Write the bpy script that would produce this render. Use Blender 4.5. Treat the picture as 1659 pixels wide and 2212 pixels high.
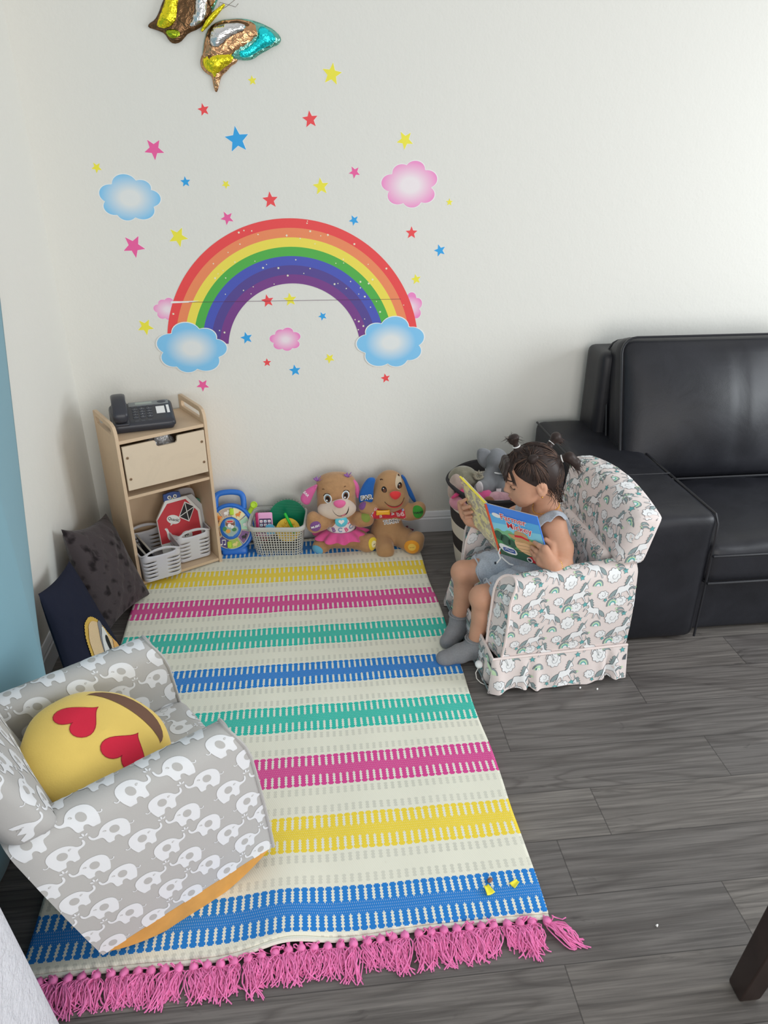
import bpy, bmesh, math, random
import numpy as np
from math import sin, cos, pi, radians, sqrt
from mathutils import Vector, Matrix, geometry
from mathutils.bvhtree import BVHTree

for o in list(bpy.data.objects): bpy.data.objects.remove(o)
S = bpy.context.scene
COL = S.collection
random.seed(7)

# ------------------------------------------------------------------ camera
F_PX, W_PX, H_PX = 1600.0, 1659.0, 2212.0
PITCH, YAW, CAM = radians(26.3), radians(6.2), Vector((0.0, -3.005, 1.6))
FWD = Vector((sin(YAW)*cos(PITCH), cos(YAW)*cos(PITCH), -sin(PITCH)))
RIGHT = Vector((cos(YAW), -sin(YAW), 0)); UPV = RIGHT.cross(FWD)
cd = bpy.data.cameras.new('camera'); cam = bpy.data.objects.new('camera', cd); COL.objects.link(cam)
cd.sensor_fit = 'HORIZONTAL'; cd.sensor_width = 36.0; cd.lens = 36.0*F_PX/W_PX
cd.clip_start = 0.05; cd.clip_end = 60
cam.matrix_world = Matrix.Translation(CAM) @ Matrix((RIGHT, UPV, -FWD)).transposed().to_4x4()
S.camera = cam
def _ray(x, y): return FWD + RIGHT*((x-W_PX/2)/F_PX) - UPV*((y-H_PX/2)/F_PX)
def at(x, y, Y):
    d = _ray(x, y); return CAM + d*((Y-CAM.y)/d.y)
def atz(x, y, z=0.0):
    d = _ray(x, y); return CAM + d*((z-CAM.z)/d.z)
def atx(x, y, X):
    d = _ray(x, y); return CAM + d*((X-CAM.x)/d.x)

# ------------------------------------------------------------------ light
S.view_settings.view_transform = 'Standard'; S.view_settings.look = 'None'
S.view_settings.gamma = 1.0; S.view_settings.use_curve_mapping = False
S.view_settings.exposure = 0.0
wd = bpy.data.worlds.new('room_light'); S.world = wd; wd.use_nodes = True
_t = wd.node_tree; bg = _t.nodes['Background']; bg.inputs[1].default_value = 1.0
_c = _t.nodes.new('ShaderNodeTexCoord'); _x = _t.nodes.new('ShaderNodeSeparateXYZ'); _t.links.new(_c.outputs['Generated'], _x.inputs[0])
_m = _t.nodes.new('ShaderNodeMapRange'); _t.links.new(_x.outputs[2], _m.inputs[0]); _m.inputs[1].default_value = -1; _m.inputs[2].default_value = 1
_r = _t.nodes.new('ShaderNodeValToRGB'); _t.links.new(_m.outputs[0], _r.inputs[0]); _t.links.new(_r.outputs[0], bg.inputs[0])
_r.color_ramp.elements[0].position = 0.42; _r.color_ramp.elements[0].color = (0.40, 0.395, 0.385, 1)
_r.color_ramp.elements[1].position = 0.90; _r.color_ramp.elements[1].color = (0.66, 0.66, 0.65, 1)
_e = _r.color_ramp.elements.new(0.56); _e.color = (0.38, 0.38, 0.378, 1)
def area(name, loc, target, sx, sy, power, col):
    l = bpy.data.lights.new(name, 'AREA'); l.shape = 'RECTANGLE'; l.size = sx; l.size_y = sy; l.energy = power; l.color = col
    o = bpy.data.objects.new(name, l); COL.objects.link(o); o.location = loc
    o.rotation_euler = (Vector(target)-Vector(loc)).to_track_quat('-Z', 'Y').to_euler(); return o
area('window_daylight', (3.6, -1.9, 1.55), (0.2, -0.9, 0.6), 1.7, 1.5, 70, (0.90, 0.96, 1.0))
area('rear_fill', (1.0, -5.4, 1.2), (-0.1, -0.3, 0.3), 2.4, 2.1, 74, (1.0, 0.97, 0.93))  # added soft fill behind the camera to lift the lower wall; no known door

# ------------------------------------------------------------------ helpers
def lin(c):
    c = c/255.0
    return c/12.92 if c <= 0.04045 else ((c+0.055)/1.055)**2.4
def RGB(r, g, b, k=1.25):
    return tuple(min(0.92, lin(c)*k) for c in (r, g, b)) + (1.0,)

class NT:
    """small expression builder for shader node trees"""
    def __init__(s, name):
        s.m = bpy.data.materials.new(name); s.m.use_nodes = True; s.t = s.m.node_tree
        s.p = s.t.nodes['Principled BSDF']
    def n(s, kind, **kw):
        q = s.t.nodes.new(kind)
        for k, v in kw.items(): setattr(q, k, v)
        return q
    def l(s, a, b): s.t.links.new(a, b)
    def put(s, sock, v):
        if hasattr(v, 'links') or isinstance(v, bpy.types.NodeSocket): s.l(v, sock)
        else: sock.default_value = v
    def math(s, op, a, b=None, c=None):
        q = s.n('ShaderNodeMath', operation=op); s.put(q.inputs[0], a)
        if b is not None: s.put(q.inputs[1], b)
        if c is not None: s.put(q.inputs[2], c)
        return q.outputs[0]
    def mix(s, f, a, b, mode='MIX'):
        q = s.n('ShaderNodeMix', data_type='RGBA', blend_type=mode)
        s.put(q.inputs[0], f); s.put(q.inputs[6], a); s.put(q.inputs[7], b); return q.outputs[2]
    def obj(s, scale=None, rot=None):
        c = s.n('ShaderNodeTexCoord').outputs['Object']
        if scale or rot:
            q = s.n('ShaderNodeMapping'); s.l(c, q.inputs[0])
            if scale: q.inputs['Scale'].default_value = scale
            if rot: q.inputs['Rotation'].default_value = rot
            c = q.outputs[0]
        return c
    def noise(s, vec, scale, detail=3, rough=0.5, dist=0.0):
        q = s.n('ShaderNodeTexNoise'); s.l(vec, q.inputs['Vector']); q.inputs['Scale'].default_value = scale
        q.inputs['Detail'].default_value = detail; q.inputs['Roughness'].default_value = rough; q.inputs['Distortion'].default_value = dist
        return q.outputs['Fac']
    def ramp(s, f, stops, interp='LINEAR'):
        q = s.n('ShaderNodeValToRGB'); s.l(f, q.inputs[0]); e = q.color_ramp; e.interpolation = interp
        while len(e.elements) < len(stops): e.elements.new(0.5)
        for i, (p, c) in enumerate(stops):
            e.elements[i].position = p; e.elements[i].color = c if len(c) == 4 else tuple(c)+(1,)
        return q.outputs[0]
    def bump(s, h, strength=0.3, dist=0.002):
        q = s.n('ShaderNodeBump'); s.l(h, q.inputs['Height']); q.inputs['Strength'].default_value = strength
        q.inputs['Distance'].default_value = dist; s.l(q.outputs[0], s.p.inputs['Normal']); return q
    def fin(s, col=None, rough=None, spec=None, metal=None, sheen=None, coat=None):
        P = s.p.inputs
        if col is not None: s.put(P['Base Color'], col)
        if rough is not None: s.put(P['Roughness'], rough)
        if spec is not None: P['Specular IOR Level'].default_value = spec
        if metal is not None: P['Metallic'].default_value = metal
        if sheen: P['Sheen Weight'].default_value = sheen; P['Sheen Roughness'].default_value = 0.4
        if coat: P['Coat Weight'].default_value = coat; P['Coat Roughness'].default_value = 0.12
        return s.m

_mc = {}
def mat(name, col, rough=0.6, spec=0.35, metal=0.0, bump=None, var=None, sheen=None, coat=None, sub=None):
    if name in _mc: return _mc[name]
    t = NT(name); c = col
    if bump or var:
        o = t.obj()
    if var:
        f = t.noise(o, var[0], 4, 0.6)
        a = var[1]
        dk = tuple(x*(1-a) for x in col[:3])+(1,); lt = tuple(min(0.95, x*(1+a*0.6)) for x in col[:3])+(1,)
        c = t.ramp(f, [(0.3, dk), (0.7, lt)])
    if bump:
        t.bump(t.noise(o, bump[0], 4, 0.6), bump[1], bump[2] if len(bump) > 2 else 0.002)
    t.fin(c, rough, spec, metal, sheen, coat)
    if sub:
        t.p.inputs['Subsurface Weight'].default_value = sub; t.p.inputs['Subsurface Radius'].default_value = (0.012, 0.005, 0.003)
        t.p.inputs['Subsurface Scale'].default_value = 0.6
    _mc[name] = t.m
    return t.m

def tag(o, label, cat, group=None, kind=None):
    if label: o['label'] = label
    if cat: o['category'] = cat
    if group: o['group'] = group
    if kind: o['kind'] = kind
    return o
def thing(name, label, cat, loc=(0, 0, 0), rz=0.0, group=None):
    o = bpy.data.objects.new(name, None); COL.objects.link(o); o.location = loc; o.rotation_euler = (0, 0, rz)
    o.empty_display_size = 0.05
    return tag(o, label, cat, group)

def V(*a): return Vector(a)
def frame(d):
    d = Vector(d).normalized(); a = Vector((0, 0, 1)) if abs(d.z) < 0.9 else Vector((1, 0, 0))
    u = d.cross(a).normalized(); return u, d.cross(u).normalized()

class MB:
    def __init__(s): s.v = []; s.f = []; s.m = []
    def add(s, vs, fs, mi=0):
        o = len(s.v); s.v.extend([tuple(p) for p in vs]); s.f.extend([tuple(i+o for i in f) for f in fs])
        s.m.extend(mi if isinstance(mi, list) else [mi]*len(fs))
    def grid(s, fn, nu, nv, cu=False, cv=False, mi=0, skip=None):
        """fn(i/nu, j/nv); cu/cv close"""
        NU = nu if cu else nu+1; NV = nv if cv else nv+1
        vs = [fn(i/nu, j/nv) for i in range(NU) for j in range(NV)]; fs = []
        for i in range(nu):
            for j in range(nv):
                if skip and skip(i, j): continue
                a, b = i, (i+1) % NU; c, d = j, (j+1) % NV
                fs.append((a*NV+c, b*NV+c, b*NV+d, a*NV+d))
        s.add(vs, fs, mi)
    def box(s, c, d, mi=0, R=None):
        x, y, z = [k/2 for k in d]; c = Vector(c)
        vs = [Vector(p) for p in ((-x,-y,-z),(x,-y,-z),(x,y,-z),(-x,y,-z),(-x,-y,z),(x,-y,z),(x,y,z),(-x,y,z))]
        if R is not None: vs = [R @ p for p in vs]
        s.add([p+c for p in vs], [(0,3,2,1),(4,5,6,7),(0,1,5,4),(1,2,6,5),(2,3,7,6),(3,0,4,7)], mi)
    def rbox(s, c, d, r, n=6, mi=0, R=None, fn=None):
        """rounded box; n segments per side beyond rounding; fn(p local)->p"""
        c = Vector(c); h = [k/2 for k in d]; r = min(r, *[k*0.999 for k in h])
        def ax(hh):
            e = [-hh + r*(1-cos(t*pi/8)) for t in range(0, 4)] ; e = [-hh+r*x for x in (0, .12, .45, 1)]
            mid = [(-hh+r)+(2*(hh-r))*k/n for k in range(1, n)]
            return e+mid+[-x for x in reversed(e)]
        A = [ax(k) for k in h]
        def P(x, y, z):
            p = Vector((x, y, z)); q = Vector([max(-h[i]+r, min(h[i]-r, p[i])) for i in range(3)]); dd = p-q
            if dd.length > 1e-9: p = q+dd.normalized()*r
            if fn: p = fn(p)
            if R is not None: p = R @ p
            return p+c
        for k in range(3):
            u, w = [(1, 2), (2, 0), (0, 1)][k]
            for sg in (-1, 1):
                vs = []; nu, nw = len(A[u]), len(A[w])
                for a in A[u]:
                    for b in A[w]:
                        q = [0, 0, 0]; q[k] = sg*h[k]; q[u] = a; q[w] = b; vs.append(P(*q))
                fs = []
                for i in range(nu-1):
                    for j in range(nw-1):
                        f = (i*nw+j, (i+1)*nw+j, (i+1)*nw+j+1, i*nw+j+1); fs.append(f if sg > 0 else f[::-1])
                s.add(vs, fs, mi)
    def tube(s, pts, r, n=8, closed=False, mi=0, caps=True, flat=1.0):
        pts = [Vector(p) for p in pts]; N = len(pts); rr = r if isinstance(r, (list, tuple)) else [r]*N
        vs = []; pu = None
        for i, p in enumerate(pts):
            d = (pts[(i+1) % N]-pts[i-1]) if closed else (pts[min(i+1, N-1)]-pts[max(i-1, 0)])
            if d.length < 1e-9: d = Vector((0, 0, 1))
            d.normalize()
            if pu is None: u, w = frame(d)
            else:
                u = pu-d*pu.dot(d)
                u = u.normalized() if u.length > 1e-6 else frame(d)[0]
                w = d.cross(u)
            pu = u
            for k in range(n):
                a = 2*pi*k/n; vs.append(p+u*(cos(a)*rr[i])+w*(sin(a)*rr[i]*flat))
        fs = []
        for i in range(N if closed else N-1):
            j = (i+1) % N
            for k in range(n): fs.append((i*n+k, i*n+(k+1) % n, j*n+(k+1) % n, j*n+k))
        if caps and not closed:
            fs.append(tuple(range(n-1, -1, -1))); fs.append(tuple((N-1)*n+k for k in range(n)))
        s.add(vs, fs, mi)
    def cyl(s, a, b, ra, rb=None, n=20, mi=0): s.tube([a, b], [ra, ra if rb is None else rb], n, mi=mi)
    def ell(s, c, r, R=None, nu=24, nv=14, mi=0, fn=None):
        c = Vector(c)
        def g(u, v):
            a = 2*pi*u; b = -pi/2+pi*v
            p = Vector((r[0]*cos(b)*cos(a), r[1]*cos(b)*sin(a), r[2]*sin(b)))
            if fn: p = fn(p)
            if R is not None: p = R @ p
            return p+c
        s.grid(g, nu, nv, cu=True, mi=mi)
    def lathe(s, prof, n=32, mi=0, c=(0, 0, 0), R=None):
        c = Vector(c)
        def g(u, v):
            r, z = prof[int(round(v*(len(prof)-1)))]; p = Vector((r*cos(2*pi*u), r*sin(2*pi*u), z))
            if R is not None: p = R @ p
            return p+c
        s.grid(g, n, len(prof)-1, cu=True, mi=mi)
    def prism(s, outer, holes, o, u, w, th, mi=0):
        """polygon (2D) with holes, in plane o+u*x+w*y, thickness th along u x w"""
        o, u, w = Vector(o), Vector(u), Vector(w); nrm = u.cross(w).normalized()
        loops = [outer]+list(holes); allp = [p for L in loops for p in L]
        tr = geometry.tessellate_polygon([[Vector((p[0], p[1], 0)) for p in L] for L in loops])
        A = [o+u*p[0]+w*p[1] for p in allp]; N = len(A); B = [p+nrm*th for p in A]
        fs = []
        for t in tr:
            a, b, c = [Vector(allp[i]) for i in t]
            t = t if (b-a).cross(c-a) > 0 else t[::-1]
            fs.append(tuple(i+N for i in t)); fs.append(tuple(reversed(t)))
        k = 0
        for li, L in enumerate(loops):
            ar = sum(L[i][0]*L[(i+1) % len(L)][1]-L[(i+1) % len(L)][0]*L[i][1] for i in range(len(L)))
            for i in range(len(L)):
                a, b = k+i, k+(i+1) % len(L); f = (a, b, b+N, a+N)
                if (ar < 0) != (li > 0): f = f[::-1]
                fs.append(f)
            k += len(L)
        s.add(A+B, fs, mi)
    def bvh(s): return BVHTree.FromPolygons([Vector(p) for p in s.v], s.f)
    def build(s, name, mats, parent=None, loc=None, rz=None, sharp=40, merge=1e-5, solid=None, sub=0, bevel=None, smooth=True):
        me = bpy.data.meshes.new(name); me.from_pydata(s.v, [], s.f)
        for m in (mats if isinstance(mats, (list, tuple)) else [mats]): me.materials.append(m)
        me.polygons.foreach_set('material_index', s.m); me.update()
        if merge:
            b = bmesh.new(); b.from_mesh(me); bmesh.ops.remove_doubles(b, verts=b.verts, dist=merge)
            b.to_mesh(me); b.free()
        if smooth:
            me.polygons.foreach_set('use_smooth', [True]*len(me.polygons))
            if sharp: me.set_sharp_from_angle(angle=radians(sharp))
        o = bpy.data.objects.new(name, me); COL.objects.link(o)
        if parent is not None: o.parent = parent
        if loc is not None: o.location = loc
        if rz is not None: o.rotation_euler = (0, 0, rz)
        if bevel:
            q = o.modifiers.new('bevel', 'BEVEL'); q.width = bevel; q.segments = 2; q.limit_method = 'ANGLE'; q.angle_limit = radians(40)
        if solid:
            q = o.modifiers.new('thickness', 'SOLIDIFY'); q.thickness = abs(solid); q.offset = 1 if solid > 0 else -1
        if sub:
            q = o.modifiers.new('sub', 'SUBSURF'); q.levels = sub; q.render_levels = sub
        return o

# ---- flat shapes ("prints"): 2D meshes mapped on surfaces
def tess(poly, step=None):
    P = [Vector((p[0], p[1])) for p in poly]; n = len(P); vs = list(P)
    if step:
        x0, x1 = min(p.x for p in P), max(p.x for p in P); y0, y1 = min(p.y for p in P), max(p.y for p in P)
        def inside(x, y):
            c = False
            for i in range(n):
                a, b = P[i], P[i-1]
                if (a.y > y) != (b.y > y) and x < (b.x-a.x)*(y-a.y)/(b.y-a.y)+a.x: c = not c
            return c
        j = 0; y = y0+step*.5
        while y < y1:
            x = x0+step*(.5 if j % 2 else .25)
            while x < x1:
                if inside(x, y): vs.append(Vector((x, y)))
                x += step
            y += step; j += 1
    r = geometry.delaunay_2d_cdt(vs, [(i, (i+1) % n) for i in range(n)], [list(range(n))], 1, 1e-6)
    return [(p.x, p.y) for p in r[0]], [tuple(f) for f in r[2]]
def strk(pts, w, closed=False):
    P = [Vector((p[0], p[1])) for p in pts]; N = len(P); vs = []; fs = []
    for i, p in enumerate(P):
        d = (P[(i+1) % N]-P[i-1]) if closed else (P[min(i+1, N-1)]-P[max(i-1, 0)])
        d = d.normalized() if d.length > 1e-9 else Vector((1, 0)); nn = Vector((-d.y, d.x))*(w/2)
        vs += [tuple(p+nn), tuple(p-nn)]
    for i in range(N if closed else N-1):
        j = (i+1) % N; fs.append((2*i, 2*i+1, 2*j+1, 2*j))
    return vs, fs
def dense(pts, step, closed=True):
    out = []; N = len(pts)
    for i in range(N if closed else N-1):
        a = Vector(pts[i]); b = Vector(pts[(i+1) % N]); k = max(1, int((b-a).length/step))
        out += [tuple(a.lerp(b, j/k)) for j in range(k)]
    if not closed: out.append(tuple(pts[-1]))
    return out
def smooth_loop(pts, it=2, closed=True):
    for _ in range(it):
        o = []; N = len(pts)
        rng = range(N if closed else N-1)
        if not closed: o.append(pts[0])
        for i in rng:
            a, b = pts[i], pts[(i+1) % N]
            o.append((a[0]*.75+b[0]*.25, a[1]*.75+b[1]*.25)); o.append((a[0]*.25+b[0]*.75, a[1]*.25+b[1]*.75))
        if not closed: o.append(pts[-1])
        pts = o
    return pts
def circ(cx, cy, rx, ry=None, n=20, a0=0.0, a1=2*pi):
    ry = rx if ry is None else ry
    full = abs(a1-a0-2*pi) < 1e-6
    return [(cx+rx*cos(a0+(a1-a0)*i/(n if full else n-1)), cy+ry*sin(a0+(a1-a0)*i/(n if full else n-1))) for i in range(n)]
def star(cx, cy, r, rot=0.0, k=0.42):
    return [(cx+(r if i % 2 == 0 else r*k)*cos(rot+pi/2+i*pi/5), cy+(r if i % 2 == 0 else r*k)*sin(rot+pi/2+i*pi/5)) for i in range(10)]
def stamp(mb, fn, vf, mi, off=0.0004, tf=None):
    """map the 2D mesh vf through fn(s,t)->(point, normal)|None onto mb"""
    vs, fs = vf; out = []; idx = {}
    for i, (x, y) in enumerate(vs):
        if tf: x, y = tf(x, y)
        h = fn(x, y)
        if h is None or h[0] is None: continue
        idx[i] = len(out); out.append(Vector(h[0])+Vector(h[1])*off)
    F = []
    for f in fs:
        if not all(i in idx for i in f): continue
        g = [idx[i] for i in f]
        F.append(g)
    if not F: return
    # orient the faces along the normals of the surface
    a, b, c = out[F[0][0]], out[F[0][1]], out[F[0][2]]
    h = None
    for i in fs[0] if all(i in idx for i in fs[0]) else []:
        x, y = vs[i]
        if tf: x, y = tf(x, y)
        h = fn(x, y); break
    if h and (b-a).cross(c-a).dot(Vector(h[1])) < 0: F = [g[::-1] for g in F]
    mb.add(out, F, mi)
def plane(o, u, w, n=None):
    o, u, w = Vector(o), Vector(u), Vector(w); n = Vector(n) if n else u.cross(w).normalized()
    return lambda x, y: (o+u*x+w*y, n)
def cast(bvh, o, u, w, d, far=1.0, face=0.15):
    o, u, w, d = Vector(o), Vector(u), Vector(w), Vector(d).normalized()
    def fn(x, y):
        h = bvh.ray_cast(o+u*x+w*y, d, far)
        if h[0] is None: return None
        n = h[1] if h[1].dot(d) < 0 else -h[1]
        if -n.dot(d) < face: return None
        return h[0], n
    return fn
def text2d(body, size, bold=0.0, align='CENTER', shear=0.0):
    c = bpy.data.curves.new('txt', 'FONT'); c.body = body; c.size = size; c.align_x = align; c.align_y = 'CENTER'
    c.offset = bold*size; c.shear = shear; c.resolution_u = 3
    o = bpy.data.objects.new('txt', c); COL.objects.link(o); bpy.context.view_layer.update()
    me = o.evaluated_get(bpy.context.evaluated_depsgraph_get()).to_mesh()
    vf = ([(v.co.x, v.co.y) for v in me.vertices], [tuple(p.vertices) for p in me.polygons])
    o.to_mesh_clear(); bpy.data.objects.remove(o); bpy.data.curves.remove(c)
    return vf

# ---- soft bodies from smoothly joined rounded shapes
class SDF:
    def __init__(s, lo, hi, h):
        s.lo = np.array(lo, float); s.h = h; s.n = np.ceil((np.array(hi)-s.lo)/h).astype(int)+1
        s.g = np.full(s.n, 9.0, np.float32)
    def _sub(s, lo, hi):
        a = np.clip(np.floor((np.array(lo)-s.lo)/s.h).astype(int), 0, s.n-1); b = np.clip(np.ceil((np.array(hi)-s.lo)/s.h).astype(int)+1, 1, s.n)
        sl = tuple(slice(i, j) for i, j in zip(a, b))
        ax = [s.lo[k]+s.h*np.arange(a[k], b[k]) for k in range(3)]
        return sl, np.stack(np.meshgrid(*ax, indexing='ij'), -1)
    def _min(s, sl, d, k):
        g = s.g[sl]
        if k > 0:
            hh = np.maximum(k-np.abs(g-d), 0)/k; s.g[sl] = np.minimum(g, d)-hh*hh*k*.25
        else: s.g[sl] = np.minimum(g, d)
    def cap(s, a, b, ra, rb, k=0.015):
        a, b = np.array(a, float), np.array(b, float); m = max(ra, rb)+k+3*s.h
        sl, P = s._sub(np.minimum(a, b)-m, np.maximum(a, b)+m)
        if P.size == 0: return s
        ab = b-a; t = np.clip(((P-a)@ab)/max(ab@ab, 1e-9), 0, 1)
        d = np.linalg.norm(P-a-t[..., None]*ab, axis=-1)-(ra+(rb-ra)*t)
        s._min(sl, d.astype(np.float32), k); return s
    def chain(s, pts, rs, k=0.012):
        for i in range(len(pts)-1): s.cap(pts[i], pts[i+1], rs[i], rs[i+1], k)
        return s
    def _ed(s, P, c, r, R):
        q = P-np.array(c, float)
        if R is not None: q = q@np.array(R)          # columns of R are the local axes
        r = np.array(r, float); k0 = np.linalg.norm(q/r, axis=-1); k1 = np.linalg.norm(q/(r*r), axis=-1)
        return (k0*(k0-1)/np.maximum(k1, 1e-9)).astype(np.float32)
    def ell(s, c, r, k=0.015, R=None):
        m = max(r)+k+3*s.h; sl, P = s._sub(np.array(c)-m, np.array(c)+m)
        if P.size: s._min(sl, s._ed(P, c, r, R), k)
        return s
    def cut(s, c, r, k=0.006, R=None):
        m = max(r)+k+3*s.h; sl, P = s._sub(np.array(c)-m, np.array(c)+m)
        if P.size:
            d = -s._ed(P, c, r, R); g = s.g[sl]; hh = np.maximum(k-np.abs(g-d), 0)/k; s.g[sl] = np.maximum(g, d)+hh*hh*k*.25
        return s
    def clip(s, fn):
        sl, P = s._sub(s.lo, s.lo+s.h*(s.n-1)); s.g = np.maximum(s.g[sl], fn(P[..., 0], P[..., 1], P[..., 2]).astype(np.float32)); return s
    def shell(s, t):
        s.g = np.abs(s.g+t/2)-t/2; return s
    def mesh(s):
        g = s.g; g = np.pad(g, 1, constant_values=9.0); lo = s.lo-s.h
        sg = g < 0; nx, ny, nz = g.shape
        c = np.zeros((nx-1, ny-1, nz-1), np.int8)
        for i in (0, 1):
            for j in (0, 1):
                for k in (0, 1): c += sg[i:nx-1+i, j:ny-1+j, k:nz-1+k]
        I = np.argwhere((c > 0) & (c < 8)); idx = np.full(c.shape, -1, np.int64); idx[tuple(I.T)] = np.arange(len(I))
        acc = np.zeros((len(I), 3)); cnt = np.zeros(len(I))
        cor = [(i, j, k) for i in (0, 1) for j in (0, 1) for k in (0, 1)]
        val = {o: g[I[:, 0]+o[0], I[:, 1]+o[1], I[:, 2]+o[2]] for o in cor}
        for o in cor:
            for ax in range(3):
                if o[ax]: continue
                q = list(o); q[ax] = 1; q = tuple(q); a, b = val[o], val[q]; m = (a < 0) != (b < 0)
                t = a[m]/(a[m]-b[m]); p = np.tile(np.array(o, float), (m.sum(), 1)); p[:, ax] += t
                acc[m] += p; cnt[m] += 1
        vs = (I+acc/cnt[:, None])*s.h+lo
        F = []
        for ax in range(3):
            a = sg; sl0 = [slice(None)]*3; sl1 = [slice(None)]*3; sl0[ax] = slice(0, -1); sl1[ax] = slice(1, None)
            ch = a[tuple(sl0)] != a[tuple(sl1)]; E = np.argwhere(ch)
            b1, b2 = [(1, 2), (2, 0), (0, 1)][ax]
            inb = (E[:, b1] > 0) & (E[:, b2] > 0) & (E[:, b1] < g.shape[b1]-1) & (E[:, b2] < g.shape[b2]-1); E = E[inb]
            def q(d1, d2):
                c_ = E.copy(); c_[:, b1] -= d1; c_[:, b2] -= d2; return idx[tuple(c_.T)]
            Q = np.stack([q(1, 1), q(0, 1), q(0, 0), q(1, 0)], 1)
            fl = ~sg[tuple(E.T)]; Q[fl] = Q[fl][:, ::-1]; F.append(Q)
        return vs, np.concatenate(F)
    def mb(s, it=2):
        vs, F = s.mesh()
        for _ in range(it):          # light smoothing
            acc = np.zeros_like(vs); n = np.zeros(len(vs))
            for a in range(4):
                np.add.at(acc, F[:, a], vs[F[:, (a+1) % 4]]); np.add.at(n, F[:, a], 1)
            vs = vs*.4+.6*acc/np.maximum(n, 1)[:, None]
        m = MB(); m.v = [tuple(p) for p in vs]; m.f = [tuple(int(i) for i in f) for f in F]; m.m = [0]*len(m.f); return m

def smooth3(pts, it=3):
    P = [Vector(p) for p in pts]
    for _ in range(it):
        o = [P[0]]
        for a, b in zip(P, P[1:]): o += [a.lerp(b, .25), a.lerp(b, .75)]
        P = o+[P[-1]]
    return P
# ================================================================== room shell
def wall_mat():
    t = NT('wall_paint'); o = t.obj()
    a = t.noise(o, 95, 3, 0.55); b = t.noise(o, 28, 2, 0.5)
    h = t.math('ADD', t.math('MULTIPLY', a, 0.7), b)
    t.bump(h, 0.30, 0.003)
    t.fin(RGB(226, 225, 219, 1.06), 0.62, 0.25); return t.m
def floor_mat():
    t = NT('grey_laminate'); sx = t.n('ShaderNodeSeparateXYZ'); t.l(t.obj(), sx.inputs[0]); x, y = sx.outputs[0], sx.outputs[1]
    PW, PL = 0.158, 1.22
    v = t.math('DIVIDE', t.math('ADD', y, 1.727-0.158*0.0+3.16), PW); row = t.math('FLOOR', v); fv = t.math('FRACT', v)
    wn = t.n('ShaderNodeTexWhiteNoise', noise_dimensions='1D'); t.l(row, wn.inputs['W'])
    so = [.35, .70, .59, .225, .52, .40, .06, .55, .15, .80]
    rs_ = t.ramp(t.math('DIVIDE', t.math('SUBTRACT', row, 14.5), 10.0), [(i/10.0, (q, q, q)) for i, q in enumerate(so)], 'CONSTANT')
    offs = t.math('ADD', rs_, t.math('MULTIPLY', wn.outputs['Value'], t.math('GREATER_THAN', row, 24.5)))
    u = t.math('ADD', t.math('DIVIDE', x, PL), t.math('ADD', offs, 10.0)); col = t.math('FLOOR', u); fu = t.math('FRACT', u)
    w2 = t.n('ShaderNodeTexWhiteNoise', noise_dimensions='2D'); cb = t.n('ShaderNodeCombineXYZ'); t.l(row, cb.inputs[0]); t.l(col, cb.inputs[1]); t.l(cb.outputs[0], w2.inputs['Vector'])
    rnd = w2.outputs['Value']
    cg = t.n('ShaderNodeCombineXYZ'); t.l(t.math('ADD', t.math('MULTIPLY', x, 1.0), t.math('MULTIPLY', rnd, 37.0)), cg.inputs[0]); t.l(t.math('ADD', y, t.math('MULTIPLY', rnd, 11.0)), cg.inputs[1])
    def st(a, b):
        q = t.n('ShaderNodeMapping'); t.l(cg.outputs[0], q.inputs[0]); q.inputs['Scale'].default_value = (a, b, 1); return q.outputs[0]
    fine = t.noise(st(2.2, 70.0), 1.5, 6, 0.65, 0.35)
    warp = t.noise(st(0.5, 4.2), 1.3, 2, 0.45, 0.9)
    rings = t.math('FRACT', t.math('MULTIPLY', warp, 8.0)); rings = t.math('ABSOLUTE', t.math('SUBTRACT', rings, 0.5)); rings = t.math('MULTIPLY', rings, 2.0)
    knots = t.noise(st(2.4, 8.0), 1.25, 4, 0.6, 1.6)
    kn = t.ramp(knots, [(0.64, (0, 0, 0)), (0.76, (1, 1, 1))])
    base = t.ramp(rnd, [(0.0, RGB(112, 108, 106, .98)), (0.5, RGB(122, 117, 113, .98)), (1.0, RGB(132, 127, 122, .98))])
    c = t.mix(t.math('MULTIPLY', t.ramp(rings, [(0.0, (1, 1, 1)), (0.35, (0, 0, 0))]), 0.50), base, RGB(70, 64, 62, 1.0))
    c = t.mix(t.ramp(fine, [(0.36, (0.62, 0.62, 0.62)), (0.60, (0, 0, 0))]), c, RGB(64, 60, 59, 1.0))
    c = t.mix(t.ramp(fine, [(0.60, (0, 0, 0)), (0.85, (0.35, 0.35, 0.35))]), c, RGB(176, 169, 160, 1.0))
    c = t.mix(t.math('MULTIPLY', kn, 0.75), c, RGB(38, 34, 34, 1.0))
    e1 = t.math('LESS_THAN', t.math('MINIMUM', fv, t.math('SUBTRACT', 1.0, fv)), 0.0075)
    e2 = t.math('LESS_THAN', t.math('MINIMUM', fu, t.math('SUBTRACT', 1.0, fu)), 0.0011)
    e = t.math('MAXIMUM', e1, e2)
    c = t.mix(t.math('MULTIPLY', e, 0.6), c, RGB(38, 36, 36, 1.0))
    t.bump(t.math('SUBTRACT', t.math('MULTIPLY', fine, 0.25), e), 0.22, 0.0012)
    t.fin(c, t.math('ADD', t.math('MULTIPLY', fine, 0.12), 0.36), 0.42); return t.m
M_WALL = wall_mat(); M_TRIM = mat('white_trim_paint', RGB(228, 230, 234, 1.06), 0.4, 0.4)

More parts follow.
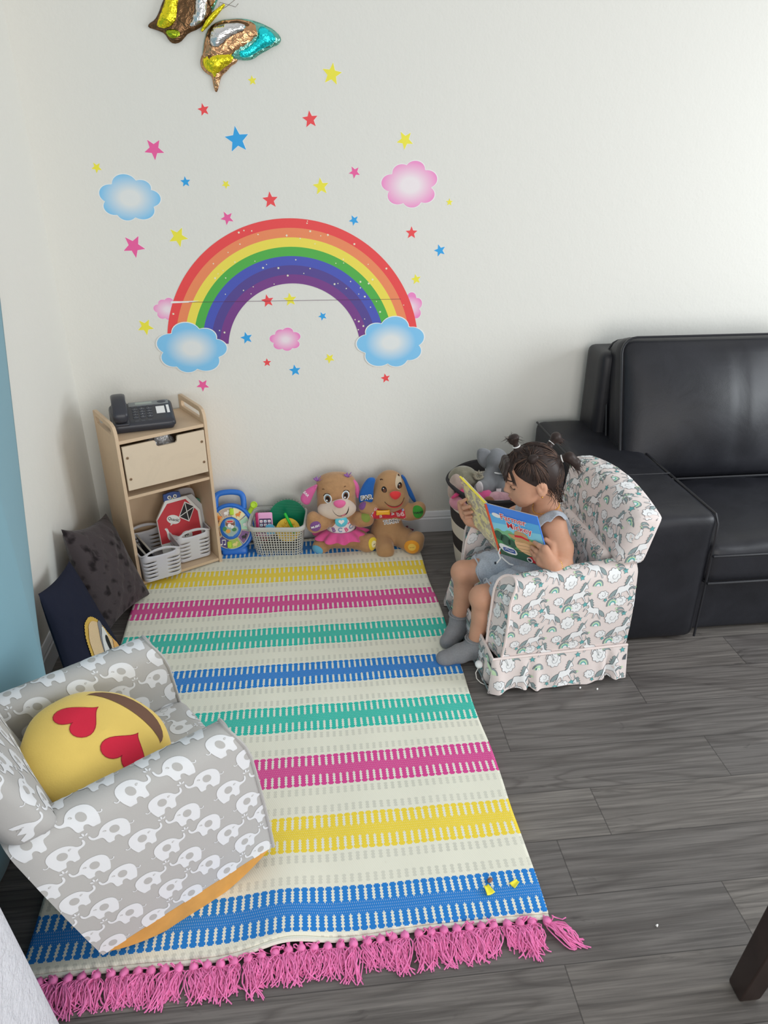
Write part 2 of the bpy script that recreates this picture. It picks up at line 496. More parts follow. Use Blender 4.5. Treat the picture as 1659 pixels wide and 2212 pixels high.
def structure(name, mb, m, **k):
    o = mb.build(name, m, sharp=30, **k); o['kind'] = 'structure'; return o
b = MB(); b.box((0.9, -2.6, -0.05), (4.4, 6.0, 0.1)); structure('floor', b, floor_mat())
b = MB(); b.box((0.9, 0.05, 1.25), (4.4, 0.1, 2.5)); structure('wall_back', b, M_WALL)
b = MB(); b.box((-0.97, -2.6, 1.25), (0.1, 5.4, 2.5)); structure('wall_left', b, M_WALL)
def baseboard(name, a, c, nrm):
    a, c, nrm = V(*a), V(*c), V(*nrm)
    prof = [(0.0, 0.0), (0.015, 0.0), (0.015, 0.066), (0.0115, 0.071), (0.0115, 0.079), (0.009, 0.083), (0.0085, 0.092), (0.004, 0.099), (0, 0.1)]
    b = MB(); b.grid(lambda u, v: a.lerp(c, u)+nrm*prof[int(round(v*8))][0]+V(0, 0, prof[int(round(v*8))][1]), 1, 8); structure(name, b, M_TRIM)
baseboard('baseboard_back', (-0.92, 0, 0), (3.1, 0, 0), (0, -1, 0))
baseboard('baseboard_left', (-0.92, -5.3, 0), (-0.92, 0, 0), (1, 0, 0))

# ================================================================== rug
STR0, STRP = -0.135, 0.2169
def rug_mat():
    t = NT('woven_cotton'); sx = t.n('ShaderNodeSeparateXYZ'); t.l(t.obj(), sx.inputs[0]); x0, y = sx.outputs[0], sx.outputs[1]
    wob = t.noise(t.obj(), 5.0, 2, 0.5)
    x = t.math('ADD', x0, t.math('MULTIPLY', wob, 0.006))
    vs = t.math('DIVIDE', t.math('SUBTRACT', STR0, y), STRP); k = t.math('ROUND', vs)
    dv = t.math('MULTIPLY', t.math('SUBTRACT', vs, k), STRP); ad = t.math('ABSOLUTE', dv)
    blue, yel, pink, teal = RGB(40, 118, 192), RGB(236, 198, 66), RGB(200, 70, 138), RGB(52, 176, 160)
    seq = [blue, yel, pink, teal, blue, teal, pink, yel, blue]
    colr = t.ramp(t.math('DIVIDE', t.math('ADD', k, 0.5), 9.0), [(i/9.0, c) for i, c in enumerate(seq)], 'CONSTANT')
    cream, grey = RGB(226, 225, 210, 1.12), RGB(196, 196, 184, 1.12)
    jag = t.math('MULTIPLY', t.math('ABSOLUTE', t.math('SUBTRACT', t.math('FRACT', t.math('DIVIDE', ad, 0.0082)), 0.5)), 0.30)
    pit = 0.0190
    fx = t.math('FRACT', t.math('DIVIDE', x, pit)); tri = t.math('ABSOLUTE', t.math('SUBTRACT', fx, 0.5))      # 0 at the middle of a block
    blk = t.math('LESS_THAN', t.math('ADD', tri, jag), 0.25)
    lt = lambda a, b: t.math('LESS_THAN', a, b)
    # coloured part
    row = t.math('MULTIPLY', t.math('SUBTRACT', 1.0, lt(ad, 0.019)), lt(ad, 0.0475))
    tick = t.math('MULTIPLY', t.math('MULTIPLY', lt(ad, 0.0560), t.math('SUBTRACT', 1.0, lt(ad, 0.015))), lt(tri, 0.07))
    edge = t.math('MULTIPLY', t.math('SUBTRACT', 1.0, lt(ad, 0.0545)), lt(tri, 0.22))
    f1 = t.math('FRACT', t.math('ADD', t.math('DIVIDE', x, 0.0048), t.math('MULTIPLY', t.math('FLOOR', t.math('DIVIDE', y, 0.0075)), 0.5)))
    f2 = t.math('FRACT', t.math('DIVIDE', y, 0.0075))
    dots = t.math('MULTIPLY', t.math('MULTIPLY', lt(f1, 0.26), lt(f2, 0.55)), lt(ad, 0.017))
    wht = t.math('MAXIMUM', t.math('MAXIMUM', t.math('MULTIPLY', row, blk), t.math('MULTIPLY', dots, 0.38)), t.math('MAXIMUM', tick, edge))
    hx = t.n('ShaderNodeHueSaturation'); t.l(colr, hx.inputs['Color']); t.l(t.math('ADD', 0.86, t.math('MULTIPLY', t.noise(t.obj((1, 3.2, 1)), 160, 3, 0.6), 0.28)), hx.inputs['Value'])
    c1 = t.mix(wht, hx.outputs[0], RGB(226, 226, 214, 1.1))
    # white part
    fx2 = t.math('FRACT', t.math('ADD', t.math('DIVIDE', x, pit), 0.5)); tri2 = t.math('ABSOLUTE', t.math('SUBTRACT', fx2, 0.5))
    row2 = t.math('MULTIPLY', t.math('SUBTRACT', 1.0, lt(ad, 0.066)), lt(ad, 0.090)); blk2 = lt(t.math('ADD', tri2, jag), 0.29)
    c2 = t.mix(t.math('MULTIPLY', t.math('MULTIPLY', row2, blk2), t.math('ADD', 0.35, t.math('MULTIPLY', wob, 0.6))), cream, grey)
    c = t.mix(lt(ad, 0.0575), c2, c1)
    c = t.mix(t.ramp(t.noise(t.obj(), 60, 2, 0.5), [(0.72, (0, 0, 0)), (0.80, (0.25, 0.25, 0.25))]), c, RGB(168, 150, 120))
    tw = t.math('FRACT', t.math('ADD', t.math('DIVIDE', x, 0.0054), t.math('DIVIDE', y, 0.0105)))
    h = t.math('ADD', t.math('MULTIPLY', t.math('ABSOLUTE', t.math('SUBTRACT', tw, 0.5)), 0.5), t.math('MULTIPLY', t.math('ADD', t.math('MULTIPLY', row, blk), t.math('MULTIPLY', row2, blk2)), 0.8))
    t.bump(h, 0.55, 0.0016)
    t.fin(c, 0.85, 0.15); return t.m
RUG_Z = 0.009
def rug_xy(u, v):          # u 0..1 left-right, v 0..1 far-near
    y = -0.055-v*1.872
    xr = 0.455+0.045*v+0.004*sin(v*23)*sin(v*7)
    xl = -0.715+0.050*v
    x = xl+(xr-xl)*u
    y += 0.006*sin(u*9+1)-0.030*(1-u)*max(0, v-.8)/.2
    g = math.exp(-((x+0.10)/0.085)**2)*max(0.0, (v-0.84)/0.16)
    z = RUG_Z+0.022*g+0.0012*sin(x*31+y*17)*sin(y*23)
    return x, y+0.012*g, z
b = MB()
b.grid(lambda u, v: V(*rug_xy(u, v)), 140, 220)
rug = tag(b.build('rug', rug_mat(), sharp=None, solid=-0.007), 'striped cotton rug in cream, blue, yellow, pink and teal with pink tassels', 'rug')
b = MB()
b.tube([V(*rug_xy(u/160, 1.0))-V(0, 0.004, 0.002) for u in range(161)], 0.0062, 6)
hm = mat('cream_yarn', RGB(224, 224, 212, 1.1), 0.85, 0.15, bump=(420, 0.6, 0.002)); b.build('hem', hm, rug)
M_PINK = mat('pink_yarn', RGB(232, 120, 172), 0.85, 0.15, var=(60, 0.22))
rt = random.Random(3)
NT_ = 40
for i in range(NT_):
    u = (i+0.5)/NT_; P = V(*rug_xy(u, 1.0)); P.z = max(P.z, 0.006)
    far = i == NT_-1
    dx = (0.055 if far else rt.uniform(-0.016, 0.018)); ln = rt.uniform(0.056, 0.082)
    b = MB(); K = P+V(dx*.12, -0.019, 0.002); K.z = 0.012
    b.tube([P+V(0, 0.004, -0.002), K], 0.0042, 6)
    b.ell(K, (0.0105, 0.0115, 0.0105), nu=14, nv=9)
    for j in range(34):
        a0 = rt.uniform(-1, 1); sp = rt.uniform(-0.025, 0.025); l2 = ln*rt.uniform(0.55, 1.02); up = rt.uniform(0.003, 0.014)
        cu = rt.uniform(-0.014, 0.014); cu2 = rt.uniform(-0.007, 0.007)
        if rt.random() < 0.05: l2 *= -0.35; up += 0.008
        pts = []
        for q in range(8):
            t = q/7
            pts.append(K+V(dx*t*1.0+a0*0.006*(1-t)+sp*t*(1.1-.3*t)+cu*sin(t*pi*1.3)+cu2*sin(t*pi*2.6), -0.004-l2*t+abs(cu)*.5*sin(t*pi*2), 0))
            pts[-1].z = max(0.002, 0.011*(1-t)+up*sin(pi*min(1, t*1.15)))+0.0012
        b.tube(pts, 0.00145, 5)
    o = b.build('tassel', M_PINK, rug)
# crumbs on the rug and floor
def crumb(name, label, p, m, r, cat='crumb', flat=1.0):
    b = MB(); rr = random.Random(int(p[0]*1e4)); b.ell((0, 0, r*flat*.8), (r, r*.75, r*flat), nu=12, nv=8, fn=lambda q: q*(1+0.25*sin(q.x*900+q.y*1300)))
    tag(b.build(name, m, loc=p, rz=0.6), label, cat)
def petal(name, label, p, rz, sz):
    b = MB(); b.grid(lambda u, v: V(sz*(u-.5)*(1.1-.5*v), sz*1.2*(v-.5), 0.004+0.35*sz*((u-.5)**2)*2+0.1*sz*v), 6, 6)
    tag(b.build(name, mat('yellow_plastic_scrap', RGB(236, 214, 60), 0.5), loc=p, rz=rz, solid=0.0012), label, 'scrap')
z = RUG_Z+.004
q = atz(1055, 1926, z); petal('foam_scrap', 'yellow scrap lying on the blue stripe nearest the tassels', q, 0.3, 0.020)
q = atz(1112, 1912, z); petal('foam_scrap', 'yellow scrap nearer the rug corner, right of the other one', q, -1.0, 0.017)
q = atz(1058, 1905, z); crumb('food_crumb', 'brown crumb at the upper edge of the near blue stripe', q, mat('brown_crumb', RGB(130, 96, 84), 0.8), 0.007)
for (px, py, lb) in ((1253, 1487, 'tiny white crumb on the dark floor below the unicorn armchair skirt'), (1290, 1490, 'smallest white speck on the floor right of the other crumb below the unicorn armchair'), (1419, 2001, 'tiny white crumb lying alone on the open grey floor')):
    crumb('white_crumb', lb, atz(px, py, 0), mat('white_crumb', RGB(235, 235, 230), 0.7), 0.0032)

# ================================================================== wall stickers
CY, CP, CR, CB = RGB(238, 214, 66), RGB(220, 90, 150), RGB(222, 72, 76), RGB(46, 152, 214)
MS = {'y': mat('yellow_vinyl', CY, 0.5), 'p': mat('pink_vinyl', CP, 0.5), 'r': mat('red_vinyl', CR, 0.5), 'b': mat('blue_vinyl', CB, 0.5)}
M_BORD = mat('white_vinyl', RGB(238, 238, 236, 1.05), 0.5)
stars = [('y',.143,1.825,.036,-.15,'largest yellow star sticker, high on the wall right of the foil butterfly'),
('y',-.134,1.804,.016,.1,'tiny pale yellow star sticker just below the butterfly\'s turquoise wing'),
('r',-.31,1.714,.021,.2,'small red star sticker under the butterfly\'s pointed tail'),
('r',.061,1.685,.029,.1,'red star sticker below the largest yellow star'),
('b',-.202,1.62,.044,.1,'largest blue star sticker, below the butterfly'),
('p',-.496,1.59,.036,.6,'pink star sticker above the blue cloud sticker on the left'),
('y',.404,1.619,.032,.55,'yellow star sticker above the large pink cloud sticker'),
('y',-.704,1.531,.019,.5,'small yellow star sticker at the far left, above the blue cloud'),
('b',-.399,1.483,.019,.05,'small blue star sticker just right of the blue cloud'),
('y',-.255,1.474,.016,.6,'small yellow star sticker below the largest blue star'),
('p',.217,1.513,.022,.5,'small pink star sticker left of the large pink cloud'),
('y',.091,1.465,.031,.1,'yellow star sticker centred high above the rainbow, level with the pink cloud'),
('r',-.098,1.42,.030,.05,'red star sticker just above the top of the rainbow'),
('y',.577,1.408,.014,.0,'tiny yellow star sticker at the right, beside the large pink cloud'),
('p',-.261,1.359,.025,.45,'pink star sticker above the rainbow\'s left shoulder'),
('b',.212,1.347,.020,.45,'small blue star sticker above the rainbow\'s right shoulder'),
('y',-.448,1.295,.037,.75,'yellow star sticker left of the rainbow, beside the larger pink star'),
('r',.433,1.30,.024,.0,'red star sticker right of the rainbow, under the large pink cloud'),
('p',-.614,1.264,.042,.7,'largest pink star sticker, below the blue cloud on the left'),
('b',.546,1.234,.024,.3,'blue star sticker at the far right of the group'),
('y',.454,1.127,.021,.2,'yellow star sticker close to the rainbow\'s right side'),
('r',-.133,1.055,.026,.15,'red star sticker under the arch, next to the yellow one'),
('y',-.045,1.058,.027,.1,'yellow star sticker under the arch, next to the red one'),
('b',.08,.991,.018,.4,'small blue star sticker under the arch at the right'),
('y',-.613,.965,.033,.7,'yellow star sticker at the left of the rainbow\'s left foot'),
('b',-.226,.912,.025,.2,'blue star sticker under the arch at the left'),
('r',-.152,.81,.018,.0,'small red star sticker below the little pink cloud'),
('b',-.041,.774,.025,.1,'lowest blue star sticker, below the little pink cloud'),
('y',.102,.82,.022,.5,'yellow star sticker near the rainbow\'s right foot'),
('r',.333,.73,.021,.2,'red star sticker below the cloud at the rainbow\'s right foot'),
('p',-.418,.724,.027,.55,'pink star sticker just above the wooden cabinet')]
for c, x, z, r, rot, lb in stars:
    b = MB(); o, u, w = V(x, -0.0002, z), V(1, 0, 0), V(0, 0, 1)
    b.prism(star(0, 0, r*1.08, rot, .45), [], o, u, w, 0.0003, 1)
    b.prism(star(0, 0, r, rot, .44), [], o-V(0, .0003, 0), u, w, 0.0003, 0)
    # pivot the sticker at its middle
    b.v = [(p[0]-x, p[1], p[2]-z) for p in b.v]
    tag(b.build('star_sticker', [MS[c], M_BORD], loc=(x, 0, z)), lb, 'wall sticker', 'star stickers around the rainbow')
def grad_mat(name, inner, outer, p0=0.30, p1=0.98):
    t = NT(name); g = t.n('ShaderNodeTexGradient', gradient_type='SPHERICAL'); t.l(t.obj((9.5, 1, 12.5)), g.inputs[0])
    t.fin(t.ramp(t.math('SUBTRACT', 1.0, g.outputs['Fac']), [(p0, inner), (p1, outer)]), 0.5, 0.3); return t.m
def cloud_sticker(px, pz, w, h, lobes, m, label, yoff=0.0, half=None, name='cloud_sticker'):
    pts = []
    # outline: union of lobes sampled by angle
    for i in range(120):
        a = 2*pi*i/120; best = 0
        for lx, lz, lr in lobes:
            d = V(cos(a), sin(a), 0); c = V(lx, lz, 0); bq = c.dot(d); q = bq*bq-(c.dot(c)-lr*lr)
            if q > 0: best = max(best, bq+sqrt(q))
        pts.append((best*cos(a)*w, best*sin(a)*h))
    if half: pts = half(pts)
    b = MB(); big = [(p[0]*1.035, p[1]*1.035) for p in pts]
    b.prism(big, [], V(0, -yoff, 0), V(1, 0, 0), V(0, 0, 1), 0.0003, 1)
    b.prism(pts, [], V(0, -yoff-.0003, 0), V(1, 0, 0), V(0, 0, 1), 0.0003, 0)
    tag(b.build(name, [m, M_BORD], loc=(px, 0, pz)), label, 'wall sticker', 'cloud stickers')
LOB = [(-.62, .18, .40), (-.12, .58, .42), (.42, .42, .34), (.68, -.02, .36), (.36, -.50, .42), (-.18, -.62, .34), (-.58, -.36, .36), (0, 0, .5)]
LOB2 = [(-.70, .10, .36), (-.30, .52, .36), (.18, .66, .36), (.62, .25, .38), (.56, -.40, .36), (.08, -.60, .36), (-.45, -.44, .38), (0, 0, .5)]
BLUE_CL = grad_mat('blue_cloud_print', RGB(222, 226, 226, 1.1), RGB(122, 184, 224)); PINK_CL = grad_mat('pink_cloud_print', RGB(238, 226, 230, 1.1), RGB(234, 140, 190))
PINK_S = grad_mat('small_pink_cloud_print', RGB(240, 220, 228, 1.1), RGB(232, 130, 186), 0.1, 0.55)
cloud_sticker(-.603, 1.430, .104, .079, LOB, BLUE_CL, 'blue cloud wall sticker alone at the upper left')
cloud_sticker(.425, 1.468, .102, .081, LOB2, PINK_CL, 'large pink cloud wall sticker at the upper right')
cloud_sticker(-.072, .901, .060, .047, LOB2, PINK_S, 'little pink cloud wall sticker under the arch')
cloud_sticker(-.520, 1.030, .050, .043, LOB2, PINK_S, 'pink cloud sticker peeking out behind the rainbow\'s left side')
cloud_sticker(.428, 1.018, .052, .058, LOB2, PINK_S, 'pink cloud sticker peeking out behind the rainbow\'s right side')
# rainbow
rb = thing('rainbow_sticker', 'big rainbow wall sticker arching over the play corner', 'wall sticker', (-.036, 0, .856))
bands = [RGB(220, 70, 72), RGB(234, 130, 88), RGB(238, 206, 80), RGB(76, 164, 70), RGB(70, 82, 172), RGB(80, 66, 136), RGB(112, 58, 128)]
nm = ['red', 'orange', 'yellow', 'green', 'blue', 'indigo', 'purple']; R0, R1 = .503, .265; dr = (R0-R1)/7
M_GLOW = mat('pale_sparkle_print', RGB(250, 240, 200, 1.2), 0.5)
rs = random.Random(11)
for k in range(7):
    ra, rbb = R0-k*dr, R0-(k+1)*dr; b = MB()
    A0, A1 = .10, pi-.13
    def arc(u, v, ra=ra, rbb=rbb):
        a = A0+(A1-A0)*u; r = ra+(rbb-ra)*v; return V(r*cos(a), -0.0010, r*sin(a)*0.995)
    b.grid(arc, 96, 2)
    for _ in range(9):
        a = rs.uniform(A0+.1, A1-.1); r = rs.uniform(rbb+.004, ra-.004); s = rs.choice([.0016, .002, .003])
        b.add([V(r*cos(a), -.0015, r*sin(a))+V(q[0], 0, q[1]) for q in star(0, 0, s*1.7, .3, .5)], [tuple(range(10))], 1)
    b.build('rainbow_band', [mat(nm[k]+'_rainbow_band', bands[k], 0.5), M_GLOW], rb, smooth=False)
b = MB(); b.add([V(-.470, -.0018, .197), V(-.395, -.0018, .199), V(-.36, -.0018, .205), V(-.43, -.0018, .2045), V(-.466, -.0018, .2055)], [(0, 1, 2, 3, 4)])
b.build('peeling_gap', M_BORD, rb)
b = MB(); b.tube([V(-.40, -.0016, .2), V(.43, -.0016, .196)], 0.0007, 5); b.build('seam', mat('sticker_seam', RGB(96, 60, 90), 0.5), rb)
cloud_sticker(-.444, .877, .131, .101, LOB, BLUE_CL, 'blue cloud sticker at the rainbow\'s left foot', 0.0024)
cloud_sticker(.354, .879, .134, .104, [(-x, z, r) for x, z, r in LOB], BLUE_CL, 'blue cloud sticker at the rainbow\'s right foot', 0.0024)

# ================================================================== foil butterfly
def foil(name, col, rough=0.20, sc=30):
    t = NT(name); o = t.obj(); f = t.noise(o, sc, 3, 0.6, 0.8)
    t.bump(f, 0.55, 0.012); t.fin(col, rough, 0.5, 0.9); return t.m
bt = thing('foil_butterfly', 'shiny foil butterfly hung high on the wall, gold, brown, silver and turquoise', 'wall decoration', (-.262, 0, 1.97))
GOLD, BRZ, SIL, CYA, BRN, GRN = foil('gold_foil', RGB(226, 208, 44)), foil('bronze_foil', RGB(190, 146, 108)), foil('silver_foil', RGB(205, 205, 205)), foil('turquoise_foil', RGB(40, 214, 232)), foil('brown_foil', RGB(104, 78, 54), .3), foil('green_gold_foil', RGB(150, 170, 40))
TEA = foil('pale_teal_foil', RGB(120, 184, 170))
def bwing(name, layers):
    par = None
    for i, (pts, m, dy, puff) in enumerate(layers):
        pts = smooth_loop(dense(pts, 0.02), 1)
        # scalloped rim
        vf = tess(pts, 0.012); cx = sum(p[0] for p in pts)/len(pts); cz = sum(p[1] for p in pts)/len(pts)
        P2 = [Vector(p) for p in pts]
        vs = []
        for (x, z) in vf[0]:
            d = min((Vector((x, z))-q).length for q in P2); vs.append(V(x+.262, -dy-puff*min(1, d/.02)*(1+.25*sin(x*190)*sin(z*170)), z-1.97))
        b = MB(); b.add(vs, vf[1]); o = b.build(name if i == 0 else ['wing_panel', 'wing_patch', 'wing_patch', 'wing_patch', 'wing_patch'][min(i, 4)], m, bt if i == 0 else par, solid=0.0008)
        if i == 0: par = o
# lower right fore wing (turquoise tip) – outline in wall coordinates (x, z)
fw = [(-.252, 1.966), (-.219, 1.978), (-.165, 1.983), (-.127, 1.980), (-.09, 1.970), (-.052, 1.954), (-.03, 1.935), (-.027, 1.921), (-.04, 1.908), (-.055, 1.904), (-.075, 1.893), (-.10, 1.882), (-.128, 1.865), (-.155, 1.862), (-.180, 1.866), (-.22, 1.875), (-.27, 1.875), (-.296, 1.872), (-.288, 1.91), (-.274, 1.945)]
bwing('wing', [(fw, TEA, .010, .008),
 ([(-.252, 1.964), (-.219, 1.976), (-.165, 1.981), (-.12, 1.973), (-.10, 1.955), (-.095, 1.935), (-.13, 1.91), (-.18, 1.885), (-.25, 1.86), (-.296, 1.868), (-.286, 1.91), (-.272, 1.945)], BRZ, .014, .010),
 ([(-.09, 1.964), (-.058, 1.946), (-.042, 1.925), (-.06, 1.91), (-.10, 1.893), (-.14, 1.872), (-.165, 1.870), (-.175, 1.885), (-.13, 1.905), (-.105, 1.928), (-.103, 1.95)], CYA, .018, .010),
 ([(-.255, 1.962), (-.21, 1.972), (-.165, 1.976), (-.128, 1.968), (-.125, 1.950), (-.165, 1.938), (-.21, 1.92), (-.245, 1.893), (-.28, 1.885), (-.272, 1.93)], BRN, .018, .010),
 ([(-.250, 1.956), (-.21, 1.966), (-.165, 1.969), (-.14, 1.962), (-.150, 1.948), (-.2, 1.928), (-.245, 1.895), (-.264, 1.905), (-.264, 1.93)], SIL, .026, .010)])
hw = [(-.296, 1.880), (-.306, 1.858), (-.302, 1.836), (-.285, 1.822), (-.270, 1.816), (-.268, 1.790), (-.264, 1.768), (-.256, 1.768), (-.246, 1.80), (-.236, 1.818), (-.216, 1.832), (-.205, 1.845), (-.182, 1.856), (-.176, 1.872), (-.21, 1.895), (-.25, 1.895)]
bwing('wing', [(hw, BRZ, .006, .008),
 ([(-.292, 1.876), (-.298, 1.85), (-.285, 1.832), (-.268, 1.824), (-.262, 1.808), (-.25, 1.824), (-.225, 1.84), (-.198, 1.858), (-.190, 1.875), (-.22, 1.89), (-.26, 1.89)], GOLD, .012, .012),
 ([(-.276, 1.88), (-.278, 1.856), (-.268, 1.846), (-.258, 1.87), (-.262, 1.885)], BRN, .020, .010)])
fl2 = [(-.300, 1.952), (-.335, 1.940), (-.365, 1.913), (-.388, 1.908), (-.402, 1.918), (-.412, 1.938), (-.440, 1.948), (-.466, 1.954), (-.462, 1.964), (-.440, 1.975), (-.425, 1.995), (-.412, 2.02), (-.395, 2.045), (-.38, 2.08), (-.30, 2.09), (-.252, 2.04), (-.252, 1.985)]
bwing('wing', [(fl2, BRN, .008, .010),
 ([(-.436, 1.955), (-.405, 1.950), (-.372, 1.968), (-.365, 2.0), (-.355, 2.035), (-.36, 2.07), (-.378, 2.066), (-.395, 2.035), (-.412, 2.0), (-.428, 1.975)], GOLD, .020, .008),
 ([(-.41, 1.945), (-.385, 1.950), (-.362, 1.944), (-.362, 1.93), (-.385, 1.922), (-.402, 1.928)], GRN, .020, .008),
 ([(-.33, 1.955), (-.298, 1.962), (-.272, 1.985), (-.262, 2.03), (-.27, 2.07), (-.295, 2.06), (-.305, 2.0)], SIL, .024, .010)])
fu = [(-.25, 2.0), (-.22, 2.05), (-.16, 2.09), (-.12, 2.14), (-.13, 2.19), (-.2, 2.2), (-.27, 2.17), (-.32, 2.12), (-.30, 2.06)]
bwing('wing', [(fu, TEA, .006, .008), ([(x*.8-.05, z*.8+.41) for x, z in fu], BRZ, .014, .008)])
b = MB(); b.tube([V(.055, -.022, .05), V(.02, -.024, .022), V(-.005, -.026, -.002), V(-.028, -.024, -.026)], [.004, .009, .009, .004], 10); b.build('body', GOLD, bt)
b = MB()
for s in (-1, 1): b.tube([V(.03, -.02, .03), V(.05+.01*s, -.02, .05-s*.006), V(.09, -.012, .055+.01*s), V(.10, -.01, .075+.02*s)], .0006, 4)
b.build('antenna', BRN, bt)
# ================================================================== sofa
def leather():
    t = NT('black_leather'); o = t.obj()
    v = t.n('ShaderNodeTexVoronoi'); t.l(o, v.inputs['Vector']); v.inputs['Scale'].default_value = 420
    big = t.noise(o, 7, 3, 0.55, 0.6)
    h = t.math('ADD', t.math('MULTIPLY', v.outputs['Distance'], 0.10), t.math('MULTIPLY', big, 1.6))
    t.bump(h, 0.22, 0.006)
    t.fin(t.ramp(big, [(0.3, RGB(26, 27, 33, 1.0)), (0.75, RGB(36, 37, 44, 1.0))]), t.math('ADD', 0.36, t.math('MULTIPLY', big, 0.18)), 0.42); return t.m
M_LEA = leather(); M_PIPE = mat('black_piping', RGB(36, 37, 42, 1.0), 0.38, 0.5)
def fold(amp, k, ph):
    return lambda p: p+V(0, 0, amp*sin(p.x*k+ph+p.y*3)*cos(p.y*k*.6+ph*2))
sofa = thing('sofa', 'black leather sofa against the back wall behind the unicorn armchair', 'sofa', (1.75, -0.5, 0))
ox, oy = 1.75, -0.5
SX0, SX1, AW = 0.975, 2.95, 0.320
def sbox(name, x0, x1, y0, y1, z0, z1, r, parent=sofa, fn=None, n=10, R=None, m=None):
    b = MB(); b.rbox(((x0+x1)/2-ox, (y0+y1)/2-oy, (z0+z1)/2), (x1-x0, y1-y0, z1-z0), r, n, fn=fn, R=R)
    return b.build(name, m or M_LEA, parent, sharp=None, merge=1e-4)
def soften(hx, hy, hz, top=0.0, ax=2):
    def fn(p):
        e = (1-(p.x/hx)**2)*(1-(p.y/hy)**2) if ax == 2 else (1-(p.x/hx)**2)*(1-(p.z/hz)**2)
        e = max(0, e)
        w = 0.004*sin(p.x*26+p.y*19)*sin(p.y*31-p.x*7)
        if ax == 2: return p+V(0, 0, (top*e+w)*(1 if p.z > 0 else 0))
        return p+V(0, -(top*e+w) if p.y < 0 else 0, 0)
    return fn
def slope(p, k=0.045):   # arm top falls slightly to the front
    return V(p.x-.060*(p.y-.4475), p.y, p.z+k*p.y*(1 if p.z > 0 else 0)+(0.003*sin(p.y*38+p.x*11)*sin(p.x*23) if p.z > .2 else 0))
sbox('base', SX0+.03, SX1-.03, -0.90, -0.06, 0.012, 0.235, 0.02)
for nm_, x0 in (('arm', SX0), ('arm', SX1-AW)):
    a = sbox(nm_, x0, x0+AW, -0.945, -0.05, 0.008, 0.522, 0.035, fn=slope, n=14)
    b = MB()
    for xx in (x0+.004, x0+AW-.004):
        pts = [V(xx-ox-.06*(yy+.05), yy-oy, 0.522+.045*(yy+.4975)-.006) for yy in [-.07-.85*i/14 for i in range(15)]]+[V(xx+.053-ox, -.942-oy, 0.470), V(xx+.054-ox, -.946-oy, .40), V(xx+.054-ox, -.946-oy, .02)]
        b.tube(pts, 0.0045, 6)
    b.tube([V(x0+.045-ox, -.62-oy, .522-.0045), V(x0+AW+.025-ox, -.62-oy, .522-.0045)], 0.0026, 5)
    b.build('piping', M_PIPE, a)
sbox('back_frame', SX0+.20, SX1-.20, -0.215, -0.03, 0.22, 0.865, 0.03)
XM = (SX0+AW+SX1-AW)/2; XL = SX0+AW+.03
for i, (x0, x1) in enumerate(((XL+.004, XM-.002), (XM+.002, SX1-AW-.004))):
    w = x1-x0
    sc = sbox('seat_cushion', x0, x1, -0.955, -0.30, 0.232, 0.388, 0.042, fn=soften(w/2, .33, .08, .022))
    b = MB()
    for zz in (.352, .245):
        b.tube([V(x0+.004-ox, -.5-oy, zz+.012)]+[V(x0+.004-ox, -.90-oy, zz)]+[V(x0+.02+(w-.04)*k/12-ox, -.955-oy, zz) for k in range(13)]+[V(x1-.004-ox, -.90-oy, zz)], 0.0052, 6)
    b.build('piping', M_PIPE, sc)
    # back cushion, leaning
    R = Matrix.Rotation(radians(-17), 3, 'X')
    bx0 = x0-.115 if i == 0 else x0; bx1 = x1+.085 if i == 1 else x1; bw = bx1-bx0
    def puff(p, bw=bw):
        e = max(0, (1-(p.x/(bw/2))**2)*(1-(p.z/.272)**2))
        f = p-V(0, 0.075*e if p.y < 0 else 0, 0)
        if p.y < 0: f.y += .010*math.exp(-((p.x-0.09)/.010)**2)*e+0.006*sin(p.x*40+p.z*14)*max(0, -p.z*4)*e
        return f
    b = MB(); b.rbox((0, 0, 0), (bw, .155, .565), .055, 22, fn=puff)
    c = V((bx0+bx1)/2-ox, -0.285-oy, 0.652)
    b.v = [tuple(R @ Vector(p)+c) for p in b.v]
    bc = b.build('back_cushion', M_LEA, sofa, sharp=None, merge=1e-4)
    b = MB()
    for yy in (-.070, .070):
        L = []
        hx, hz, r = bw/2-.004, .2825-.004, .06
        for (cx, cz, a0) in ((hx-r, hz-r, 0), (-hx+r, hz-r, pi/2), (-hx+r, -hz+r, pi), (hx-r, -hz+r, 1.5*pi)):
            for k in range(6): a = a0+k*pi/10; L.append(R @ V(cx+r*cos(a), yy, cz+r*sin(a))+c)
        b.tube(L, 0.005, 6, closed=True)
    b.tube([R @ V(.09, -.078-.066*max(0, 1-(z/.255)**2)*(1-(.09/(bw/2))**2)+.008, z)+c for z in [-.23+.46*k/14 for k in range(15)]], 0.0022, 5)
    b.build('piping', M_PIPE, bc)

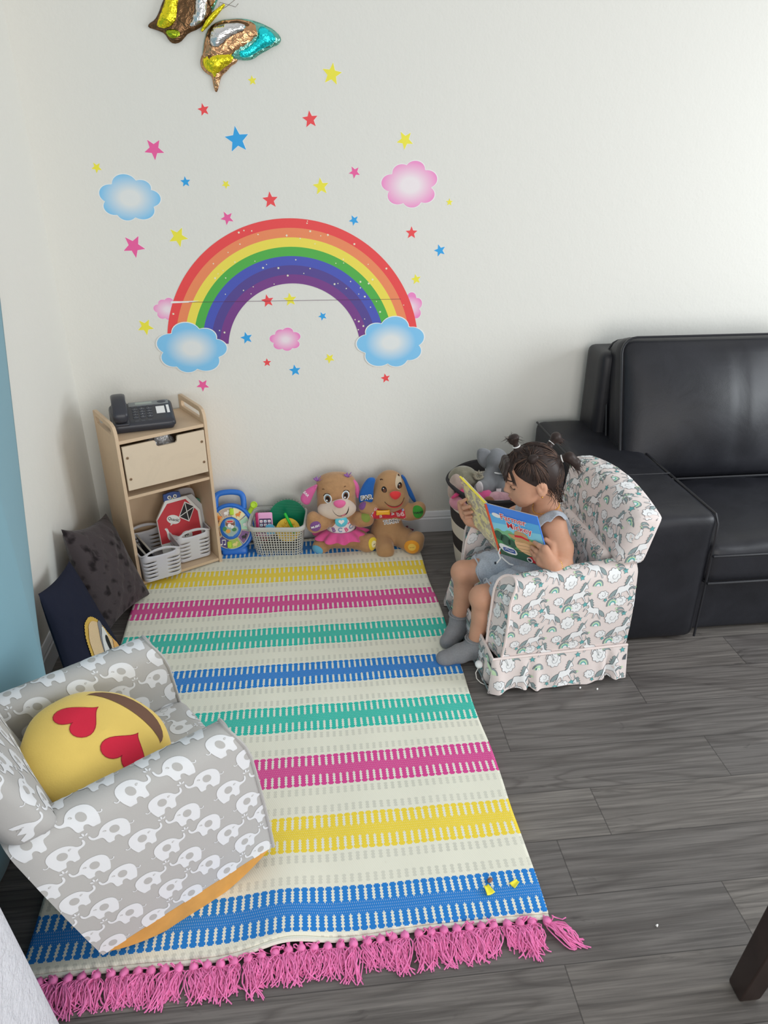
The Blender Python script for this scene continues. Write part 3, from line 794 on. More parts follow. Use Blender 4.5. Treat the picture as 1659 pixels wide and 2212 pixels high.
# ================================================================== toddler armchairs
def slab(mb, loop, th, r, mp, step=0.03, mi=0, bulge=0.0):
    """rounded slab over a 2D loop; mp(x, y, d) -> point, d from 0 (back) to th (front)"""
    P = [Vector(p) for p in loop]; n = len(P)
    ar = sum(P[i].x*P[(i+1) % n].y-P[(i+1) % n].x*P[i].y for i in range(n)); sgn = 1 if ar > 0 else -1
    nr = []
    for i in range(n):
        d = (P[(i+1) % n]-P[i-1]).normalized(); nr.append(Vector((-d.y, d.x))*sgn)
    rings = [(r*(1-sin(a)), r*(1-cos(a))) for a in (0, .4, .8, 1.2, pi/2)]+[(r*(1-sin(a)), th-r*(1-cos(a))) for a in (pi/2, 1.2, .8, .4, 0)]
    vs = [mp(*(p+q*ins), d) for ins, d in rings for p, q in zip(P, nr)]; fs = []
    for k in range(len(rings)-1):
        for i in range(n):
            f = (k*n+i, k*n+(i+1) % n, (k+1)*n+(i+1) % n, (k+1)*n+i); fs.append(f if sgn > 0 else f[::-1])
    mb.add(vs, fs, mi)
    for d, s0 in ((th, 1), (0, -1)):
        inner = [tuple(p+q*r) for p, q in zip(P, nr)]; vf = tess(inner, step)
        def bl(x, y):
            if not bulge: return 0
            m = min((Vector((x, y))-Vector(q)).length for q in inner); return bulge*(1-math.exp(-m/.05))*s0
        mb.add([mp(x, y, d+bl(x, y)) for x, y in vf[0]], [f if s0 > 0 else f[::-1] for f in vf[1]], mi)
    return rings

class Chair:
    """a forward (+x), b left (+y), z up; front right corner of the footprint at the origin"""
    def __init__(s, root, W, L, zb, za, zs, th, sl, mats, lean=.45, peak=.235, sh=.15, bw=.0, rake=0.0, dback=.075, pw=.8, adrop=0.0, flare=0.0, rnd=.02):
        s.root, s.W, s.L, s.zb, s.za, s.zs, s.th, s.sl, s.mats, s.lean = root, W, L, zb, za, zs, th, sl, mats, lean
        s.parts = {}; s.rake = rake; s.adrop = adrop; s.rnd = rnd; s.flare = flare
        for nm_, bo, bi in (('right_arm', 0.0, th), ('left_arm', W, W-th)):
            m = MB(); fn = s.armfn(bo, bi); r = th/2; H = za-r-zb; T = 2*H+pi*r
            tv = [H*k/10 for k in range(10)]+[H+pi*r*k/12 for k in range(12)]+[H+pi*r+H*k/10 for k in range(11)]
            av = [-L+(L)*k/12 for k in range(13)]
            vs = [fn(a, t)[0] for t in tv for a in av]; n = len(av); fs = []
            for i in range(len(tv)-1):
                for j in range(n-1):
                    f = (i*n+j, i*n+j+1, (i+1)*n+j+1, (i+1)*n+j); fs.append(f if bo > bi else f[::-1])
            m.add(vs, fs)
            for j in (0, n-1): m.add([fn(av[j], t)[0] for t in tv], [tuple(range(len(tv)))])
            s.parts[nm_] = (m, fn, H, r, T)
            p = MB(); p.tube([fn(0, t)[0]+V(.002, 0, 0) for t in tv], 0.0042, 6)
            s.parts[nm_+'_pipe'] = p
        m = MB(); m.rbox((-L/2-.006, W/2, (zb+zs)/2), (L-.006, W-2*th+.01, zs-zb), .028, 10, fn=lambda p: p+V(0, 0, .012*max(0, (1-(p.x/(L/2))**2)*(1-(p.y/(W/2-th))**2)) if p.z > 0 else 0)); s.seat = m
        # back
        z0 = za-.012; h1 = z0+sh; pk = z0+peak
        lp = [(-bw, z0)]+[(-bw-.012*k/4, z0+(h1-z0)*k/4) for k in range(1, 5)]
        N = 16; xa, xb = -bw-.012, W+bw+.012
        for k in range(1, N): u = k/N; lp.append((xa+(xb-xa)*u, h1+(pk-h1)*sin(pi*u)**pw))
        lp += [(W+bw+.012*(4-k)/4, h1-(h1-z0)*k/4) for k in range(0, 5)]
        lp = smooth_loop(dense(lp, .05), 2); lp = [lp[i] for i in range(0, len(lp), 2)]
        tb = .098; s.tb = tb; s.lean = lean; a0 = -L+dback
        s.bmp = lambda x, y, d: V(a0-tb+d-lean*(y-z0), x, y)
        m = MB(); slab(m, lp, tb, .03, s.bmp, .035, 0, .012); s.back = m; s.z0 = z0; s.pk = pk
        zm = (zb+z0)/2+.02; s.lower = MB(); s.lower.rbox((-L+.055-rake*(zm-zb), W/2, zm), (.09, W-2*th+.012, z0-zb), .03, 8, fn=lambda p: p+V(-max(rake, .25*lean)*p.z, 0, 0))
    def front(s, z): return -s.sl*max(0, z-s.zb)-s.rnd*max(0, (z-s.za+.09)/.09)**2*(1 if z > s.za-.09 else 0)
    def armfn(s, bo, bi):
        r = abs(bi-bo)/2; e = 1 if bi > bo else -1; H = s.za-r-s.zb
        def fn(a, t):
            if t <= H: q = V(0, bo-e*.008*sin(pi*max(0, min(1, t/H))), s.zb+t); n = V(0, -e, 0)
            elif t <= H+pi*r:
                f = (t-H)/r; q = V(0, bo+e*r*(1-cos(f)), s.za-r+r*sin(f)); n = V(0, -e*cos(f), sin(f))
            else: q = V(0, bi, s.za-r-(t-H-pi*r)); n = V(0, e, 0)
            f0 = s.front(q.z); a2 = max(-s.L+.003, min(0.0, a))
            q.x = -s.L+(a2+s.L)*(s.L+f0)/s.L-s.rake*max(0, q.z-s.zb)*(-a2/s.L)
            q.x -= s.flare*abs(q.y-bi)*max(0, 1+a2/s.L)**3; q.z -= s.adrop*max(0, (q.z-s.zb)/(s.za-s.zb))*max(0, 1+a2/s.L)
            return q, n
        return fn
    def finish(s):
        R = s.root
        for k in ('right_arm', 'left_arm'):
            o = s.parts[k][0].build('arm', s.mats, R, sharp=50, merge=0); s.parts[k+'_pipe'].build('piping', s.mats[-1], o)
        s.seat.build('seat', s.mats, R, sharp=None, merge=0)
        ob = s.back.build('backrest', s.mats, R, sharp=None, merge=0)
        s.lower.build('lower_back', s.mats, R, sharp=None, merge=0)
def pave(mb, fn, motifs, s0, s1, t0, t1, tw, thh, ds=0.0, dt=0.0, base=1, shear=0.0, off=0.0008, rnd=None):
    """repeat a tile of motifs [(vf, slot, layer)] over a panel"""
    i0, i1 = int(math.floor((s0-ds)/tw))-1, int(math.ceil((s1-ds)/tw))+1; j0, j1 = int(math.floor((t0-dt)/thh))-1, int(math.ceil((t1-dt)/thh))+1
    for j in range(j0, j1):
        for i in range(i0, i1):
            X, Y = ds+i*tw+shear*j, dt+j*thh
            for vf, slot, lay, bb in motifs:
                if X+bb[1] < s0 or X+bb[0] > s1 or Y+bb[3] < t0 or Y+bb[2] > t1: continue
                stamp(mb, fn, vf, slot, off+lay*.00022, lambda x, y: (max(s0, min(s1, x+X)), max(t0, min(t1, y+Y))))
def motif(vf, slot, lay):
    xs = [p[0] for p in vf[0]]; ys = [p[1] for p in vf[0]]; return (vf, slot, lay, (min(xs), max(xs), min(ys), max(ys)))

# ---- unicorn print: slots 1 white, 2 outline, 3 slate, 4 teal, 5 pale green
UB = [(586,283),(580,270),(566,246),(552,250),(540,275),(525,305),(500,312),(465,315),(442,318),(430,335),(425,355),(412,385),(392,418),(384,432),(393,432),(407,412),(427,387),(445,370),(455,372),(462,390),(470,420),(480,420),(476,395),(478,372),(510,365),(530,360),(545,378),(560,402),(572,400),(560,378),(548,352),(560,335),(575,325),(592,330),(598,345),(605,352),(603,338),(592,318),(575,312),(560,318),(550,310),(555,295),(565,285),(578,292)]
UM = [(560,240),(540,226),(520,243),(528,255),(508,262),(518,275),(500,285),(512,300),(493,318),(505,314),(525,305),(540,277),(552,252)]
UT = [(430,335),(405,343),(385,353),(365,370),(348,396),(346,411),(365,402),(380,405),(390,392),(405,388),(415,372),(428,352)]
UH = [(560,241),(594,196),(571,248)]
KX, KY = .000330, .000398
def up(pts, ox_, oy_, flip=False, rot=0.0, sc=1.0):
    o = []
    for x, y in pts:
        a, c = (x-480)*KX*sc, (320-y)*KY*sc
        if flip: a = -a
        o.append((a*cos(rot)-c*sin(rot)+ox_*KX, a*sin(rot)+c*cos(rot)-oy_*KY))
    return o
def cloudpts(rx, ry, n, seed):
    r = random.Random(seed); o = []
    for i in range(n*8):
        a = 2*pi*i/(n*8); q = abs(sin(a*n/2+r.random()*.05)); f = .82+.18*q
        o.append((rx*f*cos(a), ry*f*sin(a)))
    return o
def uni_motifs():
    M = []; LW = .0011
    def body(ox_, oy_, flip, rot, sc):
        for pts, slot, lay in ((UT, 3, 0), (UM, 3, 1), (UB, 1, 1)):
            q = up(pts, ox_, oy_, flip, rot, sc); M.append(motif(tess(dense(q, .012), .012), slot, lay)); M.append(motif(strk(q, LW, True), 2, lay+1))
        q = up(UH, ox_, oy_, flip, rot, sc); M.append(motif(tess(q), 3, 1))
    body(0, 0, False, 0, 1); body(205, 165, True, -.12, .95)
    def cl(x, y, rx, ry, n, sd):
        p = [(a+x*KX, b-y*KY) for a, b in cloudpts(rx*KX*1.15, ry*KY*1.15, n, sd)]
        M.append(motif(tess(p[::2], .012), 1, 1)); M.append(motif(strk(p, LW, True), 2, 2))
        M.append(motif(strk([(x*KX+.25*rx*KX*q*cos(q*2.2+sd), -y*KY+.3*ry*KY*q*sin(q*2.2+sd)) for q in [k*.25 for k in range(1, 11)]], LW*.8), 2, 2))
    cl(365, -110, 66, 56, 9, 1); cl(275, 50, 50, 34, 8, 2); cl(468, 128, 56, 40, 9, 3)
    def rbw(x, y, r, rot):
        for k, (ra, slot) in enumerate(((1, 2), (.95, 3), (.74, 5), (.54, 4), (.34, 1))):
            p = circ(0, 0, r*ra, r*ra, 16, 0, pi)
            p = [((a*cos(rot)-b*sin(rot))*KX+x*KX, (a*sin(rot)+b*cos(rot))*KY-y*KY) for a, b in p]; M.append(motif(tess(dense(p, .012)), slot, k))
    rbw(205, -40, 56, -.1); rbw(385, 150, 62, .25)
    for x, y, r, rot in ((95, 115, 32, .2), (305, 100, 22, .6), (55, 250, 30, .1)):
        p = star(x*KX, -y*KY, r*KX*1.1, rot, .45); M.append(motif(tess(p), 4, 0)); M.append(motif(strk(p, LW*.8, True), 2, 1))
    def shoot(x, y, sx):
        q = [(0, 0), (sx*24, 12), (sx*60, 6), (sx*92, -28), (sx*58, -8), (sx*30, -8), (sx*14, -22)]
        q = [((x+a)*KX, (-y+b)*KY) for a, b in smooth_loop(q, 1)]; M.append(motif(tess(q), 3, 0)); M.append(motif(strk(q, LW*.8, True), 2, 1))
        q = star(x*KX, -y*KY, 17*KX, .3, .45); M.append(motif(tess(q), 5, 1))
    shoot(150, 20, -1); shoot(400, -190, 1); shoot(-60, -160, 1)
    return M
def speck(name, base, dot):
    t = NT(name); o = t.obj(); v = t.n('ShaderNodeTexVoronoi'); t.l(o, v.inputs['Vector']); v.inputs['Scale'].default_value = 260
    c = t.mix(t.ramp(v.outputs['Distance'], [(0.16, (0.6, 0.6, 0.6)), (0.22, (0, 0, 0))]), base, dot)
    big = t.noise(o, 9, 3, 0.5); t.bump(t.math('ADD', big, t.math('MULTIPLY', t.noise(o, 700, 1), .06)), 0.28, 0.006)
    t.fin(c, 0.85, 0.15, sheen=0.15); return t.m
UMATS = [speck('pink_cotton_print', RGB(226, 215, 212, 1.08), RGB(238, 232, 230, 1.08)), mat('print_white', RGB(236, 238, 240, 1.06), .85, .15), mat('print_outline', RGB(88, 92, 98), .85, .15),
         mat('print_slate', RGB(134, 150, 152), .85, .15), mat('print_teal', RGB(96, 164, 166), .85, .15), mat('print_pale_green', RGB(186, 212, 176), .85, .15), mat('pink_piping_cloth', RGB(228, 214, 210, 1.1), .8, .2, bump=(300, .3))]
TW, TH = 470*KX, 385*KY
uc = thing('toddler_armchair', 'pale pink unicorn and rainbow print toddler armchair beside the black sofa', 'armchair', (.528, -.630, 0), pi+radians(3.8))
ch = Chair(uc, .503, .452, .112, .432, .245, .088, .05, UMATS, lean=.20, peak=.208, sh=.172, pw=.9, bw=-.006, adrop=.034, flare=.26, rnd=.03)
UMO = uni_motifs()
m, fn, H, r, T = ch.parts['left_arm']                          # near arm, seen from its outer side
pave(m, lambda s, t: fn(-s, t), UMO, 0.002, .45, 0.002, H+pi*r*.9, TW, TH, ds=.09, dt=.245, shear=-.012)
pave(m, cast(m.bvh(), (.4, 0, 0), (0, 1, 0), (0, 0, 1), (-1, 0, 0), 1, .25), UMO, .41, .506, .11, .45, TW, TH, ds=.47, dt=.22)
m, fn, H, r, T = ch.parts['right_arm']
pave(m, lambda s, t: fn(-s, T-t), UMO, 0.002, .45, 0.1, H+pi*r*.8, TW, TH, ds=.05, dt=.21)
pave(m, cast(m.bvh(), (.4, 0, 0), (0, 1, 0), (0, 0, 1), (-1, 0, 0), 1, .25), UMO, -.003, .094, .11, .45, TW, TH, ds=.03, dt=.2)
pave(ch.seat, cast(ch.seat.bvh(), (.4, 0, 0), (0, 1, 0), (0, 0, 1), (-1, 0, 0), 1, .25), UMO, .09, .41, .11, .25, TW, TH, ds=.1, dt=.15)
bv = ch.back.bvh()
pave(ch.back, cast(bv, (.5, 0, 0), (0, 1, 0), (-.2, 0, 1), (-1, 0, -.35), 2, .42), UMO, -.03, .54, ch.z0+.2, ch.pk+.42, TW, TH, ds=.06, dt=.50, shear=.02)
pave(ch.back, cast(bv, (0, 1.2, 0), (-1, 0, 0), (0, 0, 1), (0, -1, 0), 2, .92), UMO, .3, .62, .42, .66, TW, TH, ds=.45, dt=.50)
pave(ch.lower, cast(ch.lower.bvh(), (.5, 0, 0), (0, 1, 0), (-.1, 0, 1), (-1, 0, 0), 2, .4), UMO, .09, .41, .2, .45, TW, TH, ds=.1, dt=.3)
pave(ch.back, cast(bv, (0, 0, 1.5), (0, 1, 0), (-1, 0, 0), (0, 0, -1), 2, .62), UMO, -.03, .54, .3, .65, TW, TH, ds=.06, dt=.42)
pave(ch.seat, cast(ch.seat.bvh(), (0, 0, 1), (0, 1, 0), (-1, 0, 0), (0, 0, -1), 2, .5), UMO, .08, .42, 0, .4, TW, TH, ds=.1, dt=.1)
# skirt
path = [(-.45, -.004), (.004, -.004), (.004, .507), (-.452, .507)]
sk = MB(); PL = dense(path, .006, False)
def skirt(i, v):
    p = Vector(PL[i]); q = Vector(PL[min(i+1, len(PL)-1)])-Vector(PL[max(i-1, 0)]); nrm = Vector((q.y, -q.x)).normalized() if q.length else Vector((0, 1))
    s = i*.006; fr = 1.0 if .46 < s < .96 else 0.0; d = .006+(.020-.012*fr)*v
    for c0, wd in ((.455+.02, .03), (.455+.49, .03), (.455+.511+.115, .022), (.455+.511+.385, .022)):
        x = (s-c0)/wd; d += v*(-.018*math.exp(-x*x*6)+.011*math.exp(-(x-1)**2*3)+.009*math.exp(-(x+1)**2*3))
    d += .003*v*sin(s*60)
    z = .128-v*(.119+.006*sin(s*17)+.005*sin(s*41))
    return V(p.x+nrm.x*d, p.y+nrm.y*d, max(.003, z))
sk.grid(lambda u, v: skirt(int(round(u*(len(PL)-1))), v), len(PL)-1, 10)
bvs = sk.bvh()
pave(sk, cast(bvs, (0, 1, 0), (-1, 0, 0), (0, 0, 1), (0, -1, 0), 1, .3), UMO, -.03, .475, .0, .126, TW, TH, ds=.075, dt=.06, shear=.03)
pave(sk, cast(bvs, (.5, 0, 0), (0, 1, 0), (0, 0, 1), (-1, 0, 0), 1, .3), UMO, -.02, .52, .0, .126, TW, TH, ds=.4, dt=.08)
sko = sk.build('skirt', UMATS, uc, sharp=None, merge=0)
pp = MB(); pp.tube([V(p[0]+.004*(1 if p[0] > -.01 else 0), p[1]+(.004 if p[1] > .25 else -.004), .128) for p in PL[::4]], .0046, 6); pp.build('piping', UMATS[-1], sko)
ch.finish()
b = MB(); b.rbox((-.225, .25, .06), (.42, .47, .10), .01, 4); b.build('frame', mat('dark_chair_underside', RGB(60, 58, 58), .9), uc, sharp=None)
for a, c in ((-.03, .03), (-.03, .47), (-.42, .03), (-.42, .47)):
    b = MB(); b.cyl((a, c, 0), (a, c, .03), .018, n=14); b.build('foot', mat('dark_chair_underside', RGB(60, 58, 58), .9), uc)
b = MB(); b.tube([V(.03, .445, .055), V(.042, .447, .03), V(.040, .455, .012), V(.03, .47, .005), V(.01, .49, .004), V(0, .505, .004)], .0016, 6); st_ = b.build('drawstring', mat('white_cord', RGB(214, 210, 205), .8), uc)
b = MB(); b.ell((.032, .445, .062), (.013, .015, .012), nu=14, nv=9); b.build('toggle', UMATS[1], st_)

# ================================================================== elephant rocker
EMATS = [speck('grey_cotton_print', RGB(166, 165, 163), RGB(170, 169, 167)), mat('elephant_white', RGB(216, 218, 221, 1.1), .85, .15), None, mat('grey_piping_cloth', RGB(166, 165, 163), .8, .2, bump=(300, .3))]
EMATS[2] = EMATS[0]
_E = [(.40,.13),(.49,.12),(.545,.18),(.555,.31),(.605,.32),(.61,.16),(.55,.05),(.44,.015),(.34,-.01),(.30,-.12),(.285,-.33),(.24,-.40),(.16,-.39),(.10,-.40),(.085,-.30),(.02,-.215),(-.07,-.25),(-.10,-.36),(-.13,-.45),(-.22,-.44),(-.33,-.46),(-.37,-.36),(-.43,-.16),(-.455,.02),(-.44,.20),(-.37,.34),(-.25,.43),(-.08,.47),(.08,.455),(.21,.385),(.30,.28),(.35,.18)]
def ele_motifs(w):
    M = []
    for i, (fx, x0, y0) in enumerate(((1, 0, 0), (-1, w*1.34, 0), (-1, w*.40, -w*.96), (1, w*1.92, -w*.96))):
        T_ = lambda pts: [(fx*a*w+x0, b*w*.92+y0) for a, b in pts]
        e = T_(smooth_loop(_E, 1)); M.append(motif(tess(dense(e, .008), .008), 1, 0))
        M.append(motif(strk(T_(smooth_loop([(-.43, -.02), (-.50, -.08), (-.56, -.06), (-.58, .0)], 1, False)), w*.030), 1, 0))
        M.append(motif(tess(T_(circ(-.05, .07, .135, .175, 16))), 2, 1))
        M.append(motif(strk(T_([(.15, .16), (.17, .21), (.21, .22), (.235, .19)]), w*.022), 2, 1)); M.append(motif(strk(T_([(.165, .15), (.19, .175), (.21, .165)]), w*.016), 2, 1))
        if fx > 0:
            for an, l_ in ((.75, .15), (0, .19), (-.75, .15)):
                d_ = lambda q, s: (.67+q*sin(an)+s*cos(an), .36+q*cos(an)-s*sin(an))
                M.append(motif(tess(T_([d_(.04, 0), d_(.10, .032), d_(l_, .02), d_(l_+.02, 0), d_(l_, -.02), d_(.10, -.032)])), 1, 0))
    return M
EW = .063; EM = ele_motifs(EW); ETW, ETH = EW*2.86, EW*1.92
ec = thing('toddler_rocking_chair', 'grey elephant print toddler rocking chair on the near left corner of the rug', 'rocking chair', (-.134, -1.722, RUG_Z), math.atan2(.555, .832))
ce = Chair(ec, .50, .425, .054, .452, .262, .09, .115, EMATS, lean=.40, peak=.30, sh=.20, rake=.28, dback=.0, rnd=.026)
m, fn, H, r, T = ce.parts['right_arm']                          # near arm, outer side towards the camera
pave(m, fn, EM, -.425, 0, 0.002, H+pi*r*.97, ETW, ETH, ds=-.36, dt=.32, shear=.03)
m, fn, H, r, T = ce.parts['left_arm']
pave(m, lambda s, t: fn(s, T-t), EM, -.425, 0, .1, H+pi*r*.97, ETW, ETH, ds=-.30, dt=.30)
bv = ce.back.bvh()
pave(ce.back, cast(bv, (.5, 0, 0), (0, 1, 0), (-.37, 0, 1), (-1, .45, -.1), 2, .25), EM, -.5, .62, ce.z0-.02, ce.pk+.03, ETW, ETH, ds=.05, dt=.50)
pave(ce.seat, cast(ce.seat.bvh(), (0, 0, 1), (0, 1, 0), (-1, 0, 0), (0, 0, -1), 2, .5), EM, .08, .42, 0.0, .4, ETW, ETH, ds=.12, dt=.07)
ce.finish()
mw = mat('honey_wood', RGB(196, 142, 70), .45, .4, var=(14, .14))
for bb in (.011, .489):
    L0, L1 = -.405, -.015; N = 24
    up_ = [(L0+(L1-L0)*k/N, .058) for k in range(N+1)]; dn = [(L0+(L1-L0)*(N-k)/N, .054-.054*(1-((2*(N-k)/N-1))**2)**.9) for k in range(N+1)]
    b = MB(); b.prism(up_[::-1]+dn[::-1], [], (0, bb-.012, 0), (1, 0, 0), (0, 0, 1), -.024); b.build('rocker', mw, ec, sharp=30)
# ---- yellow emoji cushion in the rocking chair
def pillow_disc(r, th):
    b = MB()
    def g(u, v):
        a = 2*pi*u; f = -1+2*v; rr = r*(1-abs(f)**3.2)**(1/2.2) if abs(f) < 1 else 0
        w = 1+.012*sin(a*9)*(1-abs(f)); return V(rr*w*cos(a), rr*w*sin(a), th*f*(.82+.18*(1-(rr/r)**2)))
    b.grid(g, 72, 28, cu=True); return b
RE, TE = .163, .082
b = pillow_disc(RE, TE); bv = b.bvh()
top = cast(bv, (0, 0, .4), (1, 0, 0), (0, 1, 0), (0, 0, -1), 1, .02)
def heart(cx, cy, s, rot):
    o = []
    for i in range(40):
        t = 2*pi*i/40; x = 16*sin(t)**3/16; y = (13*cos(t)-5*cos(2*t)-2*cos(3*t)-cos(4*t))/16
        o.append((cx+s*(x*cos(rot)-y*sin(rot)), cy+s*(x*sin(rot)+y*cos(rot))))
    return o
# the face looks out of the disc; +y is the top of the face
stamp(b, top, tess(heart(-.064, .008, .050, .16), .012), 1, .0012); stamp(b, top, strk(heart(-.064, .008, .051, .16), .0016, True), 2, .0014)
stamp(b, top, tess(heart(.064, .008, .050, -.16), .012), 1, .0012); stamp(b, top, strk(heart(.064, .008, .051, -.16), .0016, True), 2, .0014)
mo = [(-.108, -.060)]+[(x/1000, -.060-.002) for x in range(-100, 101, 20)]+[(.108, -.060)]+[(.095*cos(t), -.055-.062*sin(t)) for t in [.25+k*(pi-.5)/14 for k in range(15)]]
lip = [(.104*cos(pi+t*pi/16), -.066-.022*sin(t*pi/16)) for t in range(17)]+[(.104*cos(t*pi/16), -.066-.066*sin(t*pi/16)) for t in range(17)]
stamp(b, top, tess(dense(lip, .012), .012), 3, .0012)
em = [mat('yellow_plush', RGB(255, 201, 108, 1.12), .9, .15, bump=(240, .25), var=(5, .08), sheen=.3), mat('red_felt', RGB(200, 44, 66), .9, .15, bump=(700, .3)), mat('dark_red_stitch', RGB(150, 30, 46), .9), mat('brown_felt', RGB(112, 84, 70), .9, .15, bump=(700, .3))]
rz = math.atan2(.555, .832)
def erow(a, bb, z): return V(-.134, -1.722, RUG_Z)+V(cos(rz), sin(rz), 0)*a+V(-sin(rz), cos(rz), 0)*bb+V(0, 0, z)
emoji = b.build('emoji_cushion', em, sharp=None, merge=0)
tag(emoji, 'round yellow face cushion with red heart eyes sitting in the elephant rocking chair', 'cushion')
EC = erow(-.290, .235, .362); nrm = V(.37, -.10, .92).normalized()
fy = V(-.45, -.85, .0); fy = (fy-nrm*fy.dot(nrm)).normalized()      # top of the face
emoji.matrix_world = Matrix.Translation(EC) @ Matrix((fy.cross(nrm), fy, nrm)).transposed().to_4x4()
b = MB(); b.grid(lambda u, v: V((u-.5)*.02, RE-.006+.032*v, .004*sin(v*5)), 4, 6); b.build('care_label', mat('white_satin', RGB(226, 226, 220), .5), emoji, solid=.0006)
# ================================================================== wooden cabinet
def plywood(name, c, k=.16):
    t = NT(name); o = t.obj((1.4, 6, 1.1)); g = t.noise(o, 3.2, 4, .55, 1.6); f = t.noise(t.obj((3, 60, 3)), 3, 3, .6)
    r = t.math('FRACT', t.math('MULTIPLY', g, 6)); r = t.math('ABSOLUTE', t.math('SUBTRACT', r, .5))
    c0 = tuple(x*(1-k) for x in c[:3])+(1,)
    cc = t.mix(t.math('MULTIPLY', t.ramp(r, [(0, (1, 1, 1)), (.22, (0, 0, 0))]), .35), c, c0)
    cc = t.mix(t.math('MULTIPLY', f, .35), cc, c0)
    t.fin(cc, .5, .3); return t.m
M_PLY = plywood('birch_plywood', RGB(212, 186, 156, 1.05)); M_PLYF = plywood('birch_drawer_front', RGB(216, 198, 174, 1.05), .10); M_EDGE = mat('plywood_edge', RGB(186, 150, 112, 1.05), .6, .25, var=(60, .25))
CA = math.atan2(.175, .306); CW, CD, CHT = .356, .245, .686
cb = thing('wooden_cabinet', 'small birch plywood cabinet with one drawer standing in the left corner', 'cabinet', (-.697, -.392, RUG_Z), CA)
def rrect(x0, y0, x1, y1, r, n=5):
    o = []
    for cx, cy, a0 in ((x1-r, y1-r, 0), (x0+r, y1-r, pi/2), (x0+r, y0+r, pi), (x1-r, y0+r, 1.5*pi)):
        for k in range(n): a = a0+k*pi/2/(n-1); o.append((cx+r*cos(a), cy+r*sin(a)))
    return o
TH_ = .013
for x in (0, CW-TH_):
    out = [(0, 0), (.03, 0), (.034, .018), (CD-.034, .018), (CD-.03, 0), (CD, 0), (CD, CHT-.004), (CD-.012, CHT), (.040, CHT), (.016, CHT-.008), (.004, CHT-.026), (0, CHT-.05)]
    b = MB(); b.prism(out[::-1], [rrect(.036, CHT-.046, CD-.024, CHT-.020, .010)], (x, 0, 0), (0, 1, 0), (0, 0, 1), TH_)
    b.build('side_panel', [M_PLY], cb, sharp=30, bevel=.0012)
def board(name, x0, x1, y0, y1, z0, z1, m=M_PLY, parent=cb, bev=.001):
    b = MB(); b.box(((x0+x1)/2, (y0+y1)/2, (z0+z1)/2), (x1-x0, y1-y0, z1-z0)); return b.build(name, m, parent, sharp=30, bevel=bev)
board('top_shelf', TH_, CW-TH_, .003, CD-.002, .612, .625); board('middle_shelf', TH_, CW-TH_, .004, CD-.006, .389, .401); board('bottom_shelf', TH_, CW-TH_, .004, CD-.006, .014, .026)
board('back_panel', TH_, CW-TH_, CD-.008, CD-.002, .02, .612)
dw = board('drawer', TH_+.010, CW-TH_-.010, .016, CD-.03, .436, .445); dw.data.materials.clear(); dw.data.materials.append(M_PLY)
for nm_, x0, x1, y0, y1 in (('drawer_side', TH_+.010, TH_+.020, .014, CD-.03), ('drawer_side', CW-TH_-.020, CW-TH_-.010, .014, CD-.03), ('drawer_back', TH_+.02, CW-TH_-.02, CD-.04, CD-.03)):
    board(nm_, x0, x1, y0, y1, .445, .575, M_PLY, dw)
b = MB(); x0, x1, z0, z1 = TH_+.005, CW-TH_-.005, .428, .603
b.prism([(x0, z0), (x1, z0), (x1, z1), (.232, z1), (.228, z1-.004), (.226, z1-.020), (.219, z1-.026), (.153, z1-.026), (.146, z1-.020), (.144, z1-.004), (.140, z1), (x0, z1)], [], (0, .006, 0), (1, 0, 0), (0, 0, 1), .011)
dff = b.build('drawer_front', M_PLYF, dw, sharp=30, bevel=.0015)
for x in (x0+.014, x1-.014):
    for z in (z0+.045, z1-.045):
        b = MB(); b.tube([V(x, -.0066, z), V(x, -.0045, z)], [.0052, .0058], 14); b.tube([V(x, -.0069, z), V(x, -.006, z)], .0022, 8, mi=1)
        b.build('screw', [mat('brass_screw', RGB(150, 124, 98), .4, .5, .6), mat('screw_recess', RGB(80, 66, 54), .6)], dff)
# silver bags visible through the finger notch of the drawer
b = MB(); b.ell((.188, .075, .535), (.06, .05, .065), nu=26, nv=16, fn=lambda p: p*(1+.13*sin(p.x*190+p.z*90)+.09*sin(p.y*240)))
o = b.build('crumpled_bag', mat('silver_wrapper', RGB(190, 190, 192), .3, .5, .5, bump=(60, .6, .01)), sharp=20); tag(o, 'crumpled silver bag showing in the notch of the cabinet drawer', 'bag')
o.matrix_world = cb.matrix_basis @ Matrix()
def incab(x, y, z): return Matrix.Translation((-.697, -.392, RUG_Z)) @ Matrix.Rotation(CA, 4, 'Z') @ Vector((x, y, z))

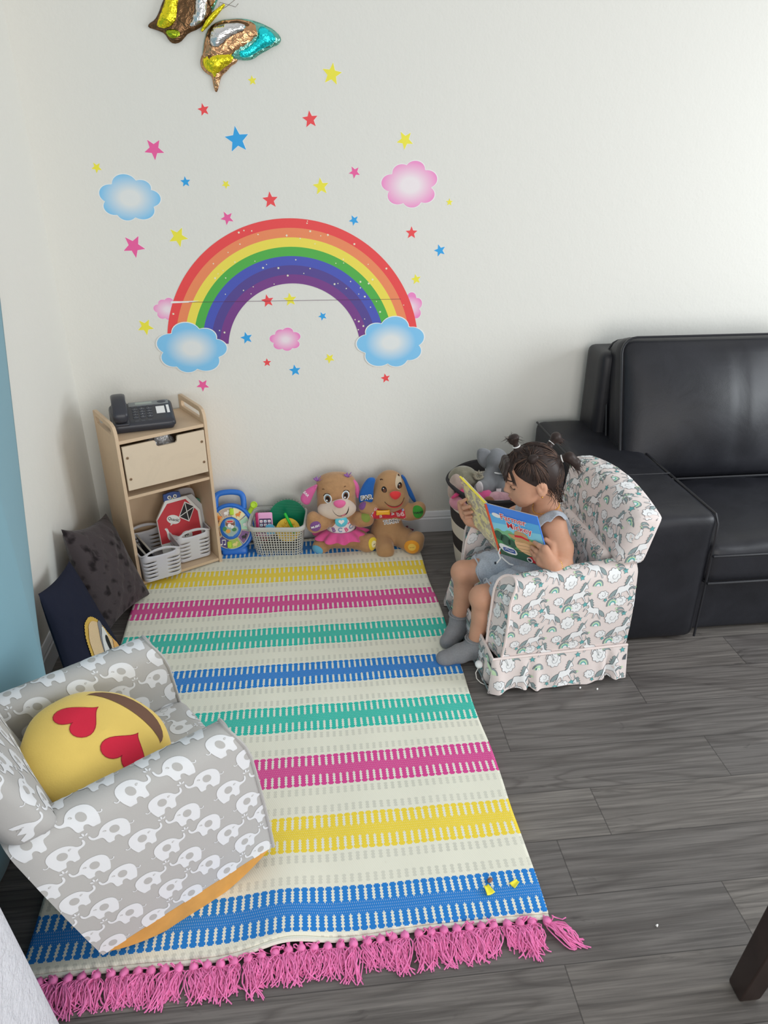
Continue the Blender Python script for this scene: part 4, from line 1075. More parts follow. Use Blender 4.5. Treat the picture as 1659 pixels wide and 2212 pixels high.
# ---- slotted bins (local x = width, y = depth, z up)
def slot_bin(name, label, loc, rz, w, d, h, m, group):
    root = thing(name, label, 'storage bin', loc, rz, group)
    b = MB(); R = .024
    per = []
    for cx, cy, a0 in ((w/2-R, d/2-R, 0), (-w/2+R, d/2-R, pi/2), (-w/2+R, -d/2+R, pi), (w/2-R, -d/2+R, 1.5*pi)):
        for k in range(7): a = a0+k*pi/12; per.append(V(cx+R*cos(a), cy+R*sin(a), 0))
    P = []
    for i, p in enumerate(per):
        q = per[(i+1) % len(per)]; n = max(1, int((q-p).length/.006)); P += [p.lerp(q, k/n) for k in range(n)]
    N = len(P)
    def ztop(p):  # rim rises into a handle on the front and the back
        e = 0.024*max(0, 1-(p.x/(w*.47))**2) if abs(p.y) > d/2-.012 else 0
        return h-.030+e
    def shrink(v): return .90+.10*v
    nb = 6; zs = [.006+(h-.052)*k/nb for k in range(nb+1)]
    def half(p, k):       # half opening of slit k at p
        o = 0.0
        front = abs(p.y) > d/2-R*.9
        u = (p.x if front else p.y)/((w if front else d)/2)
        for c0, wd, am in ((-.62, .34, .0030), (.60, .36, .0033)):
            o += am*max(0, 1-((u-c0)/wd)**2)
        if not front: o = .003*max(0, 1-((u)/.7)**2)
        return o if 0 < k < nb else 0
    def pt(p, z):
        s = shrink(z/h); return V(p.x*s, p.y*s, z)
    for k in range(nb):
        vs = []
        for p in P:
            a, c = zs[k]+half(p, k), zs[k+1]-half(p, k+1)
            vs += [pt(p, a), pt(p, (a+c)/2)*1.0, pt(p, c)]
        fs = []
        for i in range(N):
            j = (i+1) % N
            for r in (0, 1): fs.append((3*i+r, 3*j+r, 3*j+r+1, 3*i+r+1))
        b.add(vs, fs)
    # rim band with the hand hole
    vs = []; keep = []
    for p in P:
        zt = ztop(p); on = abs(p.y) > d/2-.012; u = p.x/(w*.34); op = .0105*sqrt(max(0, 1-u*u)) if on else 0
        zc = zs[-1]+.016+(zt-h+.030)*.18
        vs += [pt(p, zs[-1]), pt(p, max(zs[-1]+.003, zc-op)), pt(p, min(zt-.006, zc+op)), pt(p, zt)]; keep.append(op < 1e-4)
    fs = []
    for i in range(N):
        j = (i+1) % N
        fs.append((4*i, 4*j, 4*j+1, 4*i+1)); fs.append((4*i+2, 4*j+2, 4*j+3, 4*i+3))
        if keep[i] and keep[j]: fs.append((4*i+1, 4*j+1, 4*j+2, 4*i+2))
    b.add(vs, fs)
    b.add([pt(p, .006) for p in P], [tuple(range(N))[::-1]])
    b.build('bin_body', m, root, sharp=50, merge=1e-4, solid=-.0022)
    r = MB(); r.tube([pt(p, ztop(p)) for p in P], .0034, 6, closed=True); r.build('rim', m, root)
    return root
M_BIN = mat('light_grey_plastic', RGB(190, 191, 196), .38, .45)
p = incab(.100, .080, .0265); slot_bin('slotted_bin', 'grey slotted plastic bin at the left on the cabinet bottom shelf, sticking out in front', p, CA+radians(-3), .166, .240, .155, M_BIN, 'slotted bins in the cabinet')
p = incab(.262, .132, .0265); slot_bin('slotted_bin', 'grey slotted plastic bin at the right on the cabinet bottom shelf, holding board books', p, CA+radians(-2), .156, .200, .155, M_BIN, 'slotted bins in the cabinet')
# dark magazines standing in the left bin
for i, (dx, lb) in enumerate(((-.045, 'dark grey folder leaning in the left slotted bin, behind the front one'), (-.018, 'dark folder with pale edge in the left slotted bin'))):
    b = MB(); b.rbox((0, 0, 0), (.007, .19, .105), .002, 2); b.rbox((0, 0, .0525), (.0075, .19, .003), .001, 2, mi=1)
    o = b.build('folder', [mat('dark_grey_card', RGB(70, 72, 78), .5), mat('pale_card_edge', RGB(170, 172, 168), .6)], sharp=40)
    tag(o, lb, 'folder'); o.location = incab(.098+dx, .085, .097); o.rotation_euler = (radians(0), radians(-14), CA)

# ---- board books in the right bin
def book_shape(name, label, poly, th, org, rz, tilt, mats, art=None, cat='book'):
    b = MB(); b.prism(poly, [], (0, -.0, 0), (1, 0, 0), (0, 0, 1), -th, 0)
    if art: art(b, plane((0, -.0006, 0), (1.12 if art is barn_art else 1, 0, 0), (0, 0, 1.12 if art is barn_art else 1), (0, -1, 0)))
    b.v = [(p[0], -p[1] if False else p[1], p[2]) for p in b.v]
    o = b.build(name, mats, sharp=30, merge=0); o.rotation_euler = (tilt, 0, rz); o.location = org; return tag(o, label, cat)
MW = mat('page_white', RGB(222, 222, 218, 1.1), .6); MK = mat('ink_black', RGB(40, 38, 40), .6)
def barn_art(b, fn):
    red = [(-.078, -.01), (.070, -.01), (.070, .088), (.032, .148), (-.036, .146), (-.078, .088)]
    stamp(b, fn, tess([(-.083, .0), (.076, .0), (.078, .094), (.037, .158), (-.040, .157), (-.083, .094)]), 1, .0002)
    stamp(b, fn, tess([(-.083, 0), (.071, 0), (.071, .092), (.033, .149), (-.037, .147), (-.083, .094)]), 2, .0004)
    # square window
    c = (.030, .100); q = [(-.002, .036), (.030, .012), (.002, -.036), (-.030, -.012)]
    stamp(b, fn, tess([(c[0]+x*1.12, c[1]+y*1.12) for x, y in q]), 1, .0006); stamp(b, fn, tess([(c[0]+x, c[1]+y) for x, y in q]), 3, .0008)
    stamp(b, fn, strk([(c[0]+q[0][0], c[1]+q[0][1]), (c[0]+q[2][0], c[1]+q[2][1])], .003), 1, .0010); stamp(b, fn, strk([(c[0]+q[1][0], c[1]+q[1][1]), (c[0]+q[3][0], c[1]+q[3][1])], .003), 1, .0010)
    # speech bubble
    bub = [(-.024+.026*cos(a)*cos(-.45)-.017*sin(a)*sin(-.45), .083+.026*cos(a)*sin(-.45)+.017*sin(a)*cos(-.45)) for a in [k*2*pi/24 for k in range(24)]]
    stamp(b, fn, tess(bub), 1, .0006); stamp(b, fn, tess([(-.036, .072), (-.026, .068), (-.040, .062)]), 1, .0006)
    tx = text2d('Quack!', .0150, .02); r = -.45
    stamp(b, fn, tx, 3, .0009, lambda x, y: (-.024+x*cos(r)-y*sin(r), .083+x*sin(r)+y*cos(r)))
    bub2 = [(.014+.022*cos(a), .010+.018*sin(a)) for a in [k*2*pi/20 for k in range(20)]]; stamp(b, fn, tess(bub2), 1, .0006)
    stamp(b, fn, text2d('Ar', .020, .03), 3, .0009, lambda x, y: (.014+x*.9-y*.3, .014+x*.3+y*.9))
    g = [(-.064, .056), (-.056, .058), (-.052, .054), (-.050, .046), (-.046, .030), (-.030, .022), (-.016, .014), (-.004, .014), (-.010, .002), (-.030, -.002), (-.050, .004), (-.058, .020), (-.057, .040), (-.060, .050)]
    stamp(b, fn, tess(smooth_loop(g, 1)), 1, .0006); stamp(b, fn, tess(circ(-.0555, .0545, .0013, n=8)), 3, .0008)
barn = [(-.085, -.065), (.078, -.065), (.080, .095), (.038, .160), (-.042, .159), (-.085, .095)]
BR_ = CA+radians(-2)
book_shape('board_book', 'red barn shaped board book with a quacking goose on its cover', [(x*1.12, y*1.12) for x, y in barn], .012, incab(.236, .098, .112), BR_, radians(-9), [MW, MW, mat('barn_red', RGB(182, 54, 62), .45), MK], barn_art)
book_shape('board_book', 'red and grey board book behind the barn book', [(x+.014, y+.008) for x, y in barn], .010, incab(.256, .116, .118), BR_, radians(-7), [mat('grey_board', RGB(176, 176, 176), .5), MW])
tree = [(.10+.050*cos(a)*(1+.07*abs(sin(a*5)))-.02, .060+.080*sin(a)*(1+.06*abs(sin(a*5)))) for a in [k*2*pi/60 for k in range(60)]]
book_shape('board_book', 'green scalloped board book at the right of the barn book', tree, .012, incab(.247, .134, .112), BR_, radians(-6), [mat('tree_green', RGB(58, 128, 104), .5), MW])
def bird_art(b, fn):
    for x in (-.012, .012):
        stamp(b, fn, tess(circ(x, .030, .008, n=14)), 1, .0004); stamp(b, fn, tess(circ(x+.001, .030, .0048, n=12)), 3, .0006); stamp(b, fn, tess(circ(x+.002, .031, .0018, n=8)), 1, .0008)
    stamp(b, fn, tess(circ(.0, .006, .016, .018, n=16)), 2, .0004)
    stamp(b, fn, tess([(-.003, .026), (.003, .026), (0, .020)]), 4, .0007)
bird = smooth_loop([(-.036, -.1), (.036, -.1), (.036, .030), (.034, .046), (.026, .044), (.012, .050), (-.012, .050), (-.026, .046), (-.034, .048), (-.036, .030)], 1)
book_shape('board_book', 'dark blue bird shaped board book peeking over the barn book', bird, .012, incab(.222, .126, .268), BR_, radians(-7), [mat('bird_blue', RGB(52, 74, 128), .5), MW, mat('bird_teal', RGB(110, 160, 170), .5), MK, mat('bird_beak', RGB(230, 170, 60), .5)], bird_art)
gr = smooth_loop([(-.05, -.1), (.05, -.1), (.05, .03), (.03, .05), (-.03, .05), (-.05, .03)], 2)
book_shape('board_book', 'pale grey rounded board book at the back of the right bin', gr, .012, incab(.280, .158, .258), BR_, radians(-5), [mat('pale_grey_board', RGB(150, 146, 148), .5), MW])

# ================================================================== telephone
PA = radians(14)
ph = thing('telephone', 'black corded desk telephone on top of the wooden cabinet', 'telephone', incab(.150, .128, .6255), PA)
MPH = mat('black_plastic', RGB(48, 49, 56), .35, .45, bump=(600, .06)); MPG = mat('grey_phone_panel', RGB(120, 124, 124), .4, .4); MKEY = mat('phone_key', RGB(70, 72, 78), .4); MCARD = mat('white_card', RGB(226, 228, 226), .5); MKT = mat('key_print', RGB(170, 172, 174), .5)
TILT = Matrix.Rotation(radians(13), 3, 'X')
def ptf(p): return TILT @ Vector(p)+V(0, -.004, .034)
PWD, PDP = .236, .168
b = MB(); b.rbox((0, 0, 0), (PWD, PDP, .042), .016, 10, fn=lambda p: V(p.x*(1-.04*(p.z < 0)), p.y*(1-.05*(p.z < 0)), p.z+(.006*max(0, -p.x-.02)/.09 if False else 0)))
b.v = [tuple(ptf(p)) for p in b.v]; body = b.build('base', MPH, ph, sharp=None)
b = MB(); b.rbox((-.078, 0, .019), (.058, PDP-.004, .012), .006, 6); b.v = [tuple(ptf(p)) for p in b.v]; b.build('cradle', MPH, ph, sharp=None)
# handset
b = MB()
def hs(u, v):
    y = -.082+.164*u; a = 2*pi*v; arch = .032*(1-(2*u-1)**2)
    end = abs(2*u-1)**6; w = .029+.004*end-.003*(1-end); h_ = .014+.011*end
    k = sqrt(max(0, 1-abs(2*u-1)**14))
    ca, sa = cos(a), sin(a); sx = math.copysign(abs(ca)**.6, ca); sz = math.copysign(abs(sa)**.6, sa)
    return ptf(V(-.078+w*sx*k, y, .046+arch-.010*end+h_*sz*k))
b.grid(hs, 36, 24, cv=True); hset = b.build('handset', MPH, ph, sharp=None)
b = MB(); b.rbox((.030, .062, .0185), (.150, .032, .006), .002, 4); b.v = [tuple(ptf(p)) for p in b.v]; dsp = b.build('display_panel', MPG, ph, sharp=None)
b = MB(); b.box((.012, .064, .0218), (.062, .014, .001)); b.v = [tuple(ptf(p)) for p in b.v]; b.build('screen', mat('lcd', RGB(150, 158, 150), .2), dsp)
b = MB(); b.ell((.080, .064, .0215), (.017, .011, .002), nu=20, nv=6); b.v = [tuple(ptf(p)) for p in b.v]; b.build('dial_pad', MKEY, dsp)
b = MB(); b.rbox((.030, -.018, .0178), (.135, .105, .004), .0018, 4); b.v = [tuple(ptf(p)) for p in b.v]; b.build('keypad_panel', mat('dark_panel', RGB(38, 39, 44), .45), ph, sharp=None)
kn = ['1', '2', '3', '4', '5', '6', '7', '8', '9', '*', '0', '#']
for r in range(4):
    for c in range(3):
        b = MB(); x, y = -.024+c*.026, .020-r*.019; b.rbox((0, 0, 0), (.020, .011, .006), .0028, 3, fn=lambda p: p+V(0, 0, -.0007*(1-(p.x/.01)**2) if p.z > 0 else 0)); b.v = [(p[0]+x, p[1]+y, p[2]+.0215) for p in b.v]
        stamp(b, plane((x, y, .0246), (1, 0, 0), (0, 1, 0)), text2d(kn[r*3+c], .008, .01), 1, .0002)
        b.v = [tuple(ptf(p)) for p in b.v]; b.build('key', [MKEY, MKT], ph, sharp=None)
for k in range(5):
    b = MB(); b.rbox((-.030+k*.022, .040, .021), (.014, .005, .004), .0015, 2); b.v = [tuple(ptf(p)) for p in b.v]; b.build('function_key', MKEY, ph, sharp=None)
for k in range(3):
    b = MB(); b.rbox((-.024+k*.024, -.062, .0205), (.016, .006, .004), .002, 2); b.v = [tuple(ptf(p)) for p in b.v]; b.build('function_key', MKEY, ph, sharp=None)
b = MB(); b.box((.070, .004, .0208), (.032, .052, .0012)); b.v = [tuple(ptf(p)) for p in b.v]; b.build('name_card', MCARD, ph)
b = MB(); b.box((.098, .006, .0208), (.010, .058, .0012)); b.v = [tuple(ptf(p)) for p in b.v]; b.build('label_strip', MCARD, ph)
b = MB(); b.rbox((.0, .02, .012), (.085, .085, .024), .006, 3); b.build('stand', MPH, ph, sharp=None)
b = MB(); b.rbox((.07, -.04, .011), (.014, .014, .022), .004, 2); b.build('stand_foot', MPH, ph, sharp=None)
b = MB(); b.tube([ptf(V(-.098, -.070, -.002)), ptf(V(-.118, -.070, -.012)), V(-.122, -.070, .006), V(-.108, -.073, .0025), V(-.07, -.05, .003), V(-.03, -.02, .003)], .0022, 6); b.build('cord', MPH, ph)

# ================================================================== leaning cushions
def cushion(name, label, P00, P10, P11, P01, th, m, stampfn=None, wr=.0, mats=None, corner=.18, flip=1):
    """soft square cushion between four corners (bottom-left, bottom-right, top-right, top-left) seen from its front"""
    P00, P10, P11, P01 = map(Vector, (P00, P10, P11, P01)); c = (P00+P10+P11+P01)/4
    n = ((P10-P00).cross(P01-P00)).normalized()*flip
    b = MB()
    def side(sg):
        def g(u, v):
            x, y = 2*u-1, 2*v-1; e = max(0, (1-abs(x)**2.6)*(1-abs(y)**2.6))**.5
            pin = 1-corner*.35*((1-x*x)*abs(y)**3+(1-y*y)*abs(x)**3)*.5
            xx, yy = .5+.5*x*(1-corner*.30*(1-y*y)), .5+.5*y*(1-corner*.30*(1-x*x))
            p = P00.lerp(P10, xx).lerp(P01.lerp(P11, xx), yy)
            w = wr*(sin(x*9+y*5)*sin(y*11-x*3)+.6*sin(x*21+1)*sin(y*17))*e
            w += wr*.8*sin(14*math.atan2(y, x))*(1-e)*min(1, (x*x+y*y))*.5
            return p+n*sg*(th*.5*e+max(0, e)*w)
        return g
    f = side(1); b.grid(f, 44, 44); k = len(b.f); b.grid(side(-1), 24, 24)
    if stampfn: stampfn(b, f, n)
    b.v = [tuple(Vector(p)-c) for p in b.v]
    o = b.build(name, mats or m, sharp=None, merge=0, loc=c); return tag(o, label, 'cushion')
def quilt():
    t = NT('charcoal_ruched_fabric'); o = t.obj(); v = t.n('ShaderNodeTexVoronoi', feature='F1'); t.l(o, v.inputs['Vector']); v.inputs['Scale'].default_value = 27
    sm = t.noise(o, 24, 3, .5, .8); d = t.ramp(t.math('ADD', t.math('MULTIPLY', v.outputs['Distance'], .55), t.math('MULTIPLY', sm, .9)), [(.48, (0, 0, 0)), (.68, (1, 1, 1))])
    c = t.mix(d, RGB(36, 31, 33, 1.0), RGB(72, 65, 67, 1.0)); f = t.noise(o, 20, 4, .6, 1.0)
    t.bump(t.math('ADD', t.math('MULTIPLY', v.outputs['Distance'], .5), f), .6, .008); t.fin(c, .9, .15, sheen=.2); return t.m
z0 = RUG_Z
cushion('charcoal_cushion', 'charcoal ruched square cushion leaning against the side of the wooden cabinet', (-.775, -.800, .015), (-.650, -.440, .012), (-.815, -.262, .290), (-.885, -.575, .385), .125, quilt(), wr=.0045, corner=.45)
def patch(b, f, n):
    def fn(s, t):
        if not (0 <= s <= 1 and 0 <= t <= 1): return None
        return f(s, t), n
    sh = smooth_loop([(.36, -.02), (.345, .25), (.36, .42), (.44, .52), (.56, .55), (.68, .50), (.76, .40), (.82, .25), (.92, .08), (.95, .0)], 2)
    sh = [(x, max(.01, y)) for x, y in sh]; inn = [(.64+(x-.64)*.86, .2+(y-.2)*.86 if y > .2 else y) for x, y in sh]
    jag = [(x+(.006 if i % 2 else -.003)*(1 if x > .6 else -1), y+(.004 if i % 2 else 0)) for i, (x, y) in enumerate(dense(sh, .012))]
    stamp(b, fn, tess(jag, .05), 1, .004); stamp(b, fn, tess(dense(inn, .03), .05), 2, .006)
    ey = [(.665+.078*cos(a)*cos(.25)-.19*sin(a)*sin(-.22), .27+.17*sin(a)+.02*cos(a)) for a in [k*2*pi/28 for k in range(28)]]
    stamp(b, fn, tess(ey, .04), 4, .0075); stamp(b, fn, tess([(.672+(x-.665)*.95, .235+(y-.27)*.80) for x, y in ey], .04), 3, .0085); stamp(b, fn, tess(circ(.712, .20, .036, .085, 20), .04), 5, .0095)
    stamp(b, fn, tess([(.80, .02), (.93, .02), (.885, .13), (.83, .20), (.79, .12)], .04), 6, .008)
pm = [mat('navy_cotton', RGB(38, 41, 56, 1.0), .92, .12, bump=(500, .2)), mat('mustard_plush_trim', RGB(206, 170, 84), .95, .1, bump=(380, .8, .004)), mat('cream_plush', RGB(216, 190, 150), .95, .1, bump=(380, .8, .004)), mat('white_plush', RGB(210, 210, 206), .95, .1, bump=(380, .6, .004)),
      mat('grey_plush', RGB(128, 130, 134), .95, .1, bump=(380, .6, .004)), mat('black_plush', RGB(44, 46, 46), .95, .1, bump=(380, .6, .004)), mat('orange_plush', RGB(212, 162, 96), .95, .1, bump=(380, .6, .004))]
cushion('navy_cushion', 'navy cushion with a fluffy cream and mustard eye patch, behind the rocking chair', (-.770, -1.085, .014), (-.682, -.800, .012), (-.838, -.690, .320), (-.866, -.930, .340), .075, None, patch, mats=pm, wr=.002, corner=.22)

# ================================================================== curtain and the white quilted seat at the left edge
def cloth(name, col, bs=600, st=.25, rough=.9):
    t = NT(name); o = t.obj(); t.bump(t.noise(o, bs, 2), st, .001); t.fin(col, rough, .12, sheen=.1); return t.m
b = MB()
def cur(u, v):
    z = .004+2.2*v
    ye = -.640-.30*max(0, 1.235-z)+.20*max(0, z-1.235)
    y1 = -1.172
    if u < .25:
        t = u/.25; x = -.886+.086*t; y = ye+(y1-ye)*t
    else:
        t = (u-.25)/.75; y = y1-1.55*t; x = -.800+.018*sin(t*26)*min(1, t*4)-.03*sin(t*9)*min(1, t*2)
    return V(x, y, z)
b.grid(cur, 120, 30)
tag(b.build('curtain', cloth('light_blue_curtain', RGB(130, 168, 182, 1.08)), sharp=60, solid=.003), 'light blue curtain hanging along the left wall', 'curtain')
q = NT('white_quilted_cover'); o_ = q.obj(); q.bump(q.math('ADD', q.noise(o_, 46, 4, .6, .6), q.math('MULTIPLY', q.noise(o_, 160, 3), .4)), .7, .012); q.fin(RGB(216, 217, 224, 1.05), .9, .12, sheen=.2); M_QUILT = q.m
P1, P2 = at(108, 2212, -2.16), at(0, 1962, -2.16)
ot = thing('white_upholstered_seat', 'white quilted seat corner at the lower left edge of the picture', 'seat', (P1.x-.115, -2.50, 0))
k_ = (P2.x-P1.x)/(P2.z-P1.z)
def ott(p):
    z = p.z+.36
    return V(p.x+(k_*(z-P1.z)*(1 if p.x > 0 else 0)), p.y+.06*(.36-z)*(1 if p.y > 0 else -1), p.z)
b = MB(); b.rbox((0, 0, .36), (.28, .70, .715), .05, 20, fn=ott); b.build('seat_cover', M_QUILT, ot, sharp=None)
b = MB(); b.rbox((-.06, -.02, .75), (.17, .58, .09), .04, 10); b.build('seat_cushion', M_QUILT, ot, sharp=None)
# dark wooden leg at the lower right: a low stool, the rest lies outside the frame
LP = atz(1606, 2140, 0); dk = mat('dark_walnut', RGB(50, 38, 35, 1.0), .35, .45, var=(20, .25))
st = thing('dark_wooden_stool', 'dark wooden stool leg at the lower right edge of the picture', 'stool', (LP.x+.26, LP.y-.16, 0))
hd = V(LP.x+.095, LP.y-.02, 0)
for sx_, sy_ in ((-1, 1), (1, 1), (-1, -1), (1, -1)):
    A, B_ = V(.26*sx_, .16*sy_, 0), V(.215*sx_, .135*sy_, .44); b = MB()
    n = [(-1, -1), (1, -1), (1, 1), (-1, 1)]
    vs = []
    for P, s in ((A, .021), (A.lerp(B_, .02), .023), (B_, .031)):
        vs += [P+V(x*s, y*s, 0) for x, y in n]
    fs = [(0, 3, 2, 1), (8, 9, 10, 11)]+[(4*r+i, 4*r+(i+1) % 4, 4*r+4+(i+1) % 4, 4*r+4+i) for r in (0, 1) for i in range(4)]
    b.add(vs, fs); b.build('leg', dk, st, sharp=30, bevel=.003)
b = MB(); b.rbox((0, 0, .455), (.46, .34, .035), .012, 4); b.build('seat', dk, st, sharp=None)
# ================================================================== animal sound wheel toy
TB = mat('toy_blue', RGB(42, 108, 196), .35, .45); TG = mat('toy_lime', RGB(170, 206, 52), .4, .4); MINK = mat('ink_black', RGB(40, 38, 40), .6); MWH = mat('toy_white', RGB(232, 230, 224), .5)
sn = thing('animal_sound_toy', 'round blue animal picture toy with carry handle leaning between cabinet and grey basket', 'toy', (0, 0, 0))
sc0 = V(-.351, -.114, .121); su, sw = V(1, 0, 0), V(0, .40, .917).normalized(); snn = su.cross(sw)
sn.location = (sc0.x, sc0.y, RUG_Z); _sb = Vector(sn.location)
def sp(x, y, d): return sc0+su*x+sw*y+snn*d-_sb
def disc(mb, prof, n=64, sx=1, sy=1, cx=0, cy=0, mi=0):
    mb.grid(lambda u, v: sp(cx+prof[int(round(v*(len(prof)-1)))][0]*sx*cos(2*pi*u), cy+prof[int(round(v*(len(prof)-1)))][0]*sy*sin(2*pi*u), prof[int(round(v*(len(prof)-1)))][1]), n, len(prof)-1, cu=True, mi=mi)
b = MB(); disc(b, [(0, -.02), (.094, -.02), (.1, -.012), (.1, .004), (.096, .011), (.089, .013), (.086, .008), (0, .008)], sy=1.08)
body = b.build('body', TB, sn)
b = MB(); b.rbox((0, 0, 0), (.11, .036, .03), .012, 6); b.v = [tuple(sp(p[0]+.012, p[1]-.098, p[2]-.004)) for p in b.v]; b.build('base', TB, sn, sharp=None)
b = MB(); hp = [(-.060, .082), (-.060, .120), (-.056, .140), (-.042, .152), (0, .157), (.042, .152), (.056, .140), (.060, .120), (.060, .082)]
b.tube([sp(x, y, -.003) for x, y in smooth_loop(hp, 2, False)], .0115, 10, flat=1.1); b.build('handle', TB, sn, sharp=None)
SEG = [(RGB(230, 214, 170), RGB(214, 130, 60)), (RGB(170, 214, 190), RGB(250, 248, 240)), (RGB(126, 92, 140), RGB(44, 42, 46)), (RGB(160, 186, 90), RGB(232, 206, 130)), (RGB(84, 76, 128), RGB(240, 238, 235)), (RGB(150, 110, 80), RGB(220, 160, 120)), (RGB(214, 170, 110), RGB(120, 80, 60)), (RGB(176, 160, 150), RGB(244, 240, 232))]
for k, (c, an) in enumerate(SEG):
    a1 = radians(79-45*k); a0 = a1-radians(41); b = MB()
    b.grid(lambda u, v: sp((.046+.036*v)*cos(a0+(a1-a0)*u), (.046+.036*v)*1.08*sin(a0+(a1-a0)*u), .0105), 8, 2)
    fn = plane(sp(0, 0, .0108), su, sw, snn); am = (a0+a1)/2; cx, cy = .065*cos(am), .065*1.08*sin(am)
    rim = [(r*cos(a), r*1.08*sin(a)) for r, a in [(.082, a0+(a1-a0)*t/8) for t in range(9)]+[(.046, a1-(a1-a0)*t/8) for t in range(9)]]
    stamp(b, fn, strk(rim, .0022, True), 2, .0004)
    if k == 4:
        for x in (-.008, .006): stamp(b, fn, tess(circ(cx+x, cy-.009, .0045, .0035, 10)), 1, .0008); stamp(b, fn, strk([(cx+x+.004, cy-.009), (cx+x+.004, cy+.010)], .002), 1, .0008)
        stamp(b, fn, strk([(cx-.004, cy+.010), (cx+.010, cy+.010)], .004), 1, .0008)
    else:
        stamp(b, fn, tess(circ(cx, cy-.003, .0105, .0068, 14)), 1, .0008); stamp(b, fn, tess(circ(cx+.009, cy+.006, .0055, .005, 12)), 1, .0008)
        for x in (-.006, .005): stamp(b, fn, strk([(cx+x, cy-.007), (cx+x, cy-.014)], .0028), 1, .0008)
        stamp(b, fn, tess(circ(cx+.010, cy+.007, .0011, n=6)), 3, .001)
    b.build('picture_segment', [mat('segment_%s' % k, c, .4), mat('segment_animal_%s' % k, an, .4), mat('segment_border', RGB(216, 206, 160), .4), MINK], sn, smooth=False)
b = MB(); disc(b, [(0, .012), (.040, .012), (.043, .016), (.040, .0185), (0, .0185)], sy=1.08); hub = b.build('hub', TB, sn)
b = MB(); fn = plane(sp(0, 0, .0188), su, sw, snn)
stamp(b, fn, tess(smooth_loop([(-.033, -.012), (-.030, .004), (-.022, .008), (-.022, .032), (-.012, .040), (.012, .040), (.022, .032), (.022, .008), (.032, .004), (.034, -.014), (0, -.042)], 1)), 0, .0002)
stamp(b, fn, tess(smooth_loop([(-.020, .008), (-.020, .030), (-.011, .037), (.011, .037), (.020, .030), (.020, .008)], 1)), 1, .0004)
stamp(b, fn, tess(rrect(-.014, .024, .014, .034, .005)), 2, .0006); stamp(b, fn, strk(rrect(-.014, .024, .014, .034, .005), .0018, True), 3, .0008)
stamp(b, fn, tess(circ(-.003, .012, .008, .009, 14)), 3, .0006); stamp(b, fn, tess(circ(.008, .006, .007, .008, 14)), 3, .0006); stamp(b, fn, tess(circ(-.010, -.012, .010, .009, 14)), 4, .0008); stamp(b, fn, tess(circ(.016, -.006, .010, .008, 14)), 5, .0006); stamp(b, fn, tess(circ(-.024, -.002, .009, .010, 14)), 5, .0006)
b.build('hub_picture', [mat('hub_grey_green', RGB(150, 176, 170), .4), mat('barn_brown', RGB(120, 84, 70), .4), mat('label_red', RGB(196, 60, 52), .4), MWH, mat('hub_orange', RGB(222, 160, 70), .4), mat('hub_green', RGB(74, 134, 78), .4)], hub, smooth=False)
for a, r in ((83, .066), (-97, .066)):
    b = MB(); x, y = r*cos(radians(a)), r*1.08*sin(radians(a)); b.rbox((0, 0, 0), (.018, .028, .010), .004, 4); b.v = [tuple(sp(p[0]+x, p[1]+y, p[2]+.014)) for p in b.v]; b.build('tab', TG, sn, sharp=None)
b = MB(); disc(b, [(0, .006), (.013, .006), (.014, .014), (.011, .019), (0, .02)], n=24, cx=.085, cy=-.003); b.build('button', TG, sn)
b = MB(); b.tube([sp(.078, .060, -.008), sp(.092, .080, 0), sp(.100, .092, .004)], [.010, .010, .012], 12); disc(b, [(0, .010), (.014, .010), (.0155, .016), (.012, .020), (.009, .017), (0, .017)], n=24, cx=.104, cy=.096); b.build('lever', TG, sn)
b = MB(); b.add([sp(-.030, .052, .016), sp(-.062, .026, .016), sp(-.052, .040, .016), sp(-.066, .056, .016)], [(0, 1, 2, 3)]); b.build('pointer', mat('pointer_orange', RGB(220, 130, 60), .4), sn, solid=.002)

